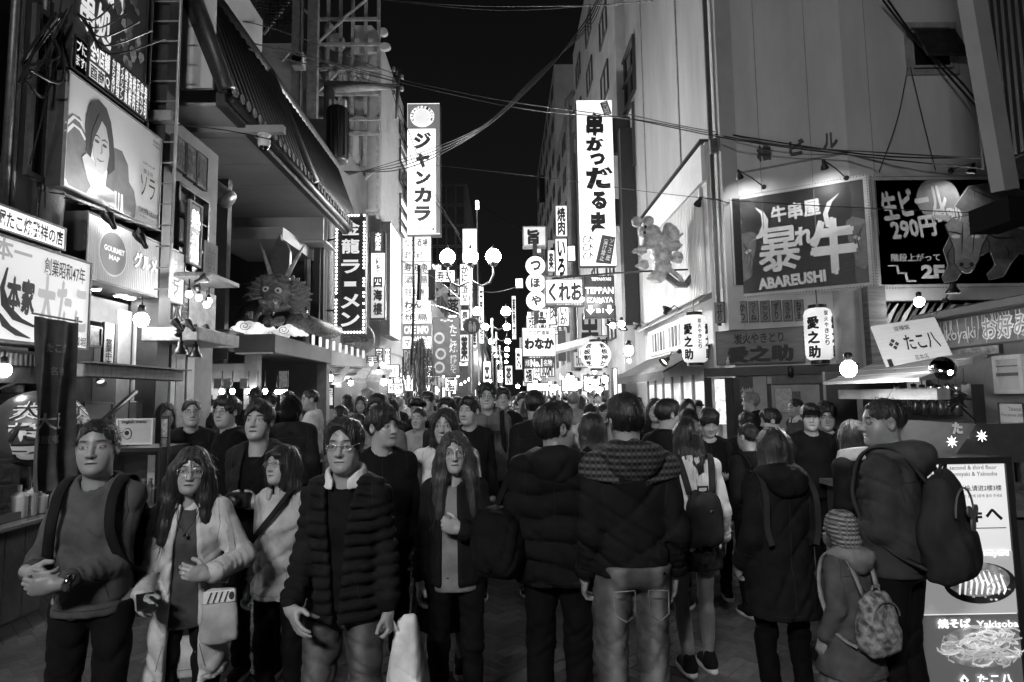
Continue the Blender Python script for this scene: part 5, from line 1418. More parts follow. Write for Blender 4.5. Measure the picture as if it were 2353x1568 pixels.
for x, y in pts:
    if rc.random() < .06: continue
    o = bpy.data.objects.new('border_bulb', bm_); C.objects.link(o); o.parent = r; o.location = (x, y, 0)
mb = MB(); mb.tube([(-w / 2, h * .3, -.09), (-w / 2 - .6, h * .3 - .1, -.09)], .02, 6); mb.tube([(-w / 2, -h * .3, -.09), (-w / 2 - .6, -h * .3, -.09)], .02, 6); mb.build('bracket', STEEL, r)
# round bowl relief and small shop signs beyond
fr = frame(('y', 15.0), 783, 862, 740, 822); m_, w, h = fr
rr = thing('bowl_plate', 'big round plate sign like a bowl of noodles under the ramen sign', 'sign', m_)
MB().lathe([(w / 2, 0), (w / 2, .05), (w * .45, .07), (w * .43, .05), (.02, .06)], 30).build('plate', M(.3, .5, .3, 5, .1), rr, True)
mb = MB()
for k in range(26):
    a = rc.uniform(0, 6.28); r_ = rc.uniform(.05, w * .36); x, y = r_ * math.cos(a), r_ * math.sin(a); mb.tube([(x, y, .06), (x + rc.uniform(-.12, .12), y + rc.uniform(-.06, .06), .085), (x + rc.uniform(-.2, .2), y + rc.uniform(-.1, .1), .06)], .012, 5)
mb.build('noodles', M(.42, .5, .3, 9), rr, True)
fr = frame(('y', 17.0), 851, 886, 532, 735)
r, w, h = sign('sushi_sign', 'tall upright sign for revolving sushi, dark top over a lit white middle', fr, M(.05, .4, .3, 5, 0), [('大起水産', .3, .015, .7, .22, dict(v=True, m=G(.8), b=.03))], 'sign', .15, .03)
shape(r, 'lit_panel', [(.05, .25), (.95, .25), (.95, .62), (.05, .62)], w, h, G(1.25)); shape(r, 'lit_panel', [(.05, .62), (.95, .62), (.95, .98), (.05, .98)], w, h, G(.35, .4))
letters(r, w, h, [('回転寿司', .33, .26, .67, .5, dict(v=True, b=.02)), ('四', .2, .52, .8, .64, dict(b=.06)), ('海', .2, .66, .8, .79, dict(b=.06)), ('樓', .2, .81, .8, .95, dict(b=.05, m=M(.03)))], .014)
fr = frame(('x', -3.7), 896, 920, 505, 772, 548, 783)
sign('bright_side_sign', 'very bright tall sign seen edge on beside the revolving sushi sign', fr, G(2.6, .8, .3, 3), [('お好み焼', .3, .1, .7, .5, dict(v=True, m=G(.5, .3), b=.05)), ('千房', .25, .6, .75, .85, dict(v=True, m=G(.6, .3), b=.04))], 'sign', .3, .03, STEEL)
# ------------------------------------------------------------------ further along the left side
whb = facade_box('corrugated_building', 'tall pale corrugated building behind the rusty sign lattice', -12, -4.2, 20.7, 25.4, 14.3, M(.32, .6, .15, 2, .05), z0=0); refresh()
b = MB()
for k in range(33): b.box(-4.198, -4.15, 20.75 + k * .142, 20.75 + k * .142 + .07, 3.4, 14.25)
o = on(whb, b, 'corrugation', M(.55, .5, .1, 3, .05)); o['kind'] = 'stuff'
inner_b = facade_box('rear_building', 'dark building behind the tiled roof with a service platform and air conditioner', -12, -4.5, 15.4, 20.2, 9.0, M(.1, .7, .35, 1.5, .2)); refresh()
fr = frame(('y', 15.35), 668, 696, 118, 150); ac = thing('air_conditioner', 'box shaped air conditioner with round fan grille above the tiled roof', 'air conditioner', fr[0]); MB().box(-fr[1] / 2, fr[1] / 2, -fr[2] / 2, fr[2] / 2, -.3, 0, .02).build('casing', WHITE, ac); MB().lathe([(.13, .0), (.13, .012), (.02, .012)], 20).build('fan', DARK, ac)
Z2 = lambda zx, zy: (357.7 + zx * .3361, zy * .3361)
sc = thing('sign_lattice', 'steel lattice carrying the backs of big letter shaped signs against the pale building', 'lattice', Matrix.Translation((-5.5, 20.0, 0))); refresh()
LAT = M(.28, .55, .4, 6, .2)
for zx in (1185, 1270, 1352, 1440, 1527):
    a, b_ = atY(*Z2(zx, -200), 20.0), atY(*Z2(zx, 1500), 20.0); mb = MB(); mb.box(a.x - .05, a.x + .05, 19.95, 20.05, b_.z, a.z); on(sc, mb, 'post', LAT)
for zy in (-60, 128, 300, 470, 640, 812, 912, 1160, 1440):
    a, b_ = atY(*Z2(1090, zy + 6), 19.9), atY(*Z2(1535, zy), 19.9); mb = MB(); mb.box(a.x, b_.x, 19.86, 19.94, a.z - .05, a.z + .05); on(sc, mb, 'rail', LAT)
for a, b_ in (((1100, 300), (1290, 130)), ((1280, 130), (1440, 0)), ((1100, 640), (1270, 470)), ((1010, 60), (1100, 150)), ((740, 235), (920, 0)), ((1370, 1285), (1500, 1160)), ((860, 420), (950, 320))):
    mb = MB(); mb.tube([atY(*Z2(*a), 19.8), atY(*Z2(*b_), 19.8)], .05, 6); on(sc, mb, 'brace', LAT)
for zx, w_ in ((972, .28), (1002, .06), (1082, .32)):
    a = atY(*Z2(zx, 0), 18.5); mb = MB(); mb.box(a.x - w_ / 2, a.x + w_ / 2, 18.4, 18.6, 6, 15); on(sc, mb, 'column', M(.2, .55, .4, 5, .2))
for k in range(8):
    a, b_ = atY(*Z2(640 + 10 * k, 20 + 26 * k), 18.8), atY(*Z2(985, 10 + 22 * k), 18.8); mb = MB(); mb.box(a.x, b_.x, 18.78, 18.82, b_.z - .02, b_.z + .02); on(sc, mb, 'platform_rail', M(.1, .5))
for k in range(6):
    x = atY(*Z2(680 + 52 * k, 100), 18.8).x; mb = MB(); mb.box(x - .02, x + .02, 18.78, 18.82, atY(*Z2(700, 240), 18.8).z, 15); on(sc, mb, 'platform_post', M(.1, .5))
def blob(zx, zy, rx, ry): return [(zx + rx * math.cos(t * .45), zy + ry * math.sin(t * .45)) for t in range(14)]
for k, pts in enumerate((blob(1190, 215, 42, 45), blob(1240, 300, 60, 60), [(1355, 190), (1480, 190), (1540, 250), (1520, 370), (1360, 380)], blob(1150, 520, 45, 40), blob(1230, 500, 50, 60), blob(1330, 520, 45, 60), blob(1420, 510, 40, 50), [(1280, 1210), (1420, 1240), (1400, 1320), (1290, 1360)], [(1310, 990), (1330, 900), (1395, 900), (1400, 1130), (1330, 1140)], [(1120, 420), (1150, 330), (1180, 430)], blob(1560, 230, 30, 26), blob(1570, 330, 40, 24))):
    w3 = [atY(*Z2(x, y), 20.25) for x, y in pts]; mb = MB(); mb.poly([(p.x, p.z) for p in w3], 0, .15); mb.v = [(x, 20.12 + z, y) for x, y, z in mb.v]; on(sc, mb, 'letter_back', M(.45, .6, .15, 4, .1))
a = atY(757, 200, 15.7); tp_ = thing('transformer_pole', 'concrete utility pole with a long arm and a black drum transformer', 'utility pole', Matrix.Translation((a.x, a.y, 0))); refresh()
mb = MB(); mb.tube([(a.x, a.y, 2), (a.x, a.y, a.z + .1)], .15, 12); on(tp_, mb, 'pole', M(.15, .6, .3, 4, .2), None, True)
e = atY(912, 200, 15.7); mb = MB(); mb.tube([(a.x - .05, a.y, a.z), (a.x + .6, a.y, a.z), (e.x, a.y, a.z)], [.16, .14, .06], 10); on(tp_, mb, 'arm', M(.13, .6, .3, 4, .2), None, True)
c0, c1 = atY(776, 250, 15.5), atY(776, 372, 15.5); R_ = (atY(801, 300, 15.5) - atY(752, 300, 15.5)).length / 2
mb = MB(); mb.lathe([(R_ * .92, c1.z), (R_, c1.z + .05), (R_, c0.z - .05), (R_ * .9, c0.z), (.05, c0.z + .05)], 20, Matrix.Translation((c0.x, c0.y, 0))); on(tp_, mb, 'transformer', M(.015, .35, .3, 5, .1), None, True)
for k in range(10): an = k * .628; wbox(tp_, 'fin', M(.015, .4), c0.x + R_ * math.cos(an) - .02, c0.x + R_ * math.cos(an) + .02, c0.y + R_ * math.sin(an) - .02, c0.y + R_ * math.sin(an) + .02, c1.z + .1, c0.z - .1)
for k in range(4): mb = MB(); mb.lathe([(.03, c0.z), (.05, c0.z + .06), (.03, c0.z + .12), (.045, c0.z + .18), (.02, c0.z + .26)], 8, Matrix.Translation((c0.x - .2 + .13 * k, c0.y, 0))); on(tp_, mb, 'insulator', PAINT, None, True)
for k in range(7): q = atY(905 + (k % 3) * 9, 165 + k * 9, 15.7); mb = MB(); mb.lathe([(.03, 0), (.06, .03), (.03, .06), (.055, .09), (.02, .14)], 8, Matrix.Translation(q)); on(tp_, mb, 'insulator', M(.3, .3), None, True)
mb = MB(); mb.tube([(e.x, a.y, a.z - .9), (e.x + .05, a.y, a.z + .5)], .05, 8); on(tp_, mb, 'crossarm', M(.06), None, True)
# karaoke building and sign
kar = facade_box('karaoke_building', 'dark building with a column of lit windows beside the karaoke sign', -12, -4.15, 25.6, 31, 12.0, M(.05, .6, .4, 2, .1)); refresh()
for i, (t, b_, s) in enumerate(((342, 358, 1.6), (361, 391, .5), (408, 436, .1), (462, 488, 1.8), (494, 520, 1.5), (524, 548, 1.6), (300, 330, .03))):
    fr = frame(('x', -4.1), 919, 937, t, b_); window(kar, loc(kar, fr[0]), fr[1], fr[2], G(s) if s > .2 else None, (1, 1))
fr = frame(('y', 25.0), 935, 1012, 237, 540)
r, w, h = sign('karaoke_sign', 'tall white upright karaoke sign with grey top and big katakana', fr, G(1.35, .8, .12, 1.0), [
    (c, x0, y0, x1, y1, dict(m=M(.1, .6), b=.06)) for c, x0, y0, x1, y1 in (('ジ', .2, .225, .74, .355), ('ャ', .26, .385, .7, .495), ('ン', .24, .52, .72, .625), ('カ', .2, .645, .74, .76), ('ラ', .22, .785, .72, .9))] + [ ('ジャンボカラオケ広場', .07, .945, .82, .97, dict(m=M(.03), b=.03))], 'sign', .5, .02, STEEL)
shape(r, 'top_panel', [(.02, .008), (.985, .008), (.985, .99), (.86, .99), (.86, .2), (.02, .2)], w, h, G(.07, .3), .004)
shape(r, 'emblem', ellpts(.46, .105, .36, .082, 30), w, h, G(1.0), .008); shape(r, 'emblem', ellpts(.46, .108, .24, .058, 30), w, h, G(.55), .012)
for i, c in enumerate('KARAOKE-ROOM'):
    an = math.radians(200 - 220 * i / 11); cx, cy = .46 + .3 * math.cos(an), .105 - .07 * math.sin(an)
    letters(r, w, h, [(c, cx - .04, cy - .011, cx + .04, cy + .011, dict(r=an - 1.57, b=.03, m=M(.05)))], .02)
fr = frame(('y', 25.3), 922, 991, 545, 803); m_, w, h = fr
r = thing('floor_directory_sign', 'stack of bright floor signs under the karaoke sign with a cafe line at the bottom', 'sign', m_)
MB().box(-w / 2, w / 2, -h / 2, h / 2, -.3, -.02).build('cabinet', CAB, r)
rows = ['たこ酒場', 'ぼて ぢゅう', '寿司 魚', '酒 場', '個室 居酒屋', 'わん', '焼鳥', 'CAFE INFO', 'マンガ']
for i, s in enumerate(rows):
    y1 = h / 2 - h * i / 9; y0 = y1 - h / 9 + .03; dk = i == 7
    MB().box(-w / 2 + .02, w / 2 - .02, y0, y1, -.02, 0).build('panel', G(.1, .2) if dk else G((1.5, 1.2, .55, .9, 1.9, .8, 1.7, .1, 1.6)[i]), r)
    letters(r, w, h, [(s, .1, (i + .15) / 9, .9 if dk else rc.uniform(.6, .9), (i + .78) / 9, dict(b=.03, m=G(1.4) if dk else M((.02, .05, .12, .3)[i % 4])))], .006)
fr = frame(('y', 25.1), 984, 1000, 620, 690); sign('banner_box', 'small dark box sign beside the stack of bright floor signs', fr, M(.015), (), 'sign', .3, .01)
# skyline left
tw = facade_box('office_tower', 'dark office tower with a glazed grid at the far left end of the street', -9, -2.65, 47, 75, 18.5, M(.05, .5, .3, 2, .1)); refresh()
for i in range(4):
    for j in range(7):
        x = -5.4 + i * .72; z = 17.6 - j * 1.65; f = Matrix.Translation((x, 46.95, z)) @ Matrix.Rotation(math.pi / 2, 4, 'X'); window(tw, loc(tw, f), .66, 1.5, M(.035, .15, .3, 1, 0), (1, 1), fw=.04)
lb2 = facade_box('shop_block', 'shop block beyond the karaoke building in the left row of the street', -12, -4.0, 31.2, 46.5, 9.2, M(.16, .7, .35, 2, .1)); refresh()
lb3 = facade_box('shop_block', 'low far shop block at the left end of the street', -12, -2.4, 76, 130, 13, M(.1, .7, .35, 2, .1)); refresh()
for bb, X, y0, y1, nz in ((lb2, -3.98, 31.6, 46, 3), (lb3, -2.38, 77, 128, 4)):
    n_ = int((y1 - y0) / 2.4)
    for i in range(n_):
        for j in range(nz):
            lit = rc.random() < .35; f = Matrix.Translation((X, y0 + (i + .5) * (y1 - y0) / n_, 3.6 + j * 2.1)) @ Matrix.Rotation(math.pi / 2, 4, 'Z') @ Matrix.Rotation(math.pi / 2, 4, 'X')
            window(bb, loc(bb, f), 1.5, 1.1, G(rc.uniform(.3, 1.2)) if lit else None, (2, 1))
fr = frame(('y', 29), 1062, 1097, 525, 605); sign('white_upright_sign', 'white upright sign with two faint lines beside the first street lamp', fr, G(.85, .8, .2, 1), [('食倒', .25, .6, .75, .95, dict(v=True, m=M(.3), b=0))], 'sign', .3, .03)
fr = frame(('y', 28), 1056, 1080, 606, 702); sign('crab_sign', 'upright lit sign with stacked brush characters below the white sign', fr, G(1.0), [('かに', .15, .05, .85, .45, dict(v=True, b=.05)), ('道楽', .15, .5, .85, .95, dict(v=True, b=.04, m=M(.06)))], 'sign', .25, .04)
fr = frame(('y', 21.0), 994, 1056, 722, 862, 738, 868); r, w, h = sign('takeaway_banner', 'large slanted dark banner with round dish pictures hanging left of the lamp post', fr, M(.09, .6, .3, 4, 0), [('たこ焼', .62, .12, .92, .6, dict(v=True, m=M(.6))), ('揚げたて', .64, .64, .9, .95, dict(v=True, m=M(.5)))], 'banner', .05, .02)
for cx, cy in ((.25, .35), (.3, .62), (.25, .85)): shape(r, 'dish', ellpts(cx, cy, .2, .1, 20), w, h, M(.4, .5, .3, 8, 0)); shape(r, 'dish', ellpts(cx, cy, .13, .06, 20), w, h, M(.1, .5, .5, 20, 0), .008)
for i in range(4): shape(r, 'check', [(.3 + .12 * i, .03 + .015 * (i % 2)), (.4 + .12 * i, .03 + .015 * (i % 2)), (.4 + .12 * i, .06 + .015 * (i % 2)), (.3 + .12 * i, .06 + .015 * (i % 2))], w, h, M(.5))
fr = frame(('y', 24), 1000, 1040, 640, 690); rr = thing('hand_sign', 'dark carved sign of an open hand with a lamp beside the floor signs', 'sign', fr[0])
mb = MB(); mb.poly(stroke([(-.35, -.3), (-.1, -.1), (.15, 0)], [.05, .12, .14]), 0, .08)
for k in range(4): mb.tube([(.1 + .05 * k, -.05 + .03 * k, .04), (.38 + .03 * k, .16 - .07 * k, .05)], .04, 6)
mb.build('hand', M(.18, .5, .4, 9, .1), rr)
# shop fronts low on the left, between the ramen sign and the karaoke sign
for i, (px, w_, Y, t, b_, lab, s) in enumerate(((745, 40, 14.8, 838, 880, 'pale awning', .3), (790, 50, 16.0, 842, 870, 'striped awning', .4), (840, 50, 17.5, 846, 868, 'short canvas awning', .25))):
    fr = frame(('y', Y), px, px + w_, t, b_); rr = thing('awning', '%s over the snack counter right of the ramen restaurant' % lab, 'awning', fr[0]); MB().add([(-fr[1] / 2, fr[2] / 2, -.8), (fr[1] / 2, fr[2] / 2, -.8), (fr[1] / 2, -fr[2] / 2, 0), (-fr[1] / 2, -fr[2] / 2, 0), (-fr[1] / 2, -fr[2] / 2 - .12, 0), (fr[1] / 2, -fr[2] / 2 - .12, 0)], [(0, 1, 2, 3), (3, 2, 5, 4)]).build('canvas', cloth(s), rr)
    mb = MB()
    for k in range(5): x = -fr[1] / 2 + fr[1] * k / 4; mb.tube([(x, fr[2] / 2 - .02, -.8), (x, -fr[2] / 2 - .02, -.02)], .012, 5)
    mb.build('rib', STEEL, rr)
for i, (px, py, Y, s, r_) in enumerate(((759, 868, 14.5, 40, .07), (739, 854, 14.3, 30, .06), (789, 862, 16, 26, .05), (870, 858, 18, 45, .09), (853, 836, 18, 25, .05), (806, 880, 15.5, 26, .06), (882, 878, 17, 34, .09), (905, 862, 22, 30, .08), (948, 878, 26, 30, .08))):
    bulb('round lamp glowing in the snack stalls right of the ramen restaurant', atY(px, py, Y), r_, s, 'lamps of the snack stalls on the left')
for i, (a, b_, t, bt, Y, s, txt, lab) in enumerate(((880, 918, 838, 868, 20, .35, 'すしざんまい', 'pale fish shaped board with dark letters'), (905, 925, 855, 908, 21, 2.2, '営業', 'very bright white upright light box'), (918, 950, 862, 900, 24, 2.4, '', 'blank bright shop front panel'), (890, 928, 880, 905, 19, .9, '大阪名物', 'framed notice with bold black letters'), (862, 880, 800, 830, 19, .4, '串', 'grey board with one character'), (884, 897, 800, 838, 19.5, 1.6, '串カツ', 'lit tube sign with bent letters'), (842, 870, 818, 834, 17, .12, '王', 'dark board with a crown character'), (752, 768, 885, 940, 13.9, .1, '品書', 'dark notice frame on a post'), (1062, 1078, 792, 830, 27, .9, '薬', 'small white sign with a medicine character'), (1010, 1032, 820, 850, 25, .3, '楽', 'round grey sign with one character'))):
    fr = frame(('y', Y), a, b_, t, bt); sign('shop_sign', '%s among the snack stalls on the left side' % lab, fr, G(s) if s > .15 else M(s), [(txt, .1, .15, .9, .85, dict(m=INK if s > .3 else G(.7), v=(bt - t) > (b_ - a) * 1.3))] if txt else (), 'sign', .12, .03)
for k in range(3):
    a, b_ = atY(745, 842 + 18 * k, 14.4), atY(838, 846 + 14 * k, 17.0); mb = MB(); mb.tube([a, b_], .035, 6); tag(mb.build('steam_pipe', STEEL, None, True), 'bare pipe running along the snack stalls right of the ramen restaurant', 'pipe', 'pipes along the snack stalls')
# willow by the floor signs
wt = thing('willow_tree', 'small bare weeping willow in front of the bright floor signs', 'tree', Matrix.Translation((atY(965, 900, 21).x, 21, 0))); refresh()
tx = atY(965, 900, 21).x; mb = MB(); mb.tube([(tx, 21, 0), (tx + .1, 21, 1.6), (tx, 21, 3.2)], [.12, .1, .05], 8); on(wt, mb, 'trunk', M(.05, .8), None, True)
mb = MB()
for k in range(90):
    an = rc.uniform(0, 6.28); r_ = rc.uniform(.1, .75); z = rc.uniform(2.7, 3.7); x, y = tx + r_ * math.cos(an), 21 + r_ * math.sin(an); L = rc.uniform(.6, 1.9)
    mb.tube([(tx, 21, 3.0), (tx + .6 * (x - tx), 21 + .6 * (y - 21), z + .2), (x, y, z - .2), (x + rc.uniform(-.08, .08), y, z - L)], [.015, .012, .01, .006], 4, False)
    for q in range(5): zz_ = z - .2 - L * rc.random(); mb.quad((x, y, zz_), (x + .03, y + .01, zz_ - .05), (x + .01, y, zz_ - .16), (x - .02, y, zz_ - .08))
on(wt, mb, 'crown', M(.05, .8, .4, 9, 0))
# street lamps
def lamp_post(label, px, py, Y, k=1.0, sides=(-1, 0, 1), s=165):
    c = atY(px, py, Y); root = thing('street_lamp', label, 'street lamp', Matrix.Translation((c.x, c.y, 0)), 'globe street lamps along the street'); z = c.z
    mb = MB(); mb.tube([(0, 0, 0), (0, 0, .6), (0, 0, .62), (0, 0, z - .3)], [.11, .11, .07, .055], 10); mb.build('post', M(.06, .4, .3, 6, .1), root, True)
    for sd in sides:
        if sd:
            mb = MB(); mb.tube([(sd * .62, 0, z - .22), (sd * .62, 0, z - .5), (sd * .52, 0, z - .72), (sd * .3, 0, z - .82), (sd * .08, 0, z - .7), (0, 0, z - .62)], .03, 8); mb.build('arm', M(.06, .4, .3, 6, .1), root, True)
        mb = MB(); mb.ball((sd * .62, 0, z), .205, 16, 12, (1, 1, 1.02)); gb = mb.build('globe', G(s), root, True)
        mb = MB(); mb.lathe([(.07, z - .27), (.13, z - .2), (.14, z - .17)], 12, Matrix.Translation((sd * .62, 0, 0))); mb.lathe([(.1, z + .18), (.04, z + .24), (.01, z + .34)], 10, Matrix.Translation((sd * .62, 0, 0))); mb.build('cap', M(.06, .4), gb, True)
    return root
lp = lamp_post('nearest street lamp with three glowing globes and a round pedestrian sign on its post', 1081, 590, 16.3)
lamp_post('street lamp with two glowing globes just behind the nearest lamp', 1130, 716, 26.5, sides=(-1, 1))
lamp_post('street lamp with two globes, third along the street', 1140, 752, 35, sides=(-1, 1))
for i, (px, py, Y) in enumerate(((1148, 785, 46), (1150, 803, 56), (1152, 818, 70), (1153, 832, 86))): lamp_post('small far street lamp with two globes down the street', px, py, Y, sides=(-1, 1), s=165)
lamp_post('unseen street lamp with three globes added behind the camera to light the crowd', 1060, 740, 26.5).matrix_world = Matrix.Translation((-2.0, -3.4, 0))  # unseen lamp, added behind the camera as frontal light on the crowd
fr = frame(('y', 16.15), 1064, 1104, 731, 769); m_, w, h = fr; rr = thing('pedestrian_sign', 'round dark pedestrian zone sign on the nearest lamp post', 'road sign', m_)
MB().lathe([(w / 2, -.01), (w / 2, .01)], 30).build('disc', M(.07, .4), rr); MB().lathe([(w / 2, .01), (w / 2, .016), (w * .46, .016), (w * .46, .01)], 30, None, False).build('rim', M(.3), rr)
mb = MB()
for dx, k in ((-.04, 1.0), (.07, .75)):
    mb.poly(ellpts(dx, .11 * k, .028, .03, 12), .011, .014); mb.poly([(dx - .04, .07 * k), (dx + .04, .07 * k), (dx + .05, -.03), (dx + .03, -.15), (dx + .005, -.15), (dx, -.05), (dx - .01, -.15), (dx - .035, -.15), (dx - .05, -.03)], .011, .014)
mb.build('lettering', M(.5), rr)
fr = frame(('y', 16.1), 1078, 1091, 905, 920); sign('post_notice', 'small round notice low on the nearest lamp post', fr, M(.2), (), 'notice', .02, .01)
a = atY(1097, 470, 42); rr = thing('floodlight_mast', 'thin mast with a bright floodlight at the top in the gap of sky', 'mast', Matrix.Translation((a.x, 42, 0))); MB().tube([(0, 0, 2), (-.05, 0, a.z)], .05, 6).build('pole', M(.5), rr); MB().box(-.13, .1, -.1, .1, a.z - .35, a.z + .25, .03).build('floodlight', G(5), rr)
# ------------------------------------------------------------------ right side, big structure
A_, B_, D_ = (4.02, 10.5), (5.64, 9.5), (9.6, 9.5)
F1, F2 = ('l', A_, B_), ('y', 9.5)
ob_ = thing('beef_restaurant_building', 'pale faceted corner building with raised name letters above the beef skewer signs', 'building', Matrix.Translation((5.5, 11.5, 0))); refresh()
CONC = M(.45, .75, .16, 1.5, .12, 0, (1, 1, .22))
mb = MB(); mb.poly([A_, B_, D_, (9.6, 18), (4.62, 18), (4.62, 11.25), (4.02, 11.25)], 0, 13); on(ob_, mb, 'wall', CONC)
for t in (.3, .72):
    x, y = lerp(A_[0], B_[0], t), lerp(A_[1], B_[1], t); mb = MB(); mb.box(x - .004, x + .004, y - .012, y - .004, 4.2, 13); on(ob_, mb, 'wall_seam', M(.26, .8))
for x in (6.05, 7.9): mb = MB(); mb.box(x - .004, x + .004, 9.49, 9.497, 4.2, 13); on(ob_, mb, 'wall_seam', M(.26, .8))
u1 = (Vector((B_[0], B_[1], 0)) - Vector((A_[0], A_[1], 0))).normalized(); n1 = Vector((u1.y, -u1.x, 0))
pa, pb = Vector((A_[0], A_[1], 0)), Vector((B_[0], B_[1], 0))
mb = MB(); z = hit(F1, 1850, 370).z
for o_ in (-.03, .03):
    pass
mb.add([pa + n1 * .002 + Vector((0, 0, z - .015)), pb + n1 * .002 + Vector((0, 0, z - .015)), pb + n1 * .03 + Vector((0, 0, z - .015)), pa + n1 * .03 + Vector((0, 0, z - .015)), pa + n1 * .002 + Vector((0, 0, z + .015)), pb + n1 * .002 + Vector((0, 0, z + .015)), pb + n1 * .03 + Vector((0, 0, z + .015)), pa + n1 * .03 + Vector((0, 0, z + .015))], [(0, 3, 2, 1), (4, 5, 6, 7), (0, 1, 5, 4), (3, 7, 6, 2), (0, 4, 7, 3), (1, 2, 6, 5)]); on(ob_, mb, 'string_course', M(.2, .8))
mb = MB(); q = Vector((A_[0], A_[1], 0)); mb.box(q.x - .12, q.x + .16, q.y - .12, q.y + .1, 2.8, 13); on(ob_, mb, 'corner_pilaster', M(.36, .7, .12, 1.3, .1))
mb = MB(); mb.box(q.x - .23, q.x - .16, 10.62, 10.68, 2.9, 13); on(ob_, mb, 'drain_pipe', M(.07, .6))
mb = MB(); c = atY(1640, 335, 10.5); mb.box(c.x - .07, c.x + .05, 10.45, 10.6, c.z - .14, c.z + .13, .02); on(ob_, mb, 'rain_head', M(.12, .6))
for ch, px, py in (('櫓', 1757, 353), ('ビ', 1831, 341), ('ル', 1908, 326)):
    fr = frame(F1, px - 17, px + 17, py - 17, py + 17); mb = MB(); put_text(mb, ch, -fr[1] / 2, -fr[2] / 2, fr[1] / 2, fr[2] / 2, .0, .02, .04); o = mb.build('raised_letter', M(.05, .5), ob_); o.matrix_local = loc(ob_, fr[0])
# awning window on the right facet
fr = frame(F2, 2086, 2190, 62, 168); m_, w, h = fr; refresh()
mb = rimframe(w + .1, h + .1, .09, 0, .05); o = mb.build('window', M(.24, .7), ob_); o.matrix_local = loc(ob_, m_)
MB().box(-w / 2 + .04, w / 2 - .04, -h / 2 + .04, h / 2 - .04, -.02, .01).build('shade_sheet', BLACK, o)  # black plate painted in for the darkness behind the open sash
sash = rimframe(w * .88, h * .8, .045, -.02, .02); sash.box(-w * .4, w * .4, -h * .36, h * .36, -.008, .002); so = sash.build('sash', M(.03, .2), o)
so.matrix_local = Matrix.Translation((.02, .0, .22)) @ Matrix.Rotation(-.42, 4, 'X')
sr = rimframe(w * .88, h * .8, .04, .02, .03).build('sash_frame', M(.3, .5), o); sr.matrix_local = so.matrix_local.copy()
# the three beef skewer signs
BRD = M(.02, .45, .35, 2.5, 0)
def lampsign(name, lab, fr, texts, rim=.075):
    m_, w, h = fr
    r = thing(name, lab, 'sign', m_)
    MB().box(-w / 2, w / 2, -h / 2, h / 2, -.16, -.012).build('cabinet', DARK, r)
    MB().box(-w / 2 + rim, w / 2 - rim, -h / 2 + rim, h / 2 - rim, -.011, 0).build('panel', BRD, r)
    rimframe(w, h, rim, -.02, .014).build('frame', M(.42, .5, .15, 6, .05), r)
    b = MB()
    n = int(w / .045)
    for i in range(n):
        for y in (h / 2 - .02, -h / 2 + .02): b.box(-w / 2 + w * (i + .4) / n, -w / 2 + w * (i + .75) / n, y - .008, y + .008, .014, .018)
    n = int(h / .045)
    for i in range(n):
        for x in (w / 2 - .02, -w / 2 + .02): b.box(x - .008, x + .008, -h / 2 + h * (i + .4) / n, -h / 2 + h * (i + .75) / n, .014, .018)
    o = b.build('lacing', INK, r); o['kind'] = 'stuff'
    letters(r, w, h, texts); return r, w, h
WP = M(.72, .55, .12, 4, 0); GP = M(.13, .5, .4, 6, 0); GP2 = M(.27, .5, .3, 8, 0)
fr = frame(F1, 1690, 2003, 446, 685, 404, 663)
r, w, h = lampsign('beef_sign', 'dark painted beef skewer sign with large brush characters and two white horns', fr, [
    ('牛串屋', .29, .15, .66, .31, dict(m=WP, b=.045, r=.05)), ('暴', .18, .36, .50, .78, dict(m=WP, b=.022, z=.004)), ('れ', .46, .39, .60, .56, dict(m=WP, b=.06, z=.004)), ('牛', .57, .34, .90, .86, dict(m=WP, b=.055, z=.004)), ('ABAREUSHI', .165, .815, .67, .925, dict(m=WP, b=.05, r=.04))])
shape(r, 'print_horn', [(.17, .14), (.235, .19), (.27, .28), (.26, .38), (.21, .44), (.13, .46), (.19, .4), (.22, .32), (.215, .22)], w, h, WP, .002)
shape(r, 'print_horn', [(.80, .13), (.71, .2), (.675, .3), (.69, .42), (.77, .45), (.72, .38), (.71, .3), (.745, .2)], w, h, WP, .002)
for sx in (1, -1):
    f = (lambda x: x) if sx > 0 else (lambda x: 1 - x)
    shape(r, 'print_bull_face', [(f(x), y) for x, y in [(.04, .4), (.12, .36), (.17, .4), (.16, .55), (.13, .68), (.12, .8), (.06, .84), (.04, .8)]], w, h, GP, .002)
    shape(r, 'print_bull_eye', [(f(x), y) for x, y in ((.07, .56), (.11, .53), (.13, .55), (.09, .58))], w, h, M(.5), .005)
    for k in range(4): shape(r, 'print_line', [(f(x), y) for x, y in stroke([(.05 + .02 * k, .44 + .03 * k), (.08 + .02 * k, .52 + .05 * k), (.07 + .015 * k, .62 + .05 * k)], [.001, .003, .001])], w, h, INK, .0052)
fr = frame(F2, 2005, 2420, 404, 665, 402, 662)
r, w, h = lampsign('beer_sign', 'dark painted draft beer sign with a charging bull and a stair line', fr, [
    ('生ビール', .055, .10, .42, .36, dict(m=WP, b=.05, r=.16)), ('290円', .10, .37, .35, .56, dict(m=WP, b=.05, r=.12)), ('(税別)', .33, .29, .50, .43, dict(m=WP, b=.06, r=.1)), ('階段上がって', .09, .69, .36, .76, dict(m=WP, b=.03)), ('2F', .25, .79, .38, .91, dict(m=WP, b=.05))])
shape(r, 'print_moon', ellpts(.375, .21, .12, .19, 26), w, h, M(.26, .5, .3, 3, 0), .002)
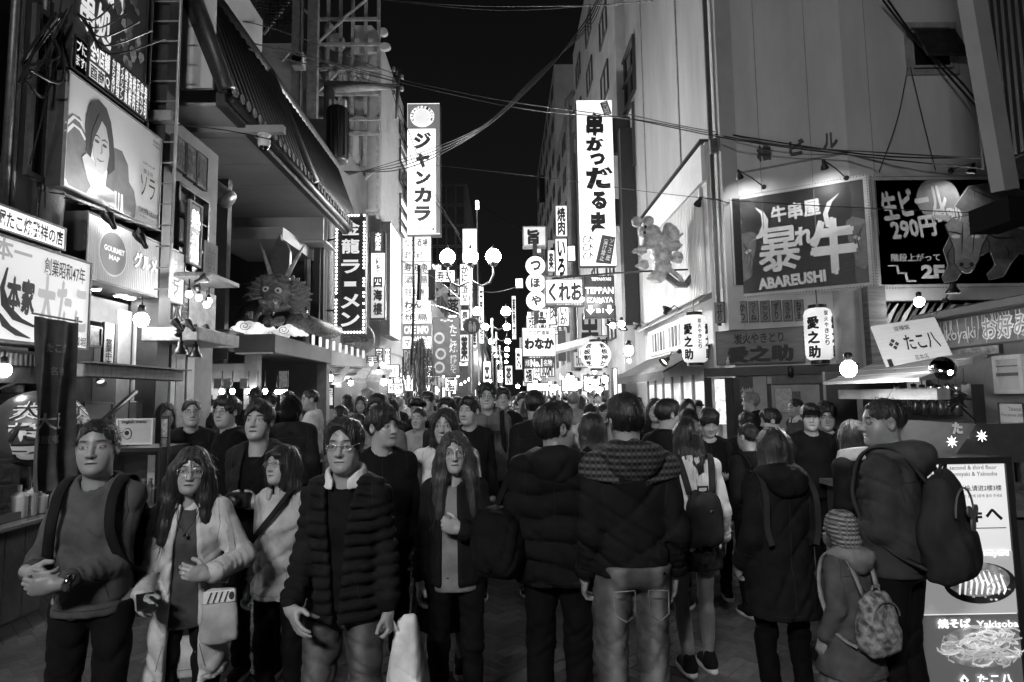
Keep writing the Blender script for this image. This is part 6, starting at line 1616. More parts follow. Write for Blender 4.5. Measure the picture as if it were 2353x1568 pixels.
shape(r, 'print_bull_body', [(.42, .37), (.5, .2), (.55, .1), (.68, .07), (.8, .1), (.9, .2), (.98, .3), (.98, .6), (.94, .8), (.88, .86), (.86, .74), (.8, .7), (.74, .8), (.7, .9), (.62, .93), (.61, .88), (.66, .8), (.64, .68), (.58, .72), (.5, .8), (.44, .93), (.37, .95), (.36, .9), (.4, .8), (.38, .66), (.42, .55)], w, h, GP, .003)
shape(r, 'print_bull_head', [(.4, .44), (.45, .38), (.54, .36), (.62, .42), (.64, .52), (.6, .62), (.57, .76), (.53, .84), (.47, .86), (.435, .78), (.44, .66), (.42, .54)], w, h, GP2, .005)
BH = [(.4, .44), (.45, .38), (.54, .36), (.62, .42), (.64, .52), (.6, .62), (.57, .76), (.53, .84), (.47, .86), (.435, .78), (.44, .66), (.42, .54), (.4, .44)]
shape(r, 'print_line', stroke(BH, .0028), w, h, M(.03), .0062)
shape(r, 'print_line', stroke([(.36, .9), (.4, .8), (.38, .66), (.42, .55), (.42, .37), (.5, .2), (.55, .1), (.68, .07), (.8, .1), (.9, .2), (.98, .3)], .0022), w, h, M(.42), .0045)
shape(r, 'print_line', stroke([(.88, .86), (.86, .74), (.8, .7), (.74, .8), (.7, .9), (.62, .93), (.61, .88), (.66, .8), (.64, .68), (.58, .72), (.5, .8), (.44, .93), (.37, .95)], .0022), w, h, M(.42), .0045)
shape(r, 'muzzle', ellpts(.5, .8, .05, .065, 18), w, h, M(.2, .5, .2, 9, 0), .0064)
for cx in (.475, .53): shape(r, 'nostril', ellpts(cx, .79, .012, .018, 10), w, h, INK, .0068)
shape(r, 'print_horn', [(.62, .44), (.68, .4), (.78, .42), (.86, .5), (.78, .47), (.68, .48)], w, h, M(.42), .006); shape(r, 'print_horn', [(.42, .42), (.36, .38), (.3, .4), (.36, .35), (.44, .36)], w, h, M(.42), .006)
for cx in (.455, .565): shape(r, 'print_bull_eye', ellpts(cx, .545, .024, .018, 12), w, h, WP, .007); shape(r, 'print_brow', stroke([(cx - .04, .5 if cx < .5 else .54), (cx, .51), (cx + .04, .53 if cx < .5 else .48)], [.002, .006, .002]), w, h, INK, .008)
for pts in ([(.46, .8), (.5, .83), (.54, .8)], [(.5, .42), (.49, .55), (.48, .7)], [(.55, .4), (.56, .5), (.54, .7)], [(.55, .12), (.66, .2), (.78, .3)], [(.7, .1), (.8, .22), (.86, .4)], [(.6, .5), (.68, .56), (.78, .56)], [(.44, .6), (.4, .7), (.41, .8)]): shape(r, 'print_line', stroke(pts, [.001, .0035, .001]), w, h, INK, .009)
shape(r, 'nose_ring', stroke(ellpts(.5, .83, .03, .04, 12, .2, 2.9), .004), w, h, WP, .01)
shape(r, 'print_stairs', stroke([(.07, .795), (.12, .795)], .005) , w, h, WP); 
for a, b_ in (((.12, .79), (.125, .86)), ((.12, .86), (.165, .86)), ((.165, .855), (.17, .93)), ((.165, .93), (.22, .93))): shape(r, 'print_stairs', stroke([a, b_], .006), w, h, WP)
for k in range(14):
    x = rc.uniform(.5, .9); y = rc.uniform(.1, .65); shape(r, 'print_line', stroke([(x, y), (x + .02, y + .05), (x + .015, y + .1)], [.001, .002, .001]), w, h, M(.05), .0095)
fr = frame(('l', (3.98, 10.55), (3.86, 12.2)), 1655, 1683, 490, 660, 447, 668)
fr = frame(('l', (4.0, 10.6), (3.92, 11.25)), 1655, 1684, 478, 664, 447, 660)
lampsign('beef_side_sign', 'narrow dark side sign turned along the street left of the beef skewer sign', fr, [('牛串屋', .2, .08, .8, .2, dict(m=WP)), ('暴れ牛', .2, .24, .8, .62, dict(m=WP, v=True, b=.05)), ('ABAREUSHI', .3, .66, .7, .9, dict(m=WP, v=True))], .03)
refresh()
for i, (px, py, zx) in enumerate(((1713, 428, 1755), (1900, 408, 1945))):
    q = hit(F1, px, py) + n1 * .5; spot('small black spotlight on an arm over the beef skewer sign, %s one' % ('left hand' if i == 0 else 'right hand'), q, (-n1 * .75 + Vector((.1, 0, -1))), hit(F1, zx, py + 2), .055, 210, 'spotlights over the beef signs')
q = atY(2232, 396, 9.15); spot('small black spotlight on an arm over the draft beer sign', q, (-.1, .35, -1), atY(2185, 392, 9.45), .06, 120)
q = atX(1603, 470, 3.2); spot('small spotlight on a thin arm shining on the seafood sculpture', q, (-.3, 1.2, -1), atY(1682, 468, 10.45), .06, 420)
q = atY(2190, 672, 8.9); spot('bright hooded lamp on a curved arm under the draft beer sign', q, (0, .1, -1), atY(2172, 690, 9.3), .09, 110)
# skewer shop below: facet wall with boards and two lanterns
fr = frame(F1, 1640, 1860, 690, 745); 
for i, s in enumerate(['せせり', 'はらみ', 'かわ', 'つくね', 'こころ', 'ずり', 'ささみ', 'ねぎま']):
    x0 = 1644 + i * 26; f = frame(F1, x0, x0 + 22, 696 - i * .8, 744 - i * .8, 695 - i * .8, 743 - i * .8); f[0].translation += n1 * .05
    sign('menu_tag', 'wooden menu tag with the brush word %s in the row over the skewer shop board' % s, f, M(.17, .7, .35, 5, .15), [(s, .2, .08, .8, .92, dict(v=True, b=.04))], 'tag', .03, .008, M(.05), None, 'menu tags over the skewer shop board')
f = frame(F1, 1648, 1850, 762, 842, 752, 832); f[0].translation += n1 * .08
sign('skewer_shop_board', 'wide weathered board with dark brush characters of the charcoal skewer shop', f, M(.15, .7, .35, 3, .2, 0, (1, 6, 1)), [('炭火やきとり', .22, .1, .78, .42, dict(b=.02)), ('愛之助', .13, .47, .88, .95, dict(b=.08))], 'board', .06, .012, M(.06))
def lantern(label, plane, px0, px1, t, b_, Yoff, chars, side, group):
    f = frame(plane, px0, px1, t, b_); m_, w, h = f; c = m_.translation + n1 * Yoff
    root = thing('paper_lantern', label, 'lantern', Matrix.Translation(c), group); R_ = w / 2
    pr = []
    n = 22
    for i in range(n + 1):
        z = -h / 2 + h * i / n; e = min(1, (1 - abs(2 * i / n - 1)) * 3.2); pr.append((R_ * (.62 + .38 * math.sqrt(max(0, 1 - (1 - e) ** 2))) * (1 + (.012 if i % 2 else -.012)), z))
    MB().lathe(pr, 26).build('shade', G(.62, .75, .2, 2.5), root, True)
    mb = MB(); mb.lathe([(R_ * .66, h / 2 - .005), (R_ * .66, h / 2 + .05)], 20); mb.lathe([(R_ * .66, -h / 2 - .05), (R_ * .66, -h / 2 + .005)], 20); mb.tube([(0, 0, h / 2 + .05), (0, 0, h / 2 + .3)], .008, 5); mb.build('ring', BLACK, root)
    def col(chs, ang, w_, hs, z0, b=.05):
        mm = MB()
        for i, ch in enumerate(chs):
            m2 = MB(); put_text(m2, ch, -w_ / 2, z0 - hs * (i + .88), w_ / 2, z0 - hs * i, .005, b); densify(m2)
            out = []
            for x, y, z in m2.v:
                a = ang + x / R_; out.append(((R_ + .008 + z * .3) * math.sin(a), -(R_ + .008 + z * .3) * math.cos(a), y))
            m2.v = out; mm.add(m2.v, m2.f)
        mm.build('lettering', INK, root)
    for cch in chars: col(*cch)
    return root
LC = lambda R, h: [('愛之助', -.85, R * .8, h * .27, h * .32, .06), ('愛之助', .95, R * .8, h * .27, h * .32, .06), ('炭火やきとり', .1, R * .3, h * .11, h * .42, .03)]
lantern('white paper lantern of the skewer shop at the corner left of its board', F1, 1577, 1633, 728, 836, .25, LC(.21, .81), 0, 'paper lanterns of the skewer shop')
lantern('white paper lantern of the skewer shop right of its board, beside the pillar', F1, 1851, 1917, 712, 830, .22, LC(.23, .85), 0, 'paper lanterns of the skewer shop')
def f1box(name, px0, px1, t, b_, d0, d1, mat, lab=None):
    f = frame(F1, px0, px1, t, b_); mb = MB(); mb.box(-f[1] / 2, f[1] / 2, -f[2] / 2, f[2] / 2, d0, d1); o = mb.build(name, mat, ob_, False, lab); o.matrix_local = loc(ob_, f[0]); return f, o
refresh()
f1box('beam', 1622, 1975, 842, 862, .0, .16, M(.05, .6))
f1box('door_head', 1775, 1930, 862, 882, .0, .1, M(.12, .6, .4, 4, .1))
f1box('doorway', 1778, 1890, 884, 1130, .001, .02, M(.3, .5, .3, 3, .05)); f1box('door_frame', 1890, 1900, 882, 1130, .0, .06, DARK); f1box('door_frame', 1770, 1778, 882, 1130, .0, .06, DARK)
f1box('pillar', 1738, 1769, 866, 1130, .0, .08, M(.33, .7, .15, 4, .1)); f1box('door_panel', 1690, 1737, 868, 1130, .0, .03, M(.02, .3))
f1box('door_frame', 1625, 1640, 868, 1130, .0, .05, M(.03)); f1box('door_frame', 1672, 1690, 868, 1130, .0, .05, M(.03)); f1box('shop_glass_light', 1644, 1670, 872, 975, .002, .006, G(.9, .6, .6, 9))
for i, (x0, x1, t, b_, mt, lab) in enumerate(((1700, 1734, 868, 918, M(.05, .5, .6, 18, 0), 'dark beer poster with pale script on the skewer shop door'), (1782, 1822, 892, 948, M(.42, .6, .4, 14, 0), 'pale poster with dish photos beside the skewer shop door frame'), (1822, 1840, 900, 926, M(.1, .6, .6, 14, 0), 'dark photo card beside the pale poster'))):
    f = frame(F1, x0, x1, t, b_); f[0].translation += n1 * .06; sign('poster', lab, f, mt, [('Asahi', .1, .45, .9, .65, dict(m=M(.5), s=.2))] if i == 0 else (), 'poster', .02, .004)
f = frame(F1, 1814, 1826, 846, 862); rr = thing('camera_box', 'small black security camera hanging from the beam over the door', 'camera', f[0]); MB().lathe([(.03, -.09), (.045, -.07), (.045, .05), (.03, .09)], 12, Matrix.Rotation(-1.57, 4, 'X') @ Matrix.Translation((0, -.2, 0))).build('body', BLACK, rr, True)
f = frame(F1, 1668, 1686, 876, 890); bt = thing('bottle', 'single small bottle on the beam above the dark door panel', 'bottle', Matrix.Translation(hit(F1, 1676, 842) + n1 * .1)); MB().lathe([(.03, .0), (.03, .09), (.012, .13), (.012, .16)], 10).build('bottle_body', M(.5, .2), bt, True)
# posters window left of the corner (street face)
zs = zat
for i, (x0, x1, t, b_, mt, lab) in enumerate(((1560, 1585, 868, 985, M(.38, .5, .5, 9, 0), 'pale poster window with a big fish drawing at the skewer shop corner'), (1590, 1620, 866, 985, M(.3, .5, .6, 12, 0), 'dark dish poster beside the fish drawing'))):
    f = frame(('x', 3.98), x0, x1, t, b_); sign('poster', lab, f, mt, [('鮮', .2, .1, .8, .3)], 'poster', .02, .01)
# wooden pillar and white wall right of the skewer shop
wbox(ob_, 'wood_pillar', WOOD, 5.70, 5.98, 9.32, 9.48, 0, 3.35); wbox(ob_, 'pale_pillar', M(.34, .7, .15, 4, .1), 5.3, 5.62, 9.42, 9.6, 0, 3.3)
f = frame(F2, 1925, 1960, 760, 810); 
wbox(ob_, 'wall_panel', M(.4, .7, .12, 2, .1), 5.14, 5.6, 9.62, 9.7, 0, 2.1)
f = frame(F2, 2012, 2360, 690, 752, 690, 752)
r, w, h = sign('lobster_mural', 'painted strip picture of seafood and shells above the takoyaki stall', f, M(.2, .5, .7, 3.5, 0), (), 'picture', .06, .02, DARK)
for k in range(9): shape(r, 'print_shell', stroke([(.02 + k * .045, .95), (.05 + k * .05, .5), (.1 + k * .05, .1)], [.012, .016, .005]), w, h, M((.05, .3)[k % 2]), .002)
for k in range(10): x = rc.uniform(.4, .9); y = rc.uniform(.2, .8); shape(r, 'print_leaf', stroke([(x, y), (x + .05, y - .2), (x + .1, y - .15)], [.004, .02, .004]), w, h, M(rc.choice((.08, .35, .5))), .003 + k * .0003)
bulb('round bright lamp in front of the seafood picture over the stall', atY(2112, 694, 9.0), .07, 34, None)
# ------------------------------------------------------------------ right street side: low lit building, shrimp, tall buildings
lowb = thing('lit_corrugated_building', 'low gabled building with a brightly lit white corrugated side over an awning', 'building', Matrix.Translation((5, 14, 0))); refresh()
mb = MB(); mb.box(3.95, 4.48, 11.32, 16.8, 0, 6.55); on(lowb, mb, 'wall', M(.5, .7, .1, 2, .08))
b = MB(); nR = 46
for k in range(nR):
    y = 11.6 + 5.0 * k / nR; b.box(3.885, 3.948, y, y + .055, 3.62, 5.75)
o = on(lowb, b, 'corrugation', M(.66, .55, .08, 3, .05)); o['kind'] = 'stuff'
wbox(lowb, 'trim', M(.6, .6, .1, 3, .05), 3.87, 3.949, 11.34, 16.7, 5.78, 6.5); wbox(lowb, 'roof_edge', M(.03, .6), 3.84, 4.5, 11.3, 16.8, 6.56, 6.6)
mb = MB(); mb.add([(3.7, 11.3, 3.45), (3.7, 16.8, 3.45), (3.95, 16.8, 3.62), (3.95, 11.3, 3.62), (3.7, 11.3, 3.4), (3.7, 16.8, 3.4), (3.95, 16.8, 3.5), (3.95, 11.3, 3.5)], [(0, 1, 2, 3), (7, 6, 5, 4), (0, 4, 5, 1), (0, 3, 7, 4), (1, 5, 6, 2)]); on(lowb, mb, 'ledge', M(.12, .5))
mb = MB(); mb.add([(3.0, 11.4, 2.15), (3.0, 16.6, 2.15), (3.95, 16.6, 2.65), (3.95, 11.4, 2.65), (3.0, 11.4, 1.98), (3.0, 16.6, 1.98)], [(0, 1, 2, 3), (0, 4, 5, 1)]); on(lowb, mb, 'awning_canvas', cloth(.08))
for k in range(6): y = 11.5 + k; mb = MB(); mb.tube([(3.93, y, 2.62), (3.02, y, 2.13)], .02, 5); on(lowb, mb, 'awning_rib', STEEL)
wbox(lowb, 'lit_fascia', G(.9, .7, .6, 3), 3.9, 3.948, 11.9, 16.2, 2.72, 3.36)
for k in range(16): wbox(lowb, 'menu_strip', M(rc.choice((.03, .2, .5)), .6), 3.88, 3.899, 11.95 + k * .26, 12.1 + k * .26, 2.78, 3.25)
wbox(lowb, 'shop_interior', G(.55, .7, .7, 2.2), 3.9, 3.948, 11.6, 16.4, .3, 1.95)
for k in range(7): wbox(lowb, 'door_post', M(.2, .5), 3.85, 3.9, 11.6 + k * .78, 11.68 + k * .78, 0, 2.1)
tallr = facade_box('tall_pale_building', 'tall pale plastered building rising behind the lit corrugated roof', 4.5, 12, 11.35, 20.6, 16, M(.38, .75, .18, 1.2, .12, 0, (1, 1, .25))); refresh()
for y in (14.6, 18.2): wbox(tallr, 'wall_seam', M(.28, .8), 4.47, 4.498, y, y + .06, 3, 16)
for i, (t, b_) in enumerate(((130, 260), (275, 420), (455, 560), (600, 690))):
    fr = frame(('x', 4.44), 1414, 1462, t, b_); window(tallr, loc(tallr, fr[0]), min(fr[1], 3), fr[2], G(.9, .6, .5, 2) if i == 2 else (G(.12) if i == 1 else None), (2, 2))
wbox(tallr, 'dark_bracket_frame', DARK, 4.0, 4.46, 19.6, 20.1, 4.0, 10.6)
bk = facade_box('brick_block', 'block of shops behind the big white vertical sign on the far right row', 4.2, 14, 20.9, 33, 21, M(.5, .75, .2, 1, .12)); refresh()
bk2 = facade_box('narrow_block', 'narrow block with rooftop pipes farther along the right row', 4.25, 14, 33.3, 45, 20, M(.36, .75, .3, 1, .12)); refresh()
bk3 = facade_box('pale_tower', 'pale narrow tower at the far right end of the street', 4.3, 14, 45.5, 70, 27.5, M(.5, .75, .2, .6, .1)); refresh()
bk4 = facade_box('far_block', 'low dark far block at the right end of the street', 4.0, 14, 71, 130, 15, M(.12, .75, .2, .6, .1)); refresh()
for bb, X, y0, y1, nz, st_, p_ in ((bk, 4.18, 21.2, 32.7, 7, 2.4, .25), (bk2, 4.23, 33.6, 44.7, 7, 2.3, .25), (bk3, 4.28, 46, 69.5, 9, 2.7, .2), (bk4, 3.98, 72, 128, 5, 2.4, .4)):
    n_ = max(3, int((y1 - y0) / 3.2))
    for i in range(n_):
        for j in range(nz):
            lit = rc.random() < p_; f = Matrix.Translation((X, y1 - (i + .5) * (y1 - y0) / n_, 4.4 + j * st_)) @ Matrix.Rotation(-math.pi / 2, 4, 'Z') @ Matrix.Rotation(math.pi / 2, 4, 'X')
            window(bb, loc(bb, f), 1.6, 1.2, G(rc.uniform(.2, .9)) if lit else None, (2, 1))
fr = frame(('y', 45.4), 1236, 1256, 400, 470); window(bk3, loc(bk3, fr[0]), .5, 2.2, None, (1, 1))
for k in range(4):
    mb = MB(); y = 33.2 - .25 * k; mb.tube([(4.1 - .12 * k, y, 3), (4.1 - .12 * k, y, 15 + k), (4.1 - .12 * k + .4, y, 15.5 + k)], .14, 8); on(bk2, mb, 'vent_duct', M(.25, .5, .3, 3, .1), None, True)
for k in range(5): wbox(bk2, 'roof_plant', M(.2, .5), 4.3 + k * .5, 4.7 + k * .5, 33.4, 34, 20, 20.5 + (k % 3) * .7)
# shrimp sculpture
Z4 = lambda zx, zy: (1270.6 + zx * .4562, 188.2 + zy * .4562)
os_ = atY(*Z4(540, 850), 12.6); CS = .4562 / (1400 / 12.6)
S4 = lambda zx, zy, d=0: Vector(((zx - 540) * CS, d, (850 - zy) * CS))
sh_ = thing('seafood_sculpture', 'shiny lumpy seafood sculpture with legs and a curved claw on the lit corrugated wall', 'sculpture', Matrix.Translation(os_))
P = grid((-.75, -.55, -.85), (.65, .5, .95), .02); d = None
for zx, zy, r_, dd in [(420, 705, 30, -.1), (480, 700, 34, 0), (500, 760, 44, -.05), (530, 820, 52, -.05), (540, 880, 54, -.05), (540, 940, 50, -.08), (520, 985, 42, -.1), (590, 770, 46, -.1), (605, 830, 34, -.12), (620, 895, 32, -.1), (470, 820, 34, -.15), (450, 760, 30, -.1), (430, 860, 26, -.2), (440, 935, 28, -.22), (490, 1000, 30, -.2), (575, 745, 30, -.18)]:
    q = ell(P, S4(zx, zy, dd), (r_ * CS, r_ * CS * .95, r_ * CS)); d = q if d is None else smin(d, q, .035)
for zx, zy, tx_, ty_ in [(440, 860, 385, 870), (445, 935, 400, 945), (500, 1000, 455, 1010)]: d = smin(d, cap(P, S4(zx, zy, -.2), S4(tx_, ty_, -.3), .09, .045), .03)
for k in range(len((1, 2, 3))): d = smin(d, cap(P, S4(610 + k * 8, 800 + 45 * k, -.2), S4(640 - k * 6, 780 + 60 * k, -.3), .05, .03), .02)
d = d + np.abs(np.sin(P[2] * f32(34) + P[0] * f32(9))) * f32(.012) + rnoise(P, 21, 45, 4) * f32(.012)
SHR = M(.5, .14, .55, 7, .25, 0, (1, 1, 1), .8)
ob('body', mesh_np('body', *snet(d, P), True), SHR, sh_)
mb = MB(); mb.tube([S4(560, 985, -.1), S4(610, 1035, -.15), S4(650, 1040, -.2), S4(685, 990, -.2), S4(700, 900, -.15), S4(704, 860, -.1)], [.07, .075, .07, .06, .04, .008], 10); mb.build('claw', M(.1, .15, .5, 7, .2), sh_, True)
mb = MB(); mb.tube([S4(580, 960, -.15), S4(620, 1000, -.2), S4(640, 1030, -.2)], [.05, .05, .03], 8); mb.build('leg', SHR, sh_, True)
for zx, zy in ((450, 745), (445, 775)): mb = MB(); mb.ball(S4(zx, zy, -.3), .035, 10, 8); mb.build('eye', BLACK, sh_, True)
mb = MB(); mb.tube([S4(-20, 990, .0), S4(300, 970, -.1), S4(540, 960, -.12), S4(720, 955, -.1), S4(745, 990, .1)], .02, 6); q = mb.build('iron_rod', BLACK); q.matrix_world = Matrix.Translation(os_); tag(q, 'long bent black iron rod in front of the shiny seafood sculpture', 'rod')
for i, (zx, zy, Y) in enumerate(((560, 700, 12.2), (640, 640, 12.0))): pass
wl = atY(*Z4(640, 480), 11.9)
for i, (zx, zy, Y) in enumerate(((500, 1085, 15.5), (640, 1075, 12.6))):
    q = Vector((3.45, Y, 3.5)); spot('floodlight on the ledge shining up the corrugated wall, %s one' % ('farther', 'nearer')[i], q, (.45, 0, 1), q + Vector((.3, 0, -.05)), .1, 24, 'floodlights on the corrugated wall ledge')
# big white vertical sign and its neighbours
DK2 = M(.06, .5)
fr = frame(('y', 20.0), 1328, 1412, 231, 613, 229, 611)
r, w, h = sign('skewer_vertical_sign', 'big white vertical sign with bold black brush letters high over the street', fr, G(.92, .8, .35, 1.0, (1.4, .7, 1)), [
    (c, x0, y0, x1, y1, dict(b=.075)) for c, x0, y0, x1, y1 in (('串', .26, .075, .74, .225), ('か', .24, .228, .82, .315), ('つ', .34, .325, .76, .40), ('だ', .22, .41, .96, .545), ('る', .34, .555, .78, .665), ('ま', .32, .68, .74, .81))], 'sign', .35, .012, DARK)
shape(r, 'print_tag', [(.66, .02), (.86, .005), (.98, .085), (.78, .1)], w, h, DK2); letters(r, w, h, [('元祖', .74, .015, .9, .09, dict(v=True, m=WP, r=.25))], .01)
shape(r, 'print_tag', [(.62, .815), (.98, .83), (.84, .99), (.42, .98)], w, h, DK2); letters(r, w, h, [('ソース二度', .76, .84, .88, .97, dict(v=True, m=WP, r=-.25)), ('漬け禁止', .60, .84, .72, .97, dict(v=True, m=WP, r=-.25))], .01)
letters(r, w, h, [('ひひひ', .06, .82, .38, .96, dict(v=True, b=.0)), ('®', .8, .775, .9, .8, dict(b=0))], .008)
MB().box(w / 2, w / 2 + .9, h * .18, h * .4, -.3, -.05).build('bracket', DARK, r); MB().box(w / 2, w / 2 + .9, -h * .25, -h * .1, -.3, -.05).build('bracket', DARK, r)
fr = frame(('y', 17.0), 1252, 1340, 632, 704, 634, 704)
r, w, h = sign('teppan_snack_sign', 'white wide sign with three brush hiragana beside the dark teppan sign', fr, G(.85, .8, .3, 1.5), [('くれお', .09, .22, .98, .86, dict(b=.05)), ('たこ焼 お好み焼', .35, .03, .95, .12, dict(m=WP)), ('お持ち帰りできます', .3, .91, .95, .985, dict(m=WP, b=0))], 'sign', .3, .03, DARK)
shape(r, 'strip', [(.03, .03), (.97, .03), (.97, .15), (.03, .15)], w, h, M(.12), .002); shape(r, 'strip', [(.03, .89), (.97, .89), (.97, .97), (.03, .97)], w, h, M(.12), .002)
fr = frame(('y', 16.8), 1342, 1412, 634, 731, 634, 731)
r, w, h = sign('teppan_sign', 'dark box sign reading TEPPAN with two white arrows pointing down', fr, M(.07, .4, .25, 3, 0), [('TEPPANYAKI', .25, .04, .9, .12, dict(m=G(1), b=.03)), ('TEPPAN', .04, .27, .97, .43, dict(m=G(1.6), b=.02)), ('IZAKAYA', .1, .51, .95, .64, dict(m=G(1.3), b=.02)), ('B1', .4, .78, .63, .88, dict(m=G(1.3), b=.02))], 'sign', .3, .02, DARK)
for cx in (.2, .82): shape(r, 'arrow', [(cx - .06, .7), (cx + .06, .7), (cx + .06, .8), (cx + .14, .8), (cx, .92), (cx - .14, .8), (cx - .06, .8)], w, h, G(1.5))
fr = frame(('y', 15.8), 1200, 1277, 753, 820, 753, 819)
r, w, h = sign('octopus_shop_sign', 'white sign with three large brush hiragana over a number one strip', fr, G(.95, .8, .3, 2), [('わなか', .06, .36, .96, .76, dict(b=.07)), ('たこ焼道楽', .2, .1, .82, .26, dict(b=.02)), ('takoyaki WANAKA', .25, .84, .92, .93, dict(m=M(.3), b=0))], 'sign', .2, .02, M(.4))
fr = frame(('y', 15.85), 1204, 1272, 822, 846); sign('number_one_sign', 'dark strip sign reading No.1 under the white hiragana sign', fr, M(.1), [('No.1', .22, .15, .62, .9, dict(m=G(.8), b=.05)), ('大阪', .04, .2, .2, .8, dict(m=G(.5))), ('名物', .66, .2, .95, .8, dict(m=G(.5)))], 'sign', .1, .02)
fr = frame(('y', 27), 1201, 1255, 520, 567); sign('square_roof_sign', 'white square sign with one dark boxed character against the sky', fr, G(.4, .7, .3, 2), [('旨', .2, .15, .72, .9, dict(b=.06))], 'sign', .5, .05, M(.3))
r = thing('round_character_sign', 'vertical row of three glowing round character signs', 'sign', Matrix.Translation(atY(1231, 650, 22)))
for i, (c, py) in enumerate((('つ', 610), ('ぼ', 650), ('や', 692))):
    z = (650 - py) / (1400 / 22); m2 = Matrix.Translation((0, 0, z)) @ Matrix.Rotation(math.pi / 2, 4, 'X'); MB().lathe([(.34, -.12), (.36, 0), (.34, .03), (.02, .04)], 22, m2).build('disc', G(1.5), r, True)
    mb = MB(); put_text(mb, c, -.2, -.2, .2, .2, .045, .06); mb.v = [tuple(m2 @ Vector(v)) for v in mb.v]; mb.build('lettering', M(.04), r)
MB().box(-.08, .08, .1, .2, -1.5, 1.6).build('post', DARK, r)
specs = [(1276, 1304, 472, 545, 26, .9, '焼肉', 'white upright sign with two characters for grilled meat', 1), (1276, 1304, 548, 640, 26.2, 1.5, 'いろ', 'bright white upright sign with two hiragana', 1), (1258, 1275, 575, 625, 30, 1.2, '楽', 'small bright upright sign left of the grilled meat sign', 1), (1226, 1244, 565, 582, 30, .8, '', 'small blank lit panel under the square sky sign', 0), (1304, 1322, 565, 600, 24, 4, '', 'blinding white square lamp panel beside the big vertical sign', 0),
    (1212, 1256, 716, 732, 24, 1.8, '居酒屋', 'bright bar sign under the three round signs', 0), (1282, 1308, 705, 750, 20, 1.4, 'いか', 'white upright sign below the wide hiragana sign', 1), (1184, 1202, 640, 662, 40, 2, '', 'small far bright square panel at the middle of the street', 0), (1176, 1186, 680, 780, 45, 1.3, '薬局大', 'thin far bright upright sign right of the lamps', 1), (1100, 1112, 655, 790, 38, 1.4, '中華料理', 'thin bright upright sign left of the far lamps', 1), (1084, 1096, 710, 800, 34, 1.1, '麺屋', 'thin upright sign behind the nearest lamp post', 1), (1058, 1078, 712, 760, 30, .9, '寿司', 'white upright sign left of the nearest lamp post', 1),
    (1056, 1078, 768, 832, 26, .5, '薬', 'pale boxed sign with small picture left of the lamp post', 0), (1204, 1226, 846, 880, 22, .9, '福', 'lit panel among the far stalls under the number one strip', 0), (1240, 1275, 832, 866, 21, .3, 'SUSHI', 'grey wide sign with blurred letters', 0), (1282, 1300, 760, 830, 19, .05, '', 'plain dark upright box beside the round white lantern', 0), (1290, 1330, 868, 900, 17, 2.0, '', 'very bright low light panel of a snack stand', 0), (1110, 1128, 830, 885, 30, 1.6, '本', 'bright narrow panel at street level near the lamp post', 0), (1140, 1156, 850, 880, 40, 1.2, '', 'small far lit shop panel in the middle of the street', 0), (1160, 1178, 840, 885, 34, .9, '茶', 'small far lit panel with one character', 0), (1184, 1200, 800, 850, 30, .7, '丸', 'far upright grey sign near the number one strip', 1), (1022, 1050, 866, 900, 19, 1.1, '酒', 'bright shop panel behind the bare willow', 0), (1210, 1262, 880, 900, 24, 1.4, '', 'long low bright counter light of a far stall', 0), (1340, 1400, 862, 900, 15, .7, '大阪焼', 'bright stall front under the round white lantern', 0), (1408, 1420, 845, 930, 14.2, 1.3, '', 'white lit door jamb panel beyond the awning', 0)]
for x0, x1, t, b_, Y, s, txt, lab, v in specs:
    f = frame(('y', Y), x0, x1, t, b_); sign('shop_sign', lab, f, G(s, .8, .25, 2) if s > .1 else M(s), [(txt, .15, .06, .85, .94, dict(v=bool(v), b=.05))] if txt else (), 'sign', .25, .03)
f = frame(('y', 14.5), 1334, 1404, 783, 850); c = f[0].translation; R_ = f[1] / 2
rl = thing('round_lantern', 'big round white lantern with dark characters under the teppan sign', 'lantern', Matrix.Translation(c)); mb = MB(); mb.ball((0, 0, 0), R_, 26, 16, (1, 1, .93)); mb.build('shade', G(.42, .8, .25, 2.5), rl, True)
MB().lathe([(R_ * .4, R_ * .86), (R_ * .42, R_ * 1.02)], 16).build('ring', BLACK, rl); MB().lathe([(R_ * .4, -R_ * 1.02), (R_ * .38, -R_ * .86)], 16).build('ring', BLACK, rl)
for ang, s in ((.45, '鉄板神社'), (-.75, '鉄板割烹')):
    for i, chh in enumerate(s):
        m2 = MB(); put_text(m2, chh, -.1, .27 - .14 * i - .125, .1, .27 - .14 * i, .006, .05); wrap(densify(m2), R_, .93, ang).build('lettering', INK, rl)
mb = MB(); mb.add([(-.7, 0, 0), (.7, 0, .35), (.7, -1.2, .1), (-.7, -1.2, -.25), (-.7, -1.2, -.32), (.7, -1.2, .03)], [(0, 1, 2, 3), (3, 2, 5, 4)]); o = mb.build('awning', cloth(.45)); o.matrix_world = Matrix.Translation(atY(1305, 800, 17.5)); tag(o, 'pale slanted awning left of the round white lantern', 'awning')
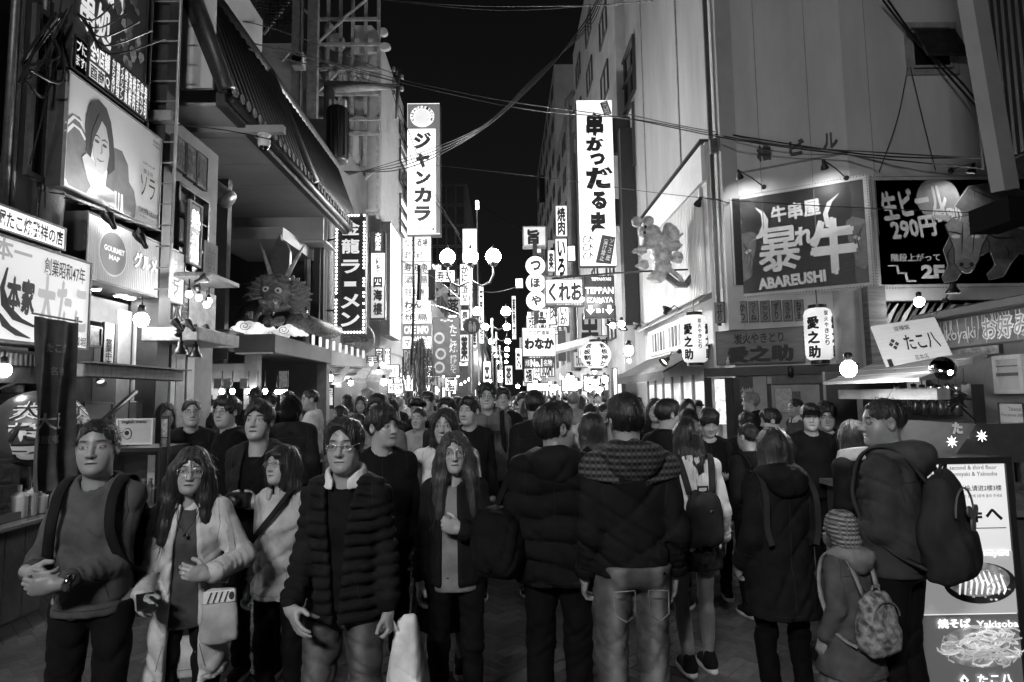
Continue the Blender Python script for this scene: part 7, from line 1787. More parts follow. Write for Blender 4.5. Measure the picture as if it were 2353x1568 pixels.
for i, (px, py, Y, s, r_) in enumerate(((1445, 806, 13.0, 75, .1), (1428, 745, 15, 45, .08), (1408, 748, 15.5, 40, .07), (1338, 688, 16.6, 60, .05), (1380, 692, 16.4, 50, .045), (1352, 875, 13.5, 36, .07), (1370, 880, 13.2, 36, .07), (1330, 885, 14, 36, .07), (1390, 872, 13.4, 36, .07), (1312, 872, 16, 34, .09), (1355, 893, 12.8, 36, .06), (1377, 896, 12.9, 36, .06), (1230, 880, 26, 30, .1), (1276, 890, 21, 30, .09), (1150, 872, 36, 30, .12), (1128, 878, 30, 30, .1), (1190, 888, 34, 30, .1), (1105, 885, 26, 30, .09), (1080, 872, 22, 30, .07), (1042, 880, 19, 30, .07))):
    bulb('glowing lamp among the snack stalls under the signs on the far right' if px > 1200 else 'glowing lamp among the far stalls at the end of the street', atY(px, py, Y), r_, s, 'lamps of the far stalls on the right' if px > 1200 else 'lamps of the far stalls')
q = atY(1525, 833, 11.2); spot('black spotlight under the dark awning near the paper lantern', q, (-.6, -.2, -.5), q + Vector((.3, 0, .2)), .09, 3)
q = atY(1445, 785, 12.9)
for i, (px, py) in enumerate(((1400, 748), (1432, 757))): q = atX(px, py, 3.2); spot('dark wide hooded lamp on a rod below the teppan sign, %s one' % ('left', 'right')[i], q, (-.2, -.1, -1), q + Vector((.5, .2, .1)), .12, 20, 'wide hooded lamps below the teppan sign')
# the far end of the street: signs, shop lights and pale fronts packed on both sides
rf = random.Random(31)
words_ = ['酒', '寿司', '焼肉', 'カラオケ', '麺', '居酒屋', '薬', '串', '中華', '大阪', '鮨', 'ホテル', '天ぷら', '牛', '茶']
for k in range(64):
    Y = 24 + 70 * rf.random() ** 1.3; s_ = -1 if k % 2 else 1
    x1_ = s_ * rf.uniform(2.5, 3.7) if Y > 34 else s_ * rf.uniform(3.0, 3.7); wd_ = rf.uniform(.6, 1.3); z_ = rf.uniform(2.9, 9.5) if Y > 34 else rf.uniform(2.6, 3.6); hh_ = rf.uniform(.5, 1.1) if rf.random() < .5 else rf.uniform(1.6, 3.4)
    m_ = Matrix((Vector((1, 0, 0)), Vector((0, 0, 1)), Vector((0, -1, 0)))).transposed().to_4x4(); m_.translation = (x1_ + s_ * wd_ / 2, Y, z_ + hh_ / 2)
    g_ = rf.random(); sign('shop_sign', 'small lit shop sign packed among others far down the %s of the street' % ('left side' if s_ < 0 else 'right side'), (m_, wd_, hh_), G(rf.uniform(.8, 2.4)) if g_ < .62 else G(rf.uniform(.15, .4), .3) if g_ < .85 else M(.1), [(rf.choice(words_), .15, .08, .85, .92, dict(v=hh_ > wd_ * 1.4, b=.03, m=INK if g_ < .85 else G(1.5)))], 'sign', .2, .03, None, None, 'far shop signs on the left side' if s_ < 0 else 'far shop signs on the right side')
for k in range(54):
    Y = 17 + 50 * rf.random() ** 1.2; s_ = -1 if k % 2 else 1
    bulb('small glowing shop lamp low in the far row on the %s of the street' % ('left side' if s_ < 0 else 'right side'), Vector((s_ * rf.uniform(2.5, 3.8), Y, rf.uniform(2.0, 3.0))), rf.uniform(.05, .085), rf.uniform(25, 45), 'far shop lamps on the left side' if s_ < 0 else 'far shop lamps on the right side')
for k in range(30):
    Y = 21 + k * 2.1; s_ = -1 if k % 2 else 1; X_ = s_ * (3.9 if Y < 46 else 2.6 if s_ < 0 else 3.9)
    m_ = Matrix((Vector((0, -s_, 0)), Vector((0, 0, 1)), Vector((-s_, 0, 0)))).transposed().to_4x4(); m_.translation = (X_, Y, 1.35)
    sign('lit_shop', 'lit open shop front low in the far row on the %s of the street' % ('left side' if s_ < 0 else 'right side'), (m_, 1.9, 2.1), G(rf.uniform(.35, 1.4), .6, .6, 3), [], 'shop front', .1, .08, None, None, 'far shop fronts on the left side' if s_ < 0 else 'far shop fronts on the right side')
# ------------------------------------------------------------------ takoyaki stall on the right
ts = thing('takoyaki_stall', 'low wooden takoyaki stall with a plank roof, hanging lamps and a glass counter hood', 'stall', Matrix.Translation((3.2, 4.6, 0))); refresh()
ev = lambda px, py: atX(px, py, 2.55)
n_pl = 4
for k in range(n_pl):
    a, b_ = k / n_pl, (k + 1) / n_pl
    x0, x1 = lerp(2.52, 3.42, a), lerp(2.52, 3.42, b_); z0, z1 = lerp(1.765, 1.965, a), lerp(1.765, 1.965, b_)
    y0, y1, y0b, y1b = lerp(3.62, 4.25, a), lerp(4.72, 5.5, a), lerp(3.62, 4.25, b_), lerp(4.72, 5.5, b_)
    t = .012 + .012 * (n_pl - k) * .3
    mb = MB(); mb.add([(x0 - .03, y0, z0 + t), (x0 - .03, y1, z0 + t), (x1, y1b, z1 + t), (x1, y0b, z1 + t), (x0 - .03, y0, z0 - .02 + t), (x0 - .03, y1, z0 - .02 + t), (x1, y1b, z1 - .02), (x1, y0b, z1 - .02)], [(3, 2, 1, 0), (4, 5, 6, 7), (0, 1, 5, 4), (0, 4, 7, 3), (1, 2, 6, 5)])
    on(ts, mb, 'roof_plank', M(.32, .45, .3, 5, .15, 0, (1, .2, 1)))
wbox(ts, 'eave_rail', WOODX, 2.62, 2.7, 3.66, 4.75, 1.66, 1.73); wbox(ts, 'post', DARK, 2.78, 2.86, 4.7, 4.78, 0, 1.7); wbox(ts, 'post', DARK, 2.9, 2.98, 3.75, 3.83, 0, 1.75)
wbox(ts, 'counter', M(.05, .5, .3, 5, .1), 2.72, 3.6, 3.75, 5.2, 0, .95); wbox(ts, 'counter_top', M(.25, .3, .2, 5, .05, .5), 2.66, 3.6, 3.7, 5.2, .95, .99)
wbox(ts, 'back_wall', M(.1, .6, .3, 3, .15), 3.7, 3.76, 3.3, 5.3, 0, 2.32); wbox(ts, 'side_wall', M(.06, .6, .3, 3, .15), 2.95, 3.7, 5.55, 5.6, 0, 1.9)
# glass hood with the stall mark
hx = [atY(2072, 1030, 4.0), atY(2315, 1047, 3.45), atY(2262, 975, 3.6), atY(2190, 962, 3.9)]
mb = MB(); mb.add([(2.55, 4.1, 1.3), (2.55, 3.5, 1.3), (2.72, 3.5, 1.52), (2.72, 4.1, 1.52), (3.2, 4.1, 1.3), (3.2, 3.5, 1.3), (3.0, 3.5, 1.52), (3.0, 4.1, 1.52)], [(0, 1, 2, 3), (1, 5, 6, 2), (3, 2, 6, 7), (4, 0, 3, 7), (5, 4, 7, 6)]); on(ts, mb, 'counter_hood', M(.06, .1, .3, 4, 0, 0, (1, 1, 1), .8))
for i, (px, py) in enumerate(((2193, 1016), (2262, 1003))):
    q = atY(px, py, 3.42); mb = MB()
    for a in range(4):
        an = a * math.pi / 4; mb.poly([(q.x + r_ * math.cos(an + t), q.z + r_ * math.sin(an + t)) for r_, t in ((.034, 0), (.009, .6), (.009, 2.5), (.034, math.pi), (.009, 3.74), (.009, 5.6))], 0, .002 + .0005 * a)
    mb.v = [(x, 3.44 - z, y) for x, y, z in mb.v]; on(ts, mb, 'painted_glint', G(2.2))  # glowing star shapes stand in for reflections on the hood glass
f = frame(('y', 3.45), 2188, 2212, 970, 998); m2 = MB(); put_text(m2, 'た', -f[1] / 2, -f[2] / 2, f[1] / 2, f[2] / 2, 0, .06); o = m2.build('lettering', PAINT, ts); refresh(); o.matrix_local = loc(ts, f[0])
for i in range(9):
    px = 2062 + i * 19.5; q = atY(px, 915 + (i % 2) * 2, 4.35 - .03 * i)
    if i == 1: continue
    root = thing('hanging_socket_lamp', 'unlit black socket lamp hanging in the row under the stall eave', 'lamp', Matrix.Translation(q), 'unlit socket lamps under the takoyaki stall eave')
    mb = MB(); mb.lathe([(.02, .0), (.022, .05), (.018, .055), (.018, .1)], 10); mb.tube([(0, 0, .1), (0, 0, .2)], .004, 5); mb.build('socket', M(.03, .3), root, True)
    MB().lathe([(.006, -.12), (.035, -.11), (.03, -.05), (.018, 0)], 12).build('shade', M(.02, .25), root, True)
    MB().lathe([(.0185, .06), (.0185, .08)], 10, None, False).build('ring', M(.5, .3, .1, 9, 0, 1), root)
q = atY(2088, 955, 4.3); root = thing('square_clip_lamp', 'black square work lamp hanging lower than the socket lamps at the stall', 'lamp', Matrix.Translation(q)); mb = MB(); mb.add([(-.05, -.03, -.05), (.05, -.03, -.05), (.05, .04, -.05), (-.05, .04, -.05), (-.025, -.015, .06), (.025, -.015, .06), (.025, .02, .06), (-.025, .02, .06)], [(3, 2, 1, 0), (4, 5, 6, 7), (0, 1, 5, 4), (1, 2, 6, 5), (2, 3, 7, 6), (3, 0, 4, 7)]); mb.tube([(0, 0, .06), (0, 0, .18)], .006, 5); mb.build('hood', BLACK, root); MB().box(-.045, .045, -.025, .035, -.056, -.052).build('lamp_glass', M(.5, .1), root)
fr = frame(('y', 5.5), 2062, 2160, 905, 980); sign('price_notice', 'pale printed notice on the wall behind the hanging socket lamps', fr, M(.3, .6, .15, 5, 0), [('たこ焼 一人前', .3, .1, .9, .2, dict(b=0)), ('no smoking please', .15, .4, .9, .48, dict(b=0)), ('order here, 100% Takoyaki', .15, .6, .95, .68, dict(b=0))], 'notice', .01, .004)
fr = frame(('x', 3.65), 2285, 2352, 820, 905, 812, 905); r, w, h = sign('wooden_hatch_box', 'pale wooden hatch box at the right end of the takoyaki stall', fr, M(.3, .6, .25, 3, .15), (), 'box', .12, .03, M(.36, .5, .2, 5, .1)); MB().box(-w / 2 + .03, w / 2 - .03, -.012, .012, 0, .012).build('board', M(.05), r); MB().box(-w / 2 + .03, w / 2 - .03, h * .2, h * .23, 0, .008).build('board', M(.06), r)
fr = frame(('x', 3.62), 2300, 2358, 926, 1048); sign('takeout_price_sheet', 'pale price sheet with two columns pinned under the wooden hatch box', fr, M(.42, .6, .12, 5, 0), [('Takeout', .4, .08, .9, .15, dict(b=0)), ('Five pieces 500', .1, .2, .95, .27, dict(b=0)), ('Ten pieces 900', .1, .35, .95, .42, dict(b=0)), ('章魚燒', .35, .5, .9, .6), ('五個 500円', .2, .68, .95, .75), ('十個 900円', .2, .83, .95, .9)], 'notice', .01, .004)
for i, (t, b_, tone) in enumerate(((1052, 1120, .25), (1130, 1190, .12), (1200, 1300, .08), (1310, 1420, .05))):
    fr = frame(('x', 3.3), 2330, 2400, t, b_); sign('stall_crate', ('pale folded cloth', 'grey crate', 'dark crate', 'black crate')[i] + ' in the stack at the right end of the stall', fr, M(tone, .6, .4, 5, .2), (), 'crate', .3, .02, M(tone * .6))
# sloping white name board on the roof
P4 = [atY(2002, 750, 5.0), atY(2149, 729, 4.85), atY(2036, 842, 4.78)]
u = (P4[1] - P4[0]); w = u.length; u.normalize(); v = (P4[0] - P4[2]); v = (v - u * v.dot(u)); h = v.length * 1.02; v.normalize(); m_ = Matrix((u, v, u.cross(v))).transposed().to_4x4(); m_.translation = (P4[1] + P4[2]) / 2
r = thing('stall_name_board', 'white slanted name board leaning on the plank roof of the takoyaki stall', 'sign', m_)
MB().box(-w / 2, w / 2, -h / 2, h / 2, -.025, 0, .003).build('board', M(.62, .5, .1, 6, .05, 0, (1, 12, 1)), r); MB().box(-w / 2 + .02, -w / 2 + .05, -h / 2 - .03, -h / 2 + .06, -.06, .01).build('bracket', DARK, r)
letters(r, w, h, [('道頓堀', .32, .10, .56, .22, dict(b=.0)), ('たこ八', .40, .34, .90, .72, dict(b=.02)), ('总本店', .46, .82, .66, .94, dict(b=.0))], .004)
for k in range(4):
    cx, cy = (.235, .5)[0] + (.045 if k == 0 else -.045 if k == 1 else 0), .52 + (.08 if k == 2 else -.08 if k == 3 else 0); shape(r, 'emblem', [(cx - .035, cy), (cx, cy - .055), (cx + .035, cy), (cx, cy + .055)], w, h, M(.04), .003)
refresh()
bulb('big round globe bulb glowing at the corner of the takoyaki stall roof', atY(1950, 848, 4.0), .05, 120, None)
bq = m_.translation.copy(); q = atY(2172, 850, 3.7); root = thing('reflector_lamp', 'black chrome reflector lamp clamped at the stall roof with a bundle of wire', 'lamp', Matrix.Translation(q)); rq = (bq + Vector((-.1, 0, -.02)) - q).normalized().to_track_quat('Z', 'Y').to_matrix().to_4x4()
MB().lathe([(.015, -.11), (.03, -.09), (.06, -.03), (.07, .03), (.073, .06)], 20, rq, False).build('reflector', M(.08, .06, .1, 5, 0, 1.0), root, True); MB().lathe([(.06, .05), (.06, .052)], 18, rq).build('lamp_glass', G(95), root)
mb = MB()
for k in range(12): mb.tube([(.03 + rc.uniform(-.03, .05), rc.uniform(-.02, .02), -.08 - rc.uniform(0, .14)), (.07 + rc.uniform(-.04, .05), rc.uniform(-.04, .02), -.13 - rc.uniform(0, .1)), (.03 + rc.uniform(-.05, .05), rc.uniform(-.03, .02), -.18 - rc.uniform(0, .08))], .005, 5)
mb.tube([(.05, 0, -.2), (.2, .0, -.35), (.34, .02, -.52)], .005, 5); mb.build('wire_bundle', BLACK, root)
fr = frame(('x', 3.6), 2150, 2420, 741, 800, 690, 784)
r, w, h = sign('okonomiyaki_banner', 'dark wooden fascia with white dripping letters over the takoyaki stall', fr, M(.09, .6, .4, 4, .1), [('takoyaki', .02, .35, .40, .85, dict(m=M(.5), b=-.0)), ('お好み焼', .46, .12, .99, .88, dict(m=M(.6), b=.09)), ], 'fascia', .06, .01, M(.03))
letters(r, w, h, [('お好み焼', .47, .15, .98, .85, dict(m=M(.2), b=.01))], .011)
for k in range(26): x = rc.uniform(.02, .98); shape(r, 'print_drip', stroke([(x, .06), (x + rc.uniform(-.01, .01), rc.uniform(.2, .5)), (x + rc.uniform(-.012, .012), rc.uniform(.4, .95))], [.003, .002, .001]), w, h, M(.4), .004)
fr = frame(('x', 3.5), 2090, 2420, 722, 742, 668, 692); rr = thing('fascia_beam', 'dark heavy roof beam above the dripping letters fascia', 'beam', fr[0]); MB().box(-fr[1] / 2, fr[1] / 2, -fr[2] / 2, fr[2] / 2, -.25, 0, .01).build('beam', M(.03, .6, .4, 4, .1), rr)
fr = frame(('x', 3.68), 2180, 2300, 802, 822, 792, 815); sign('noodle_picture', 'strip picture of fried noodles under the dripping letters fascia', fr, M(.35, .5, .8, 16, 0), (), 'picture', .02, .005)
# light box menu
fr = frame(('y', 3.3), 2092, 2344, 1050, 1610, 1052, 1600); m_, w, h = fr
r, w, h = sign('menu_light_box', 'lit menu light box with dish photos and directions to the upper floors', fr, G(.52, .7, .25, 1.5), [
    ('please go up to the second & third floor', .0, .035, .86, .058, dict(b=.0)), ('when you eat Okonomiyaki & Yakisoba', .02, .062, .86, .085, dict(b=.0)), ('Teppanyaki etc.', .02, .089, .42, .112, dict(b=0)), ('大阪燒・炒麺・鐵板燒,请进2楼3楼', .05, .12, .89, .145, dict(b=.01)), ('오코노미야키・야키소바를 먹는 경우는 2층에 3층에 올라 주세요', .05, .158, .89, .172, dict(b=0)),
    ('2・3', .28, .215, .60, .275, dict(b=.05)), ('F', .62, .235, .69, .277, dict(b=.05)), ('へ', .72, .22, .88, .27, dict(b=.04)), ('お好み焼', .14, .33, .60, .375, dict(b=.03))], 'light box', .3, .035, M(.02, .4))
shape(r, 'rule', [(.1, .30), (.9, .30), (.9, .303), (.1, .303)], w, h, INK)
shape(r, 'dish_photo', [(.03, .40), (.955, .40), (.955, .655), (.03, .655)], w, h, G(.22, .5), .002); shape(r, 'dish_photo', [(.03, .66), (.955, .66), (.955, .995), (.03, .995)], w, h, G(.035, .2), .002)
letters(r, w, h, [('Okonomiyaki', .40, .392, .90, .425, dict(m=G(.9), b=.03)), ('焼そば', .2, .672, .50, .712, dict(m=G(1), b=.06)), ('Yakisoba', .55, .683, .93, .713, dict(m=G(.9), b=.03)), ('たこ八', .52, .90, .84, .945, dict(m=G(1), b=.04)), ('Takohachi', .46, .955, .78, .975, dict(m=G(.6), b=.01))], .012)
shape(r, 'dish', ellpts(.62, .53, .33, .085, 30), w, h, M(.05, .4, .6, 20, 0), .005); shape(r, 'dish', ellpts(.6, .515, .29, .07, 30), w, h, G(.12, .25, .8, 22), .008)
for k in range(9): shape(r, 'sauce', stroke([(.4 + .05 * k, .46 + .004 * k), (.44 + .05 * k, .51 + .006 * k), (.42 + .05 * k, .575)], [.004, .011, .005]), w, h, G(.75), .011)
for k in range(30): x, y = rc.uniform(.4, .9), rc.uniform(.46, .6); shape(r, 'sauce', ellpts(x, y, .012, .004, 7), w, h, G(rc.choice((.03, .5, .2))), .012 + k * .0001)
shape(r, 'dish', ellpts(.6, .79, .38, .085, 34), w, h, G(.09, .3, .9, 20), .005)
for k in range(70):
    a = rc.uniform(0, 6.28); q = rc.uniform(.1, .95); x, y = .6 + .36 * q * math.cos(a), .785 + .085 * q * math.sin(a); a2 = rc.uniform(0, 6.28)
    shape(r, 'noodle', stroke([(x + .1 * math.cos(a2 + t * .8), y + .022 * math.sin(a2 + t * .8)) for t in range(5)], .0035), w, h, G(rc.choice((.07, .13, .2, .3, .42))), .007 + k * .0001)
shape(r, 'emblem', [(.36, .922), (.4, .9), (.44, .922), (.4, .944)], w, h, G(1), .012); shape(r, 'emblem', [(.385, .922), (.4, .914), (.415, .922), (.4, .93)], w, h, M(.02), .015)
# steel pillar sign leaning over the stall
Z5 = lambda zx, zy: (1600 + zx * .3361, zy * .3361)
q0, q1 = atY(*Z5(2015, 1320), 5.0), atY(*Z5(1770, -60), 5.0); rt0 = atY(*Z5(2110, 1300), 5.0); rt1 = atY(*Z5(1880, -60), 5.0); s0, s1 = atY(*Z5(2212, 1285), 5.12), atY(*Z5(1980, -60), 5.12)
pl = thing('hanging_pillar', 'tall grey steel pillar hanging over the takoyaki stall, cut square at its foot', 'pillar', Matrix.Translation(q0)); refresh()
back0, back1 = q0 + (s0 - rt0), q1 + (s1 - rt1)
mb = MB(); mb.add([q0, rt0, s0, back0, q1, rt1, s1, back1], [(3, 2, 1, 0), (4, 5, 6, 7), (0, 1, 5, 4), (1, 2, 6, 5), (2, 3, 7, 6), (3, 0, 4, 7)]); on(pl, mb, 'pillar', M(.26, .5, .15, 2, .08))
d0, d1 = atY(*Z5(2050, 1545), 5.2), atY(*Z5(2245, 1520), 5.2); mb = MB(); mb.box(d0.x, d1.x, 5.05, 5.5, d0.z, q0.z - .01); on(pl, mb, 'foot_box', M(.004, .9, .2, 5, 0, 0, (1, 1, 1), .05))
sb = thing('shuttered_building', 'dark shuttered building above the right end of the takoyaki stall', 'building', Matrix.Translation((5.2, 6, 0))); refresh()
wbox(sb, 'wall', M(.008, .7), 5.35, 5.9, 3.0, 6.4, 4.1, 12)
for k in range(40): wbox(sb, 'shutter_slat', M(.012, .6), 5.31, 5.349, 3.1 + k * .085, 3.1 + k * .085 + .04, 4.12, 12)
# overhead cables
CABLES = ['upper cable crossing the top edge of the dark sky', 'lower thin cable crossing the top edge of the dark sky', 'long cable from the steel lattice ending lowest on the grey pillar', 'long cable from the steel lattice passing over the raised name letters',
    'thick cable from the ladder post up to the long pole arm', 'cable from the ladder post passing low over the tiled roof', 'highest cable strung over the tiled roof', 'thin cable running along the pale camera beam', 'cable from the big vertical sign to the pale faceted wall', 'thin cable passing in front of the beef skewer sign',
    'left one of two thick cables hanging past the awning window', 'right one of two thick cables hanging past the awning window', 'thin cable from the floodlight mast to the square sky sign', 'short cable sagging between the street lamp and the round signs', 'cable dropping steeply from the pole arm behind the karaoke sign', 'second steep cable beside the karaoke sign towards the white upright sign', 'upper cable crossing the bright floor signs', 'lower cable crossing the bright floor signs']
def pw(pts, r=.014, **k):
    if 'label' not in k and CABLES: k['label'] = CABLES.pop(0)
    wire([atY(x, y, Y) for x, y, Y in pts], r, **k)
pw([(890, 0, 16), (1100, 14, 14), (1420, 12, 12)], .012); pw([(880, 0, 18), (1150, 24, 16), (1500, 2, 12)], .01)
for k in range(4): pw([(790 + 3 * k, 394 + 3 * k, 17), (930, 388 - 8 * k, 17), (1090 + 5 * k, 310 - 6 * k, 15), (1230, 190 - 5 * k, 13.5), (1330 + 6 * k, 70, 12.5), (1372 + 4 * k, 0, 12)], .016 - .002 * k, label='thick cable of the bundle sweeping up across the dark sky', group='cable bundle sweeping across the sky')
pw([(640, 110, 12), (900, 178, 15.6), (1150, 230, 14), (1415, 268, 12), (1690, 322, 9.8), (2000, 362, 9), (2260, 388, 7)], .011)
pw([(700, 140, 13), (920, 190, 15.6), (1200, 250, 14), (1460, 275, 12), (1760, 330, 9.8), (2040, 352, 9), (2258, 364, 7)], .011)
pw([(420, 60, 8), (660, 120, 11), (900, 185, 15.6)], .014); pw([(350, 55, 7.5), (520, 100, 9), (905, 200, 15.6)], .012); pw([(420, 30, 8), (640, 70, 11), (905, 170, 15.6)], .01); pw([(346, 280, 7.2), (520, 300, 7.6), (640, 325, 8)], .008)
pw([(1440, 262, 15), (1600, 296, 11), (1985, 355, 9.3), (2250, 363, 8.6)], .012); pw([(1000, 380, 22), (1250, 408, 18), (1480, 440, 13), (1700, 462, 10.2), (1980, 478, 9.3), (2260, 490, 8.8)], .008)
pw([(2028, 0, 9.2), (2090, 78, 9.3), (2180, 175, 9.2), (2258, 262, 8.8)], .016); pw([(2040, 0, 9.2), (2110, 95, 9.3), (2200, 180, 9.2), (2250, 240, 8.8)], .016)
pw([(2086, 155, 9.4), (2062, 275, 9.4), (2020, 395, 9.4)], .007, label='thin wire running down the pale wall below the awning window', group='thin wires below the awning window'); pw([(2092, 155, 9.4), (2122, 280, 9.4), (2150, 392, 9.4)], .007, label='thin wire running down the pale wall below the awning window', group='thin wires below the awning window')
pw([(1100, 470, 40), (1150, 500, 34), (1205, 535, 27)], .012); pw([(1060, 660, 24), (1130, 672, 22), (1200, 655, 20)], .014); pw([(900, 205, 15.6), (960, 400, 20), (1040, 520, 25), (1062, 560, 28)], .012); pw([(905, 210, 15.6), (990, 430, 20), (1056, 540, 28)], .012)
pw([(950, 545, 15), (950, 700, 15), (946, 840, 15)], .035, label='thick dark vertical pipe crossing the stack of bright floor signs'); pw([(965, 610, 15), (962, 690, 15)], .06, label='dark bulky cable sleeve in front of the bright floor signs')
pw([(922, 600, 18), (1000, 640, 20), (1060, 690, 24)], .012); pw([(890, 745, 18), (980, 700, 20), (1056, 722, 26)], .012)
# ------------------------------------------------------------------ security camera on its beam
fr = frame(('y', 8.3), 398, 654, 291, 308); rr = thing('camera_beam', 'pale steel beam reaching out under the tiled eaves', 'beam', fr[0]); MB().box(-fr[1] / 2, fr[1] / 2, -fr[2] / 2, fr[2] / 2, -.05, .05, .005).build('beam', M(.32, .5, .15, 3, .05), rr)
q = atY(607, 322, 8.25); rr = thing('dome_camera', 'white dome security camera hanging from the beam under the tiled eaves', 'camera', Matrix.Translation(q))
MB().lathe([(.02, .06), (.09, .065), (.09, .075), (.02, .08)], 18).build('mount', PAINT, rr, True); MB().lathe([(.072, -.1), (.083, -.07), (.083, .0), (.05, .05), (.025, .065)], 20).build('housing', PAINT, rr, True)
mb = MB(); mb.ball((0, 0, -.1), .062, 16, 10); mb.build('dome', M(.02, .05, .1, 5, 0), rr, True)
# ------------------------------------------------------------------ bags
def bag_frame(p): return p.matrix_world.copy()
def backpack(per, label, t, w=.15, h=.22, d=.085, z=1.12, back=-.2, pocket=True, straps=True, front=False, pat=None, flap=False, tilt=0.0, shx=.1, lift=0.0, sag=0.0):
    """a backpack worn by a person, in that person's own frame"""
    P = grid((-w - .08, back - d - .12, z - h - .1), (w + .08, back + d + .1, z + h + .12), .011)
    zz = (P[2] - f32(z)) / f32(h)
    ww = f32(w) * (f32(1) - f32(.2) * np.maximum(zz, 0) ** 2) ; dd = f32(d) * (f32(1.0) - f32(.3) * zz + f32(sag) * np.maximum(-zz, 0))
    k = ((np.abs(P[0] - f32(tilt) * zz) / ww) ** f32(4) + (np.abs(P[1] - f32(back)) / dd) ** f32(2.6) + np.abs(zz) ** f32(4)) ** f32(1 / 3.4)
    dsd = (k - 1) * f32(min(w, d) * .8)
    if pocket: dsd = smin(dsd, ((np.abs(P[0]) / f32(w * .72)) ** f32(4) + (np.abs(P[1] - f32(back - d * 1.0)) / f32(.035)) ** f32(2) + (np.abs(P[2] - f32(z - h * .42)) / f32(h * .42)) ** f32(4)) ** f32(.3) * f32(.03) - f32(.03), .012)
    dsd = dsd + rnoise(P, int(w * 1000), 26, 4) * f32(.006) + rnoise(P, 7, 60, 3) * f32(.003)
    o = ob('backpack', mesh_np('backpack', *snet(dsd, P), True), cloth(t, pat)); o.matrix_world = per.matrix_world; tag(o, label, 'backpack')
    if straps:
        for s in (-1, 1):
            mb = MB(); sy = .155
            pts = [(s * shx * .7, back + d * .4, z + h * .85), (s * shx, -.1, 1.425 + lift), (s * shx * 1.05, -.0, 1.45 + lift), (s * shx * 1.08, .085, 1.4 + lift), (s * shx * 1.1, .125, 1.3), (s * shx * 1.2, .125, 1.2), (s * .155, .07, 1.08), (s * .17, -.05, z - h * .5), (s * w * .9, back + d * .5, z - h * .75)]
            ribbon(mb, pts, .042, .005, (1, 0, 0)); mb.build('strap', cloth(min(t * 1.15 + .004, .9)), o, True)
    mb = MB(); mb.tube([(-.035, back - .0, z + h * .95), (-.03, back - .01, z + h * 1.16), (.03, back - .01, z + h * 1.16), (.035, back, z + h * .95)], .008, 6); mb.build('handle', cloth(t * .8 + .003), o)
    if flap:
        P = grid((-w, back - d - .1, z), (w, back, z + h + .06), .009); q = ell(P, (0, back - d * .55, z + h * .55), (w * .62, d * .62, h * .42)); ob('flap', mesh_np('flap', *snet(q, P), True), cloth(t * 1.3), o)
        mb = MB(); mb.ball((0.02, back - d * 1.18, z + h * .32), .012, 8, 6); mb.build('stud', CHROME, o)
    else:
        mb = MB(); mb.tube([(w * .8 * math.cos(a), back - d * .98, z + h * .25 + h * .5 * math.sin(a)) for a in [math.pi * k / 12 for k in range(13)]], .005, 5); mb.build('zip', M(.12, .4), o)
    return o
def tote(per, label, p, w, h, d, t, name='shoulder_bag', strap=None, cat='bag', seed=1, print_=None, pat=None, taper=.04, fold=.008, e=7):
    P = grid((p[0] - w - .06, p[1] - d - .06, p[2] - h - .06), (p[0] + w + .06, p[1] + d + .06, p[2] + h + .06), .011)
    zz = (P[2] - f32(p[2])) / f32(h)
    k = ((np.abs(P[0] - f32(p[0])) / (f32(w) * (1 - f32(taper) * (zz + 1)))) ** f32(e) + (np.abs(P[1] - f32(p[1])) / (f32(d) * (1 - f32(.3 + taper) * zz))) ** f32(2.6) + np.abs(zz) ** f32(e + 1)) ** f32(.25)
    q = (k - 1) * f32(min(w, d)) + rnoise(P, seed, 22, 4) * f32(min(.012, d * .16)) + crease(P, seed + 1, 24) * f32(fold) + crease(P, seed + 2, 46) * f32(fold * .5)
    o = ob(name, mesh_np(name, *snet(q, P), True), cloth(t, pat)); o.matrix_world = per.matrix_world; tag(o, label, cat)
    if strap: mb = MB(); ribbon(mb, strap, .03, .004); mb.build('strap', cloth(t * .8 + .002), o)
    if print_:
        mb = MB(); put_text(mb, print_[0], -w * .6, h * .15, w * .6, h * .6, 0, .05); mb.v = [(p[0] + x * print_[1], p[1] + print_[2] * (d + .004), p[2] + y) for x, y, z in mb.v]; mb.build('lettering', M(print_[3], .6), o)
    return o
# ------------------------------------------------------------------ the nearest walkers
DT = dict(t=.008)
p1 = person('man in a grey sweater with black backpack straps clasping his hands', 226, 961, 2.72, 186, 'm', 'crop', (.22, .03), .02, 1, skin=.26, wide=.94, coat=dict(t=.075, hem=.86, off=.016, fold=.008, name='sweater', rib=True), legs=DT, wr=(.13, .23, 1.09), wl=(-.0, .27, 1.05), el=(-.35, -.6, -.5), er=(.4, -.6, -.4), hr=dict(curl=.75, thumb=(-.2, .4, 1), dir=(-.8, .5, -.2)), hl=dict(curl=.8, thumb=(.1, .3, 1), dir=(.85, .35, .0)), mouth=.0015)
backpack(p1, 'black backpack on the man in the grey sweater', .008, back=-.2, shx=.105)
wt_ = MB(); wt_.lathe([(.036, -.012), (.039, 0), (.036, .012)], 16); o = wt_.build('wristwatch', CHROME, p1, True); o.matrix_local = Matrix.Translation((-.035, .255, 1.052)) @ Matrix.Rotation(1.3, 4, 'Y') @ Matrix.Rotation(.3, 4, 'Z')
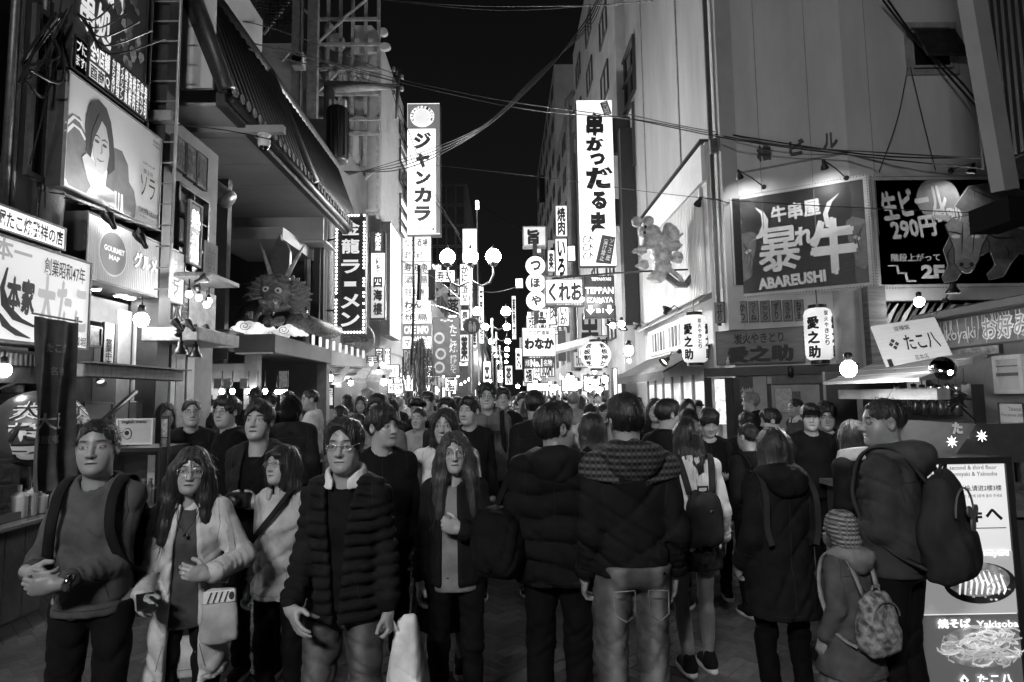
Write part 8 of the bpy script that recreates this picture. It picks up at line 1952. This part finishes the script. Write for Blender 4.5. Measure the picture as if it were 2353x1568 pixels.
p2 = person('woman in a long pale coat and round glasses holding a phone', 442, 1023, 2.95, 196, 'w', 'longf', (.1, -.05), -.07, 2, skin=.34, hairtone=.014, inner=dict(t=.06, hem=.78), collar=dict(t=.42, gap=.05, r=.08, h=.035), coat=dict(t=.5, hem=.52, off=.026, open=(.035, .085), flare=.025, fold=.011, name='coat'), legs=DT, wr=(.17, .22, .98), wl=(-.13, .25, 1.08), el=(-.6, -.6, -.2), hl=dict(curl=.55, thumb=(.3, .2, 1), dir=(.75, .3, .25)), hr=dict(curl=.5, thumb=(-.6, .3, .6), dir=(-.3, .9, .0)), glasses=dict(r=.027, sq=.92, t=.7), mouth=.0025)
ph = thing('phone', 'dark phone in the hand of the woman in the pale coat', 'phone', p2.matrix_world @ Matrix.Translation((.13, .30, .995)) @ Matrix.Rotation(.3, 4, 'Z') @ Matrix.Rotation(-.25, 4, 'X')); MB().box(-.038, .038, -.075, .075, -.004, .004, .003).build('body', BLACK, ph)
tb = tote(p2, 'pale cloth bag with a striped band beside the woman in the pale coat', (-.18, .18, .86), .09, .135, .02, .4, 'tote_bag', [(-.2, .19, 1.02), (-.22, .1, 1.18), (-.14, .02, 1.42), (-.1, -.08, 1.42)])
mb = MB(); mb.box(-.255, -.105, .196, .205, .925, .985, .003); mb.build('print_band', M(.7, .7), tb)
mb = MB()
for k in range(4): mb.poly([(-.13 - .026 * k, .93), (-.123 - .026 * k, .93), (-.14 - .026 * k, .98), (-.147 - .026 * k, .98)], 0, .003)
mb.poly(ellpts(-.238, .957, .013, .02, 16), 0, .003); mb.v = [(x, .206 + z, y) for x, y, z in mb.v]; mb.build('print_mark', M(.03, .7), tb)
mb = MB(); mb.tube([(-.06, .07, 1.42), (-.04, .125, 1.33), (0, .135, 1.27), (.04, .125, 1.33), (.06, .07, 1.42)], .002, 5); mb.ball((0, .14, 1.26), .011, 8, 6); mb.build('necklace', CHROME, p2)
p3 = person('woman with glasses in a pale jacket and a thin crossbody strap looking up', 648, 1019, 3.35, 166, 'w', 'mid', (-.2, .12), .05, 4, skin=.36, hairtone=.012, coat=dict(t=.38, hem=.79, off=.028, fold=.01, flare=.01), collar=dict(t=.34, gap=.03, r=.07, h=.05, th=.014), legs=DT, glasses=dict(r=.024, sq=.7, t=.8))
tote(p3, 'dark shoulder bag at the side of the woman with the thin crossbody strap', (.25, .04, .9), .05, .12, .1, .02, 'shoulder_bag', [(.22, .1, 1.0), (.1, .155, 1.15), (-.03, .16, 1.3), (-.1, .07, 1.43), (-.1, -.08, 1.42)])
p4 = person('older man with glasses in a dark quilted jacket over a white collar', 792, 961, 2.8, 176, 'm', 'side', (.05, .0), .0, 3, skin=.31, hairtone=.02, inner=dict(t=.008, off=.002), coat=dict(t=.012, hem=.80, off=.026, puff=.056, open=(.075, .012), fold=.006, name='quilted_jacket'), wide=.96, collar=dict(t=.62, gap=.034, r=.075, h=.04), legs=dict(t=.10, pat='denim', off=.024), wr=(.17, .22, .9), wl=(-.22, .04, .82), hr=dict(curl=.25, thumb=(-.4, .6, .7), dir=(-.55, .45, -.7), spread=.3), hl=dict(curl=.95), glasses=dict(r=.023, sq=.62, t=.75), stride=.1)
tote(p4, 'big white plastic bag hanging from the hand of the older man', (-.29, -.03, .5), .125, .29, .12, .7, 'plastic_bag', [(-.21, .04, .8), (-.24, .03, .76), (-.26, .0, .7)], seed=9, taper=.3, fold=.022)
p5 = person('young woman with very long hair and round glasses in a dark open jacket', 1044, 988, 3.3, 184, 'w', 'longf', (.02, .0), .03, 6, skin=.36, hairtone=.035, inner=dict(t=.2, hem=.8, off=.01), coat=dict(t=.011, hem=.84, off=.028, open=(.045, .05, .03), fold=.008), collar=dict(t=.012, gap=.05, r=.082, h=.04), legs=DT, wl=(-.03, .2, 1.17), el=(-.6, -.6, -.3), hl=dict(curl=1.1, thumb=(.2, .1, 1), dir=(.9, .2, .35)), glasses=dict(r=.028, sq=.95, t=.6), mouth=.001)
p6 = person('young man with a thick bowl haircut in a black sweater looking aside', 880, 933, 3.75, 190, 'm', 'bowl', (.75, .04), 0, 5, skin=.35, coat=dict(t=.007, off=.024, name='sweater'), legs=DT)
p7 = person('man in a dark jacket with closed eyes and a camera on his chest', 596, 921, 3.95, 178, 'm', 'short', (.03, .12), .0, 2, skin=.33, inner=dict(t=.006), coat=dict(t=.018, off=.03, open=(.07, .1), fold=.009), legs=DT, wr=(.1, .24, 1.1), wl=(-.1, .24, 1.1), hr=dict(curl=.9, thumb=(-.3, .2, 1), dir=(-.8, .4, .2)), hl=dict(curl=.9, thumb=(.3, .2, 1), dir=(.8, .4, .2)), mouth=.003)
cm = thing('camera', 'black photo camera held at the chest of the man with closed eyes', 'camera', p7.matrix_world @ Matrix.Translation((0, .28, 1.13))); MB().box(-.07, .07, -.03, .03, -.045, .045, .01).build('body', BLACK, cm); MB().lathe([(.036, 0), (.036, .06), (.03, .065)], 16, Matrix.Rotation(-1.57, 4, 'X') @ Matrix.Translation((0, 0, .03))).build('lens_barrel', BLACK, cm, True)
p25 = person('woman in a white sweatshirt and printed shorts seen from behind', 1577, 957, 3.94, 4, 'w', 'long', (-.15, 0), 0, 5, skin=.30, hairtone=.018, coat=dict(t=.74, hem=.82, off=.026, rib=True, fold=.009, name='sweatshirt'), wide=1.16, bare=True, skirt=dict(hem=.70, t=.02, pat='print', flare=.012), shoes=.012, stride=.07)
backpack(p25, 'small dark backpack with a flap on the white sweatshirt', .03, w=.122, h=.175, d=.065, z=1.06, back=-.21, pocket=False, flap=True, shx=.11)
p24 = person('man in a dark fleece with patterned hood and faded jeans, back turned', 1436, 905, 3.0, 2, 'm', 'short', (.05, 0), 0, 4, skin=.28, coat=dict(t=.010, hem=.88, off=.032, hood=True, ht=.05, hpat='knit', fold=.011, name='fleece'), wide=1.08, legs=dict(t=.13, pat='denim', off=.02), hl=dict(curl=.5), hr=dict(curl=.4))
hb_ = .0105; P = grid((-.3, -.3, 1.2), (.3, .2, 1.47), .0095)
d = prof(P, [[z, max(a, .14) * 1.08 if z < 1.35 else a, max(b, .106) if z < 1.25 else b, c] for z, a, b, c in TORSO['m']], .036, 2.4)
for s in (-1, 1): d = smin(d, smin(cap(P, (s * .03, -.02, 1.418), (s * .146 * 1.08, -.014, 1.358), .061, .081), cap(P, (s * .146 * 1.08, -.014, 1.358), (s * .18, -.03, 1.2), .08, .074), .03), .05)
d = smax(d, f32(1.285) - P[2] + np.abs(P[0]) * f32(.18), .004); d = smax(d, P[1] - f32(.02), .004); d = smax(d, -cap(P, (0, 0, 1.42), (0, .03, 1.62), .07, .085), .01)
ob('yoke', mesh_np('yoke', *snet(d, P), True), cloth(.06, 'knit'), p24)
for s in (-1, 1):
    mb = MB(); mb.add([(s * .03, -.178, .845), (s * .125, -.16, .835), (s * .12, -.172, .74), (s * .075, -.186, .715), (s * .035, -.186, .74)], [(0, 1, 2, 3, 4) if s < 0 else (4, 3, 2, 1, 0)])
    mb2 = MB(); mb2.tube([(s * .03, -.18, .845), (s * .035, -.188, .74), (s * .075, -.188, .715), (s * .12, -.174, .74), (s * .125, -.162, .835), (s * .03, -.18, .845)], .003, 4); mb2.build('pocket', cloth(.2, 'denim'), p24)
p21 = person('man in a big black quilted hooded coat with his hand at his mouth', 1275, 926, 3.2, -8, 'm', 'short', (-.85, .1), 0, 7, skin=.27, coat=dict(t=.008, hem=.80, off=.045, puff=.115, hood=True, ht=.012, fold=.009, name='quilted_coat'), wide=1.08, legs=dict(t=.006, off=.02), wr=(.1, .24, 1.44), er=(.6, .2, -.6), hr=dict(curl=.9, thumb=(-.4, -.6, .4), dir=(-.1, .1, 1)))
tote(p21, 'big black duffel bag on the back of the man in the quilted coat', (-.29, -.1, 1.02), .14, .17, .17, .007, 'duffel_bag', [(-.3, -.1, 1.2), (-.2, -.06, 1.42), (-.12, .06, 1.44)], e=3, fold=.016)
p30 = person('woman with bobbed hair in a long dark hooded coat seen from behind', 1773, 979, 3.35, 2, 'w', 'bob', (-.05, 0), 0, 3, skin=.3, hairtone=.03, coat=dict(t=.011, hem=.62, off=.034, flare=.03, hood=True, ht=.013, fold=.011, name='coat'), legs=dict(t=.005), wl=(-.2, .1, .88), wr=(.16, .2, 1.0), wide=1.05)
for s in (-1, 1): mb = MB(); ribbon(mb, [(s * .12, .06, 1.44), (s * .135, -.06, 1.44), (s * .145, -.16, 1.33), (s * .15, -.165, 1.15), (s * .13, -.17, 1.05)], .032, .006); mb.build('strap', cloth(.03), p30)
p31 = person('tall man in a grey hooded sweatshirt with a large backpack in profile', 2023, 913, 3.1, 36, 'm', 'crop', (.75, -.02), 0, 0, skin=.25, hairtone=.02, coat=dict(t=.045, hem=.84, off=.034, hood=True, ht=.055, fold=.012, name='sweatshirt'), legs=dict(t=.007, off=.02), wl=(-.12, .22, .98), wr=(.15, .2, 1.0), wide=1.08, hl=dict(curl=.8), hr=dict(curl=.8))
backpack(p31, 'large dark backpack with a pale trefoil mark on the man in profile', .03, w=.145, h=.25, d=.085, z=1.1, back=-.22, shx=.12, lift=.02)
mb = MB(); c = Vector((0.03, -.33, 1.16)); mb.poly([(c.x + .05 * (1 + .5 * math.cos(3 * a)) * math.cos(a + .5), c.z + .05 * (1 + .5 * math.cos(3 * a)) * math.sin(a + .5)) for a in [6.283 * k / 40 for k in range(40)]], -.004, .004); mb.v = [(x, -.325 - z, y) for x, y, z in mb.v]; o = mb.build('trefoil', M(.12)); o.parent = bpy.data.objects[[x.name for x in bpy.data.objects if x.name.startswith('backpack')][-1]]
p32 = person('small child in a pale knitted hood with a patterned backpack', 1928, 1175, 2.98, 20, 'w', None, (-.35, 0), 0, 6, hat='hood', hattone=.2, skin=.33, coat=dict(t=.085, hem=.62, hood=True, ht=.2, off=.03, flare=.05, name='coat'), skirt=dict(hem=.5, t=.16, flare=.05), bare=True, shoes=.01)
backpack(p32, 'small pale backpack with an all over print on the child', .22, w=.15, h=.21, d=.08, z=1.02, back=-.22, pat='print', shx=.1)
p33 = person('woman with a black shoulder bag and a white collar seen from behind', 1955, 962, 4.1, 12, 'w', 'long', (-.1, 0), 0, 2, hairtone=.012, coat=dict(t=.01, off=.03), collar=dict(t=.4, gap=0, r=.085, h=.05, th=.03), legs=DT)
tote(p33, 'black soft shoulder bag with a pale cord strap beside the tall man in profile', (.1, -.2, 1.12), .16, .2, .08, .007, 'shoulder_bag', [(.2, -.16, 1.25), (.22, -.06, 1.4), (.18, .03, 1.43)])
p16 = person('woman in a pale jacket half hidden behind the long haired woman', 1022, 934, 4.0, 180, 'w', 'mid', (-.1, .02), 0, 8, skin=.36, hairtone=.016, coat=dict(t=.55, hem=.8, off=.04, fold=.01), legs=None, skirt=dict(hem=.3, t=.03, flare=.05, pat='print'), wide=1.15)
tote(p16, 'flat pale cloth bag at the hip of the half hidden woman', (-.27, .06, .93), .1, .18, .03, .5, 'tote_bag', [(-.25, .06, 1.1), (-.2, -.02, 1.4), (-.24, .0, 1.1)])
# ------------------------------------------------------------------ the second rank
F2_ = dict(fine=2, legs=DT)
def pe(lab, px, top, Y, face, sex='m', hair='short', look=(0, 0), t=.012, **k):
    c = dict(t=t, off=.028); c.update(k.pop('coat', {}))
    return person(lab, px, top, Y, face, sex, hair, look, k.pop('tilt', 0), k.pop('seed', int(px) % 9), coat=c, **{**F2_, **k})
q8 = pe('man with round glasses in a dark short sleeved top left of the crowd', 441, 916, 5.7, 200, 'm', 'crop', (.2, .05), .012, glasses=dict(r=.025), skin=.36, wl=(-.15, .2, 1.0))
q9 = pe('man with thick black hair in profile with a hand on his shoulder', 520, 910, 5.2, 135, 'm', 'curly', (.55, 0), .006, glasses=dict(r=.024), skin=.36)
q9b = pe('woman in dark clothes reading a paper menu at the far left', 383, 924, 6.4, 215, 'w', 'bob', (.1, -.15), .01, wr=(.1, .25, 1.15), wl=(-.1, .25, 1.15))
pm = thing('paper_menu', 'open paper menu held by the reading woman at the far left', 'menu', q9b.matrix_world @ Matrix.Translation((0, .31, 1.17)) @ Matrix.Rotation(-.5, 4, 'X')); MB().box(-.12, .12, -.004, .0, -.09, .12).build('sheet', M(.5, .6, .2, 20, 0), pm)
q10 = pe('person with a dark hood up seen from behind', 672, 912, 6.4, 20, 'm', None, (-.3, 0), .025, hat='hood', hattone=.008, coat=dict(off=.04, t=.022), wide=1.1)
q11 = pe('tall man in a white jacket and jeans standing in profile', 712, 894, 8.0, 105, 'm', 'crop', (.2, 0), .5, legs=dict(t=.13, pat='denim'), wl=(-.1, .24, 1.05), wr=(.1, .24, 1.05), skin=.3)
q12 = pe('man in a pale jacket with only his forehead showing behind the bowl haircut', 868, 905, 5.0, 178, 'm', 'short', (0, 0), .16, skin=.36)
q13 = pe('woman with long dark hair and a dark patterned coat behind the pale jacket man', 897, 913, 7.0, 180, 'w', 'long', (0, 0), .02, coat=dict(pat='print', t=.03))
q14 = pe('man in a black knitted beanie and glasses', 960, 913, 7.2, 180, 'm', 'short', (-.3, 0), .012, hat='beanie', hattone=.008, glasses=dict(r=.026, t=.05), skin=.38)
q15 = pe('man in a pale baseball cap beside the knitted beanie', 984, 899, 8.0, 175, 'm', 'short', (-.3, .1), .3, hat='cap', hattone=.25, skin=.38)
q16 = pe('man with a receding hairline behind the half hidden woman', 1026, 913, 5.6, 180, 'm', 'side', (-.1, -.1), .02, glasses=dict(r=.024, t=.05), skin=.34)
q17 = pe('young man in a black zipped jacket looking to the side', 1077, 910, 5.4, 184, 'm', 'short', (-.5, 0), .01, skin=.38)
q18 = pe('tall man with glasses in a grey printed hooded sweatshirt', 1119, 880, 6.3, 178, 'm', 'curly', (0, .03), .13, glasses=dict(r=.026), coat=dict(hood=True, ht=.13, off=.035, hem=.8, t=.13), skin=.38)
mb = MB(); put_text(mb, 'STAFF', -.13, 1.2, .13, 1.27, 0, .03); mb.v = [(-x, .158, y) for x, y, z in mb.v]; mb.build('lettering', INK, q18)
backpack(q18, 'black backpack on the tall man in the printed hooded sweatshirt', .008, shx=.13)
q19 = pe('man turning his head behind the tall man in the printed sweatshirt', 1154, 890, 7.4, 150, 'm', 'short', (.6, 0), .015, skin=.36)
q20 = pe('man with short black hair in a plain black top seen from behind', 1228, 897, 5.5, 0, 'm', 'short', (0, 0), .012)
q23 = pe('woman with long dark hair seen from behind between the two nearest men', 1358, 945, 4.1, 5, 'w', 'long', (.1, 0), .015)
q26 = pe('young man with a fringe looking down at his hands', 1628, 939, 5.3, 170, 'm', 'bowl', (.1, -.4), .012, skin=.36, wr=(.08, .25, 1.1), wl=(-.08, .25, 1.1))
q27 = pe('man with black hair in a black coat turned away at the skewer shop', 1533, 917, 5.1, -40, 'm', 'short', (-.5, 0), .01, skin=.33)
q28 = pe('woman with glasses in a black coat beside the poster window', 1505, 913, 6.2, 150, 'w', 'mid', (.2, 0), .01, glasses=dict(r=.026), skin=.4)
q29 = pe('person with smooth black hair behind the white sweatshirt woman', 1580, 941, 5.6, 0, 'm', 'bowl', (0, 0), .01)
q34 = pe('young man in a black cap talking with his mouth open', 1864, 970, 5.4, 170, 'm', 'short', (-.2, -.05), .01, hat='cap', hattone=.008, mouth=.004, skin=.4, H=1.62)
q34b = pe('young man with black hair leaning in beside the black cap', 1768, 939, 6.0, 60, 'm', 'short', (.3, -.2), .01, collar=dict(t=.6, gap=0, r=.085, h=.04, th=.02), skin=.38)
q35 = pe('person with dark curly hair bending beside the black cap', 1899, 966, 5.5, 160, 'm', 'curly', (.0, -.2), .012, skin=.3, H=1.62)
q36 = pe('man in a grey suit jacket in profile before the shop doorway', 1826, 915, 8.0, 100, 'm', 'crop', (-.05, 0), .09, collar=dict(t=.6, gap=.02, r=.08), skin=.36)
q37 = pe('man with wavy black hair in profile by the pale pillar', 1917, 908, 7.4, 100, 'm', 'side', (0, 0), .012, skin=.33)
q38 = pe('grey haired person in a dark coat at the skewer shop door', 1722, 902, 8.6, 80, 'm', 'curly', (0, 0), .015, hairtone=.25, skin=.36)
q40 = pe('man with a fringe facing the camera in front of the dark door', 1716, 948, 6.2, 175, 'm', 'bowl', (0, -.2), .01, skin=.4)
q41 = pe('man with a short neat haircut seen from behind by the bobbed woman', 1716, 972, 4.9, 10, 'm', 'crop', (.2, 0), .01)
backpack(q41, 'black backpack on the man with the neat haircut', .006, shx=.11)
q42 = pe('woman with a bag of shopping at the far left stall corner', 405, 905, 8.3, 120, 'm', 'short', (0, 0), .02)
q43 = pe('man in a dark coat with short hair before the ramen counter', 470, 905, 8.8, 90, 'm', 'short', (.2, 0), .02)
q44 = pe('person in black with a hood pushed back before the ramen counter', 588, 892, 9.0, 30, 'm', 'short', (.3, 0), .01, hat='cap', hattone=.01)
q45 = pe('person with round dark hair before the middle of the ramen counter', 622, 902, 9.1, 10, 'm', 'short', (0, 0), .02)
q46 = pe('person in a pale top leaning by the ramen counter corner', 660, 897, 9.2, 150, 'm', 'crop', (0, 0), .3)
q47 = pe('person with long hair in a white coat walking away on the left', 800, 905, 9.5, 15, 'w', 'mid', (0, 0), .42)
q48 = pe('woman in a dark coat beside the white coat on the left', 830, 908, 9.3, 160, 'w', 'mid', (.4, 0), .03)
q49 = pe('person with fluffy pale hair in the left part of the crowd', 845, 893, 10.2, 20, 'w', 'curly', (0, 0), .02, hairtone=.3)
q50 = pe('seated looking person in black by the dark notice frame', 780, 930, 8.8, 120, 'w', 'bob', (.2, 0), .015)
# ------------------------------------------------------------------ the packed crowd farther down the street
tm = []
for i, (sx, hr_, fc, t, ht, hat) in enumerate((('m', 'short', 0, .012, .012, None), ('m', 'crop', 180, .02, .014, None), ('w', 'long', 0, .03, .014, None), ('w', 'mid', 180, .25, .02, None), ('m', 'short', 180, .01, .012, 'cap'), ('w', 'bob', 0, .012, .02, None), ('m', 'bowl', 180, .05, .012, None), ('m', 'curly', 0, .3, .012, None), ('w', 'long', 180, .012, .012, None), ('m', 'short', 0, .02, .2, None))):
    o = person('dark haired passer-by in winter clothes within the packed far crowd', 1170, 900, 12, fc, sx, hr_, seed=i, fine=3, H=1.66, legs=dict(t=.01), coat=dict(t=t, off=.035), hairtone=ht, hat=hat, hattone=.01, skin=.36, group='packed crowd farther down the street'); tm.append(o)
named = [x for x in bpy.data.objects if x.name.startswith('person') and x.parent is None and x not in tm]
rq_ = random.Random(12); placed = []; used = [0] * len(tm)
tries = 0
while len(placed) < 215 and tries < 9000:
    tries += 1
    Y = 6.6 + 36 * rq_.random() ** 1.9; X = rq_.uniform(-3.3, 3.2)
    if Y < 8 and not (-1.6 < X < 2.2): continue
    if any((X - o_.matrix_world.translation.x) ** 2 + (Y - o_.matrix_world.translation.y) ** 2 < .2 for o_ in named): continue
    if abs(X + .84) < .35 and abs(Y - 16.3) < .4: continue
    if any((X - a) ** 2 + (Y - b_) ** 2 < .34 for a, b_ in placed): continue
    placed.append((X, Y)); k = rq_.randrange(len(tm)); H = rq_.uniform(1.52, 1.78); S = H / 1.715
    rz = (0 if k in (0, 2, 5, 7, 9) else math.pi) + rq_.uniform(-.5, .5)
    mm = Matrix.Translation((X, Y, 0)) @ Matrix.Rotation(rz, 4, 'Z') @ Matrix.Diagonal((S, S, S, 1))
    if not used[k]: tm[k].matrix_world = mm; used[k] = 1
    else:
        o = dup(tm[k], mm)
        for ch in o.children:
            if ch.name.startswith('jacket'): ch.material_slots[0].link = 'OBJECT'; ch.material_slots[0].material = cloth(rq_.choice((.008, .012, .02, .04, .08, .15, .3, .5, .6, .7)))
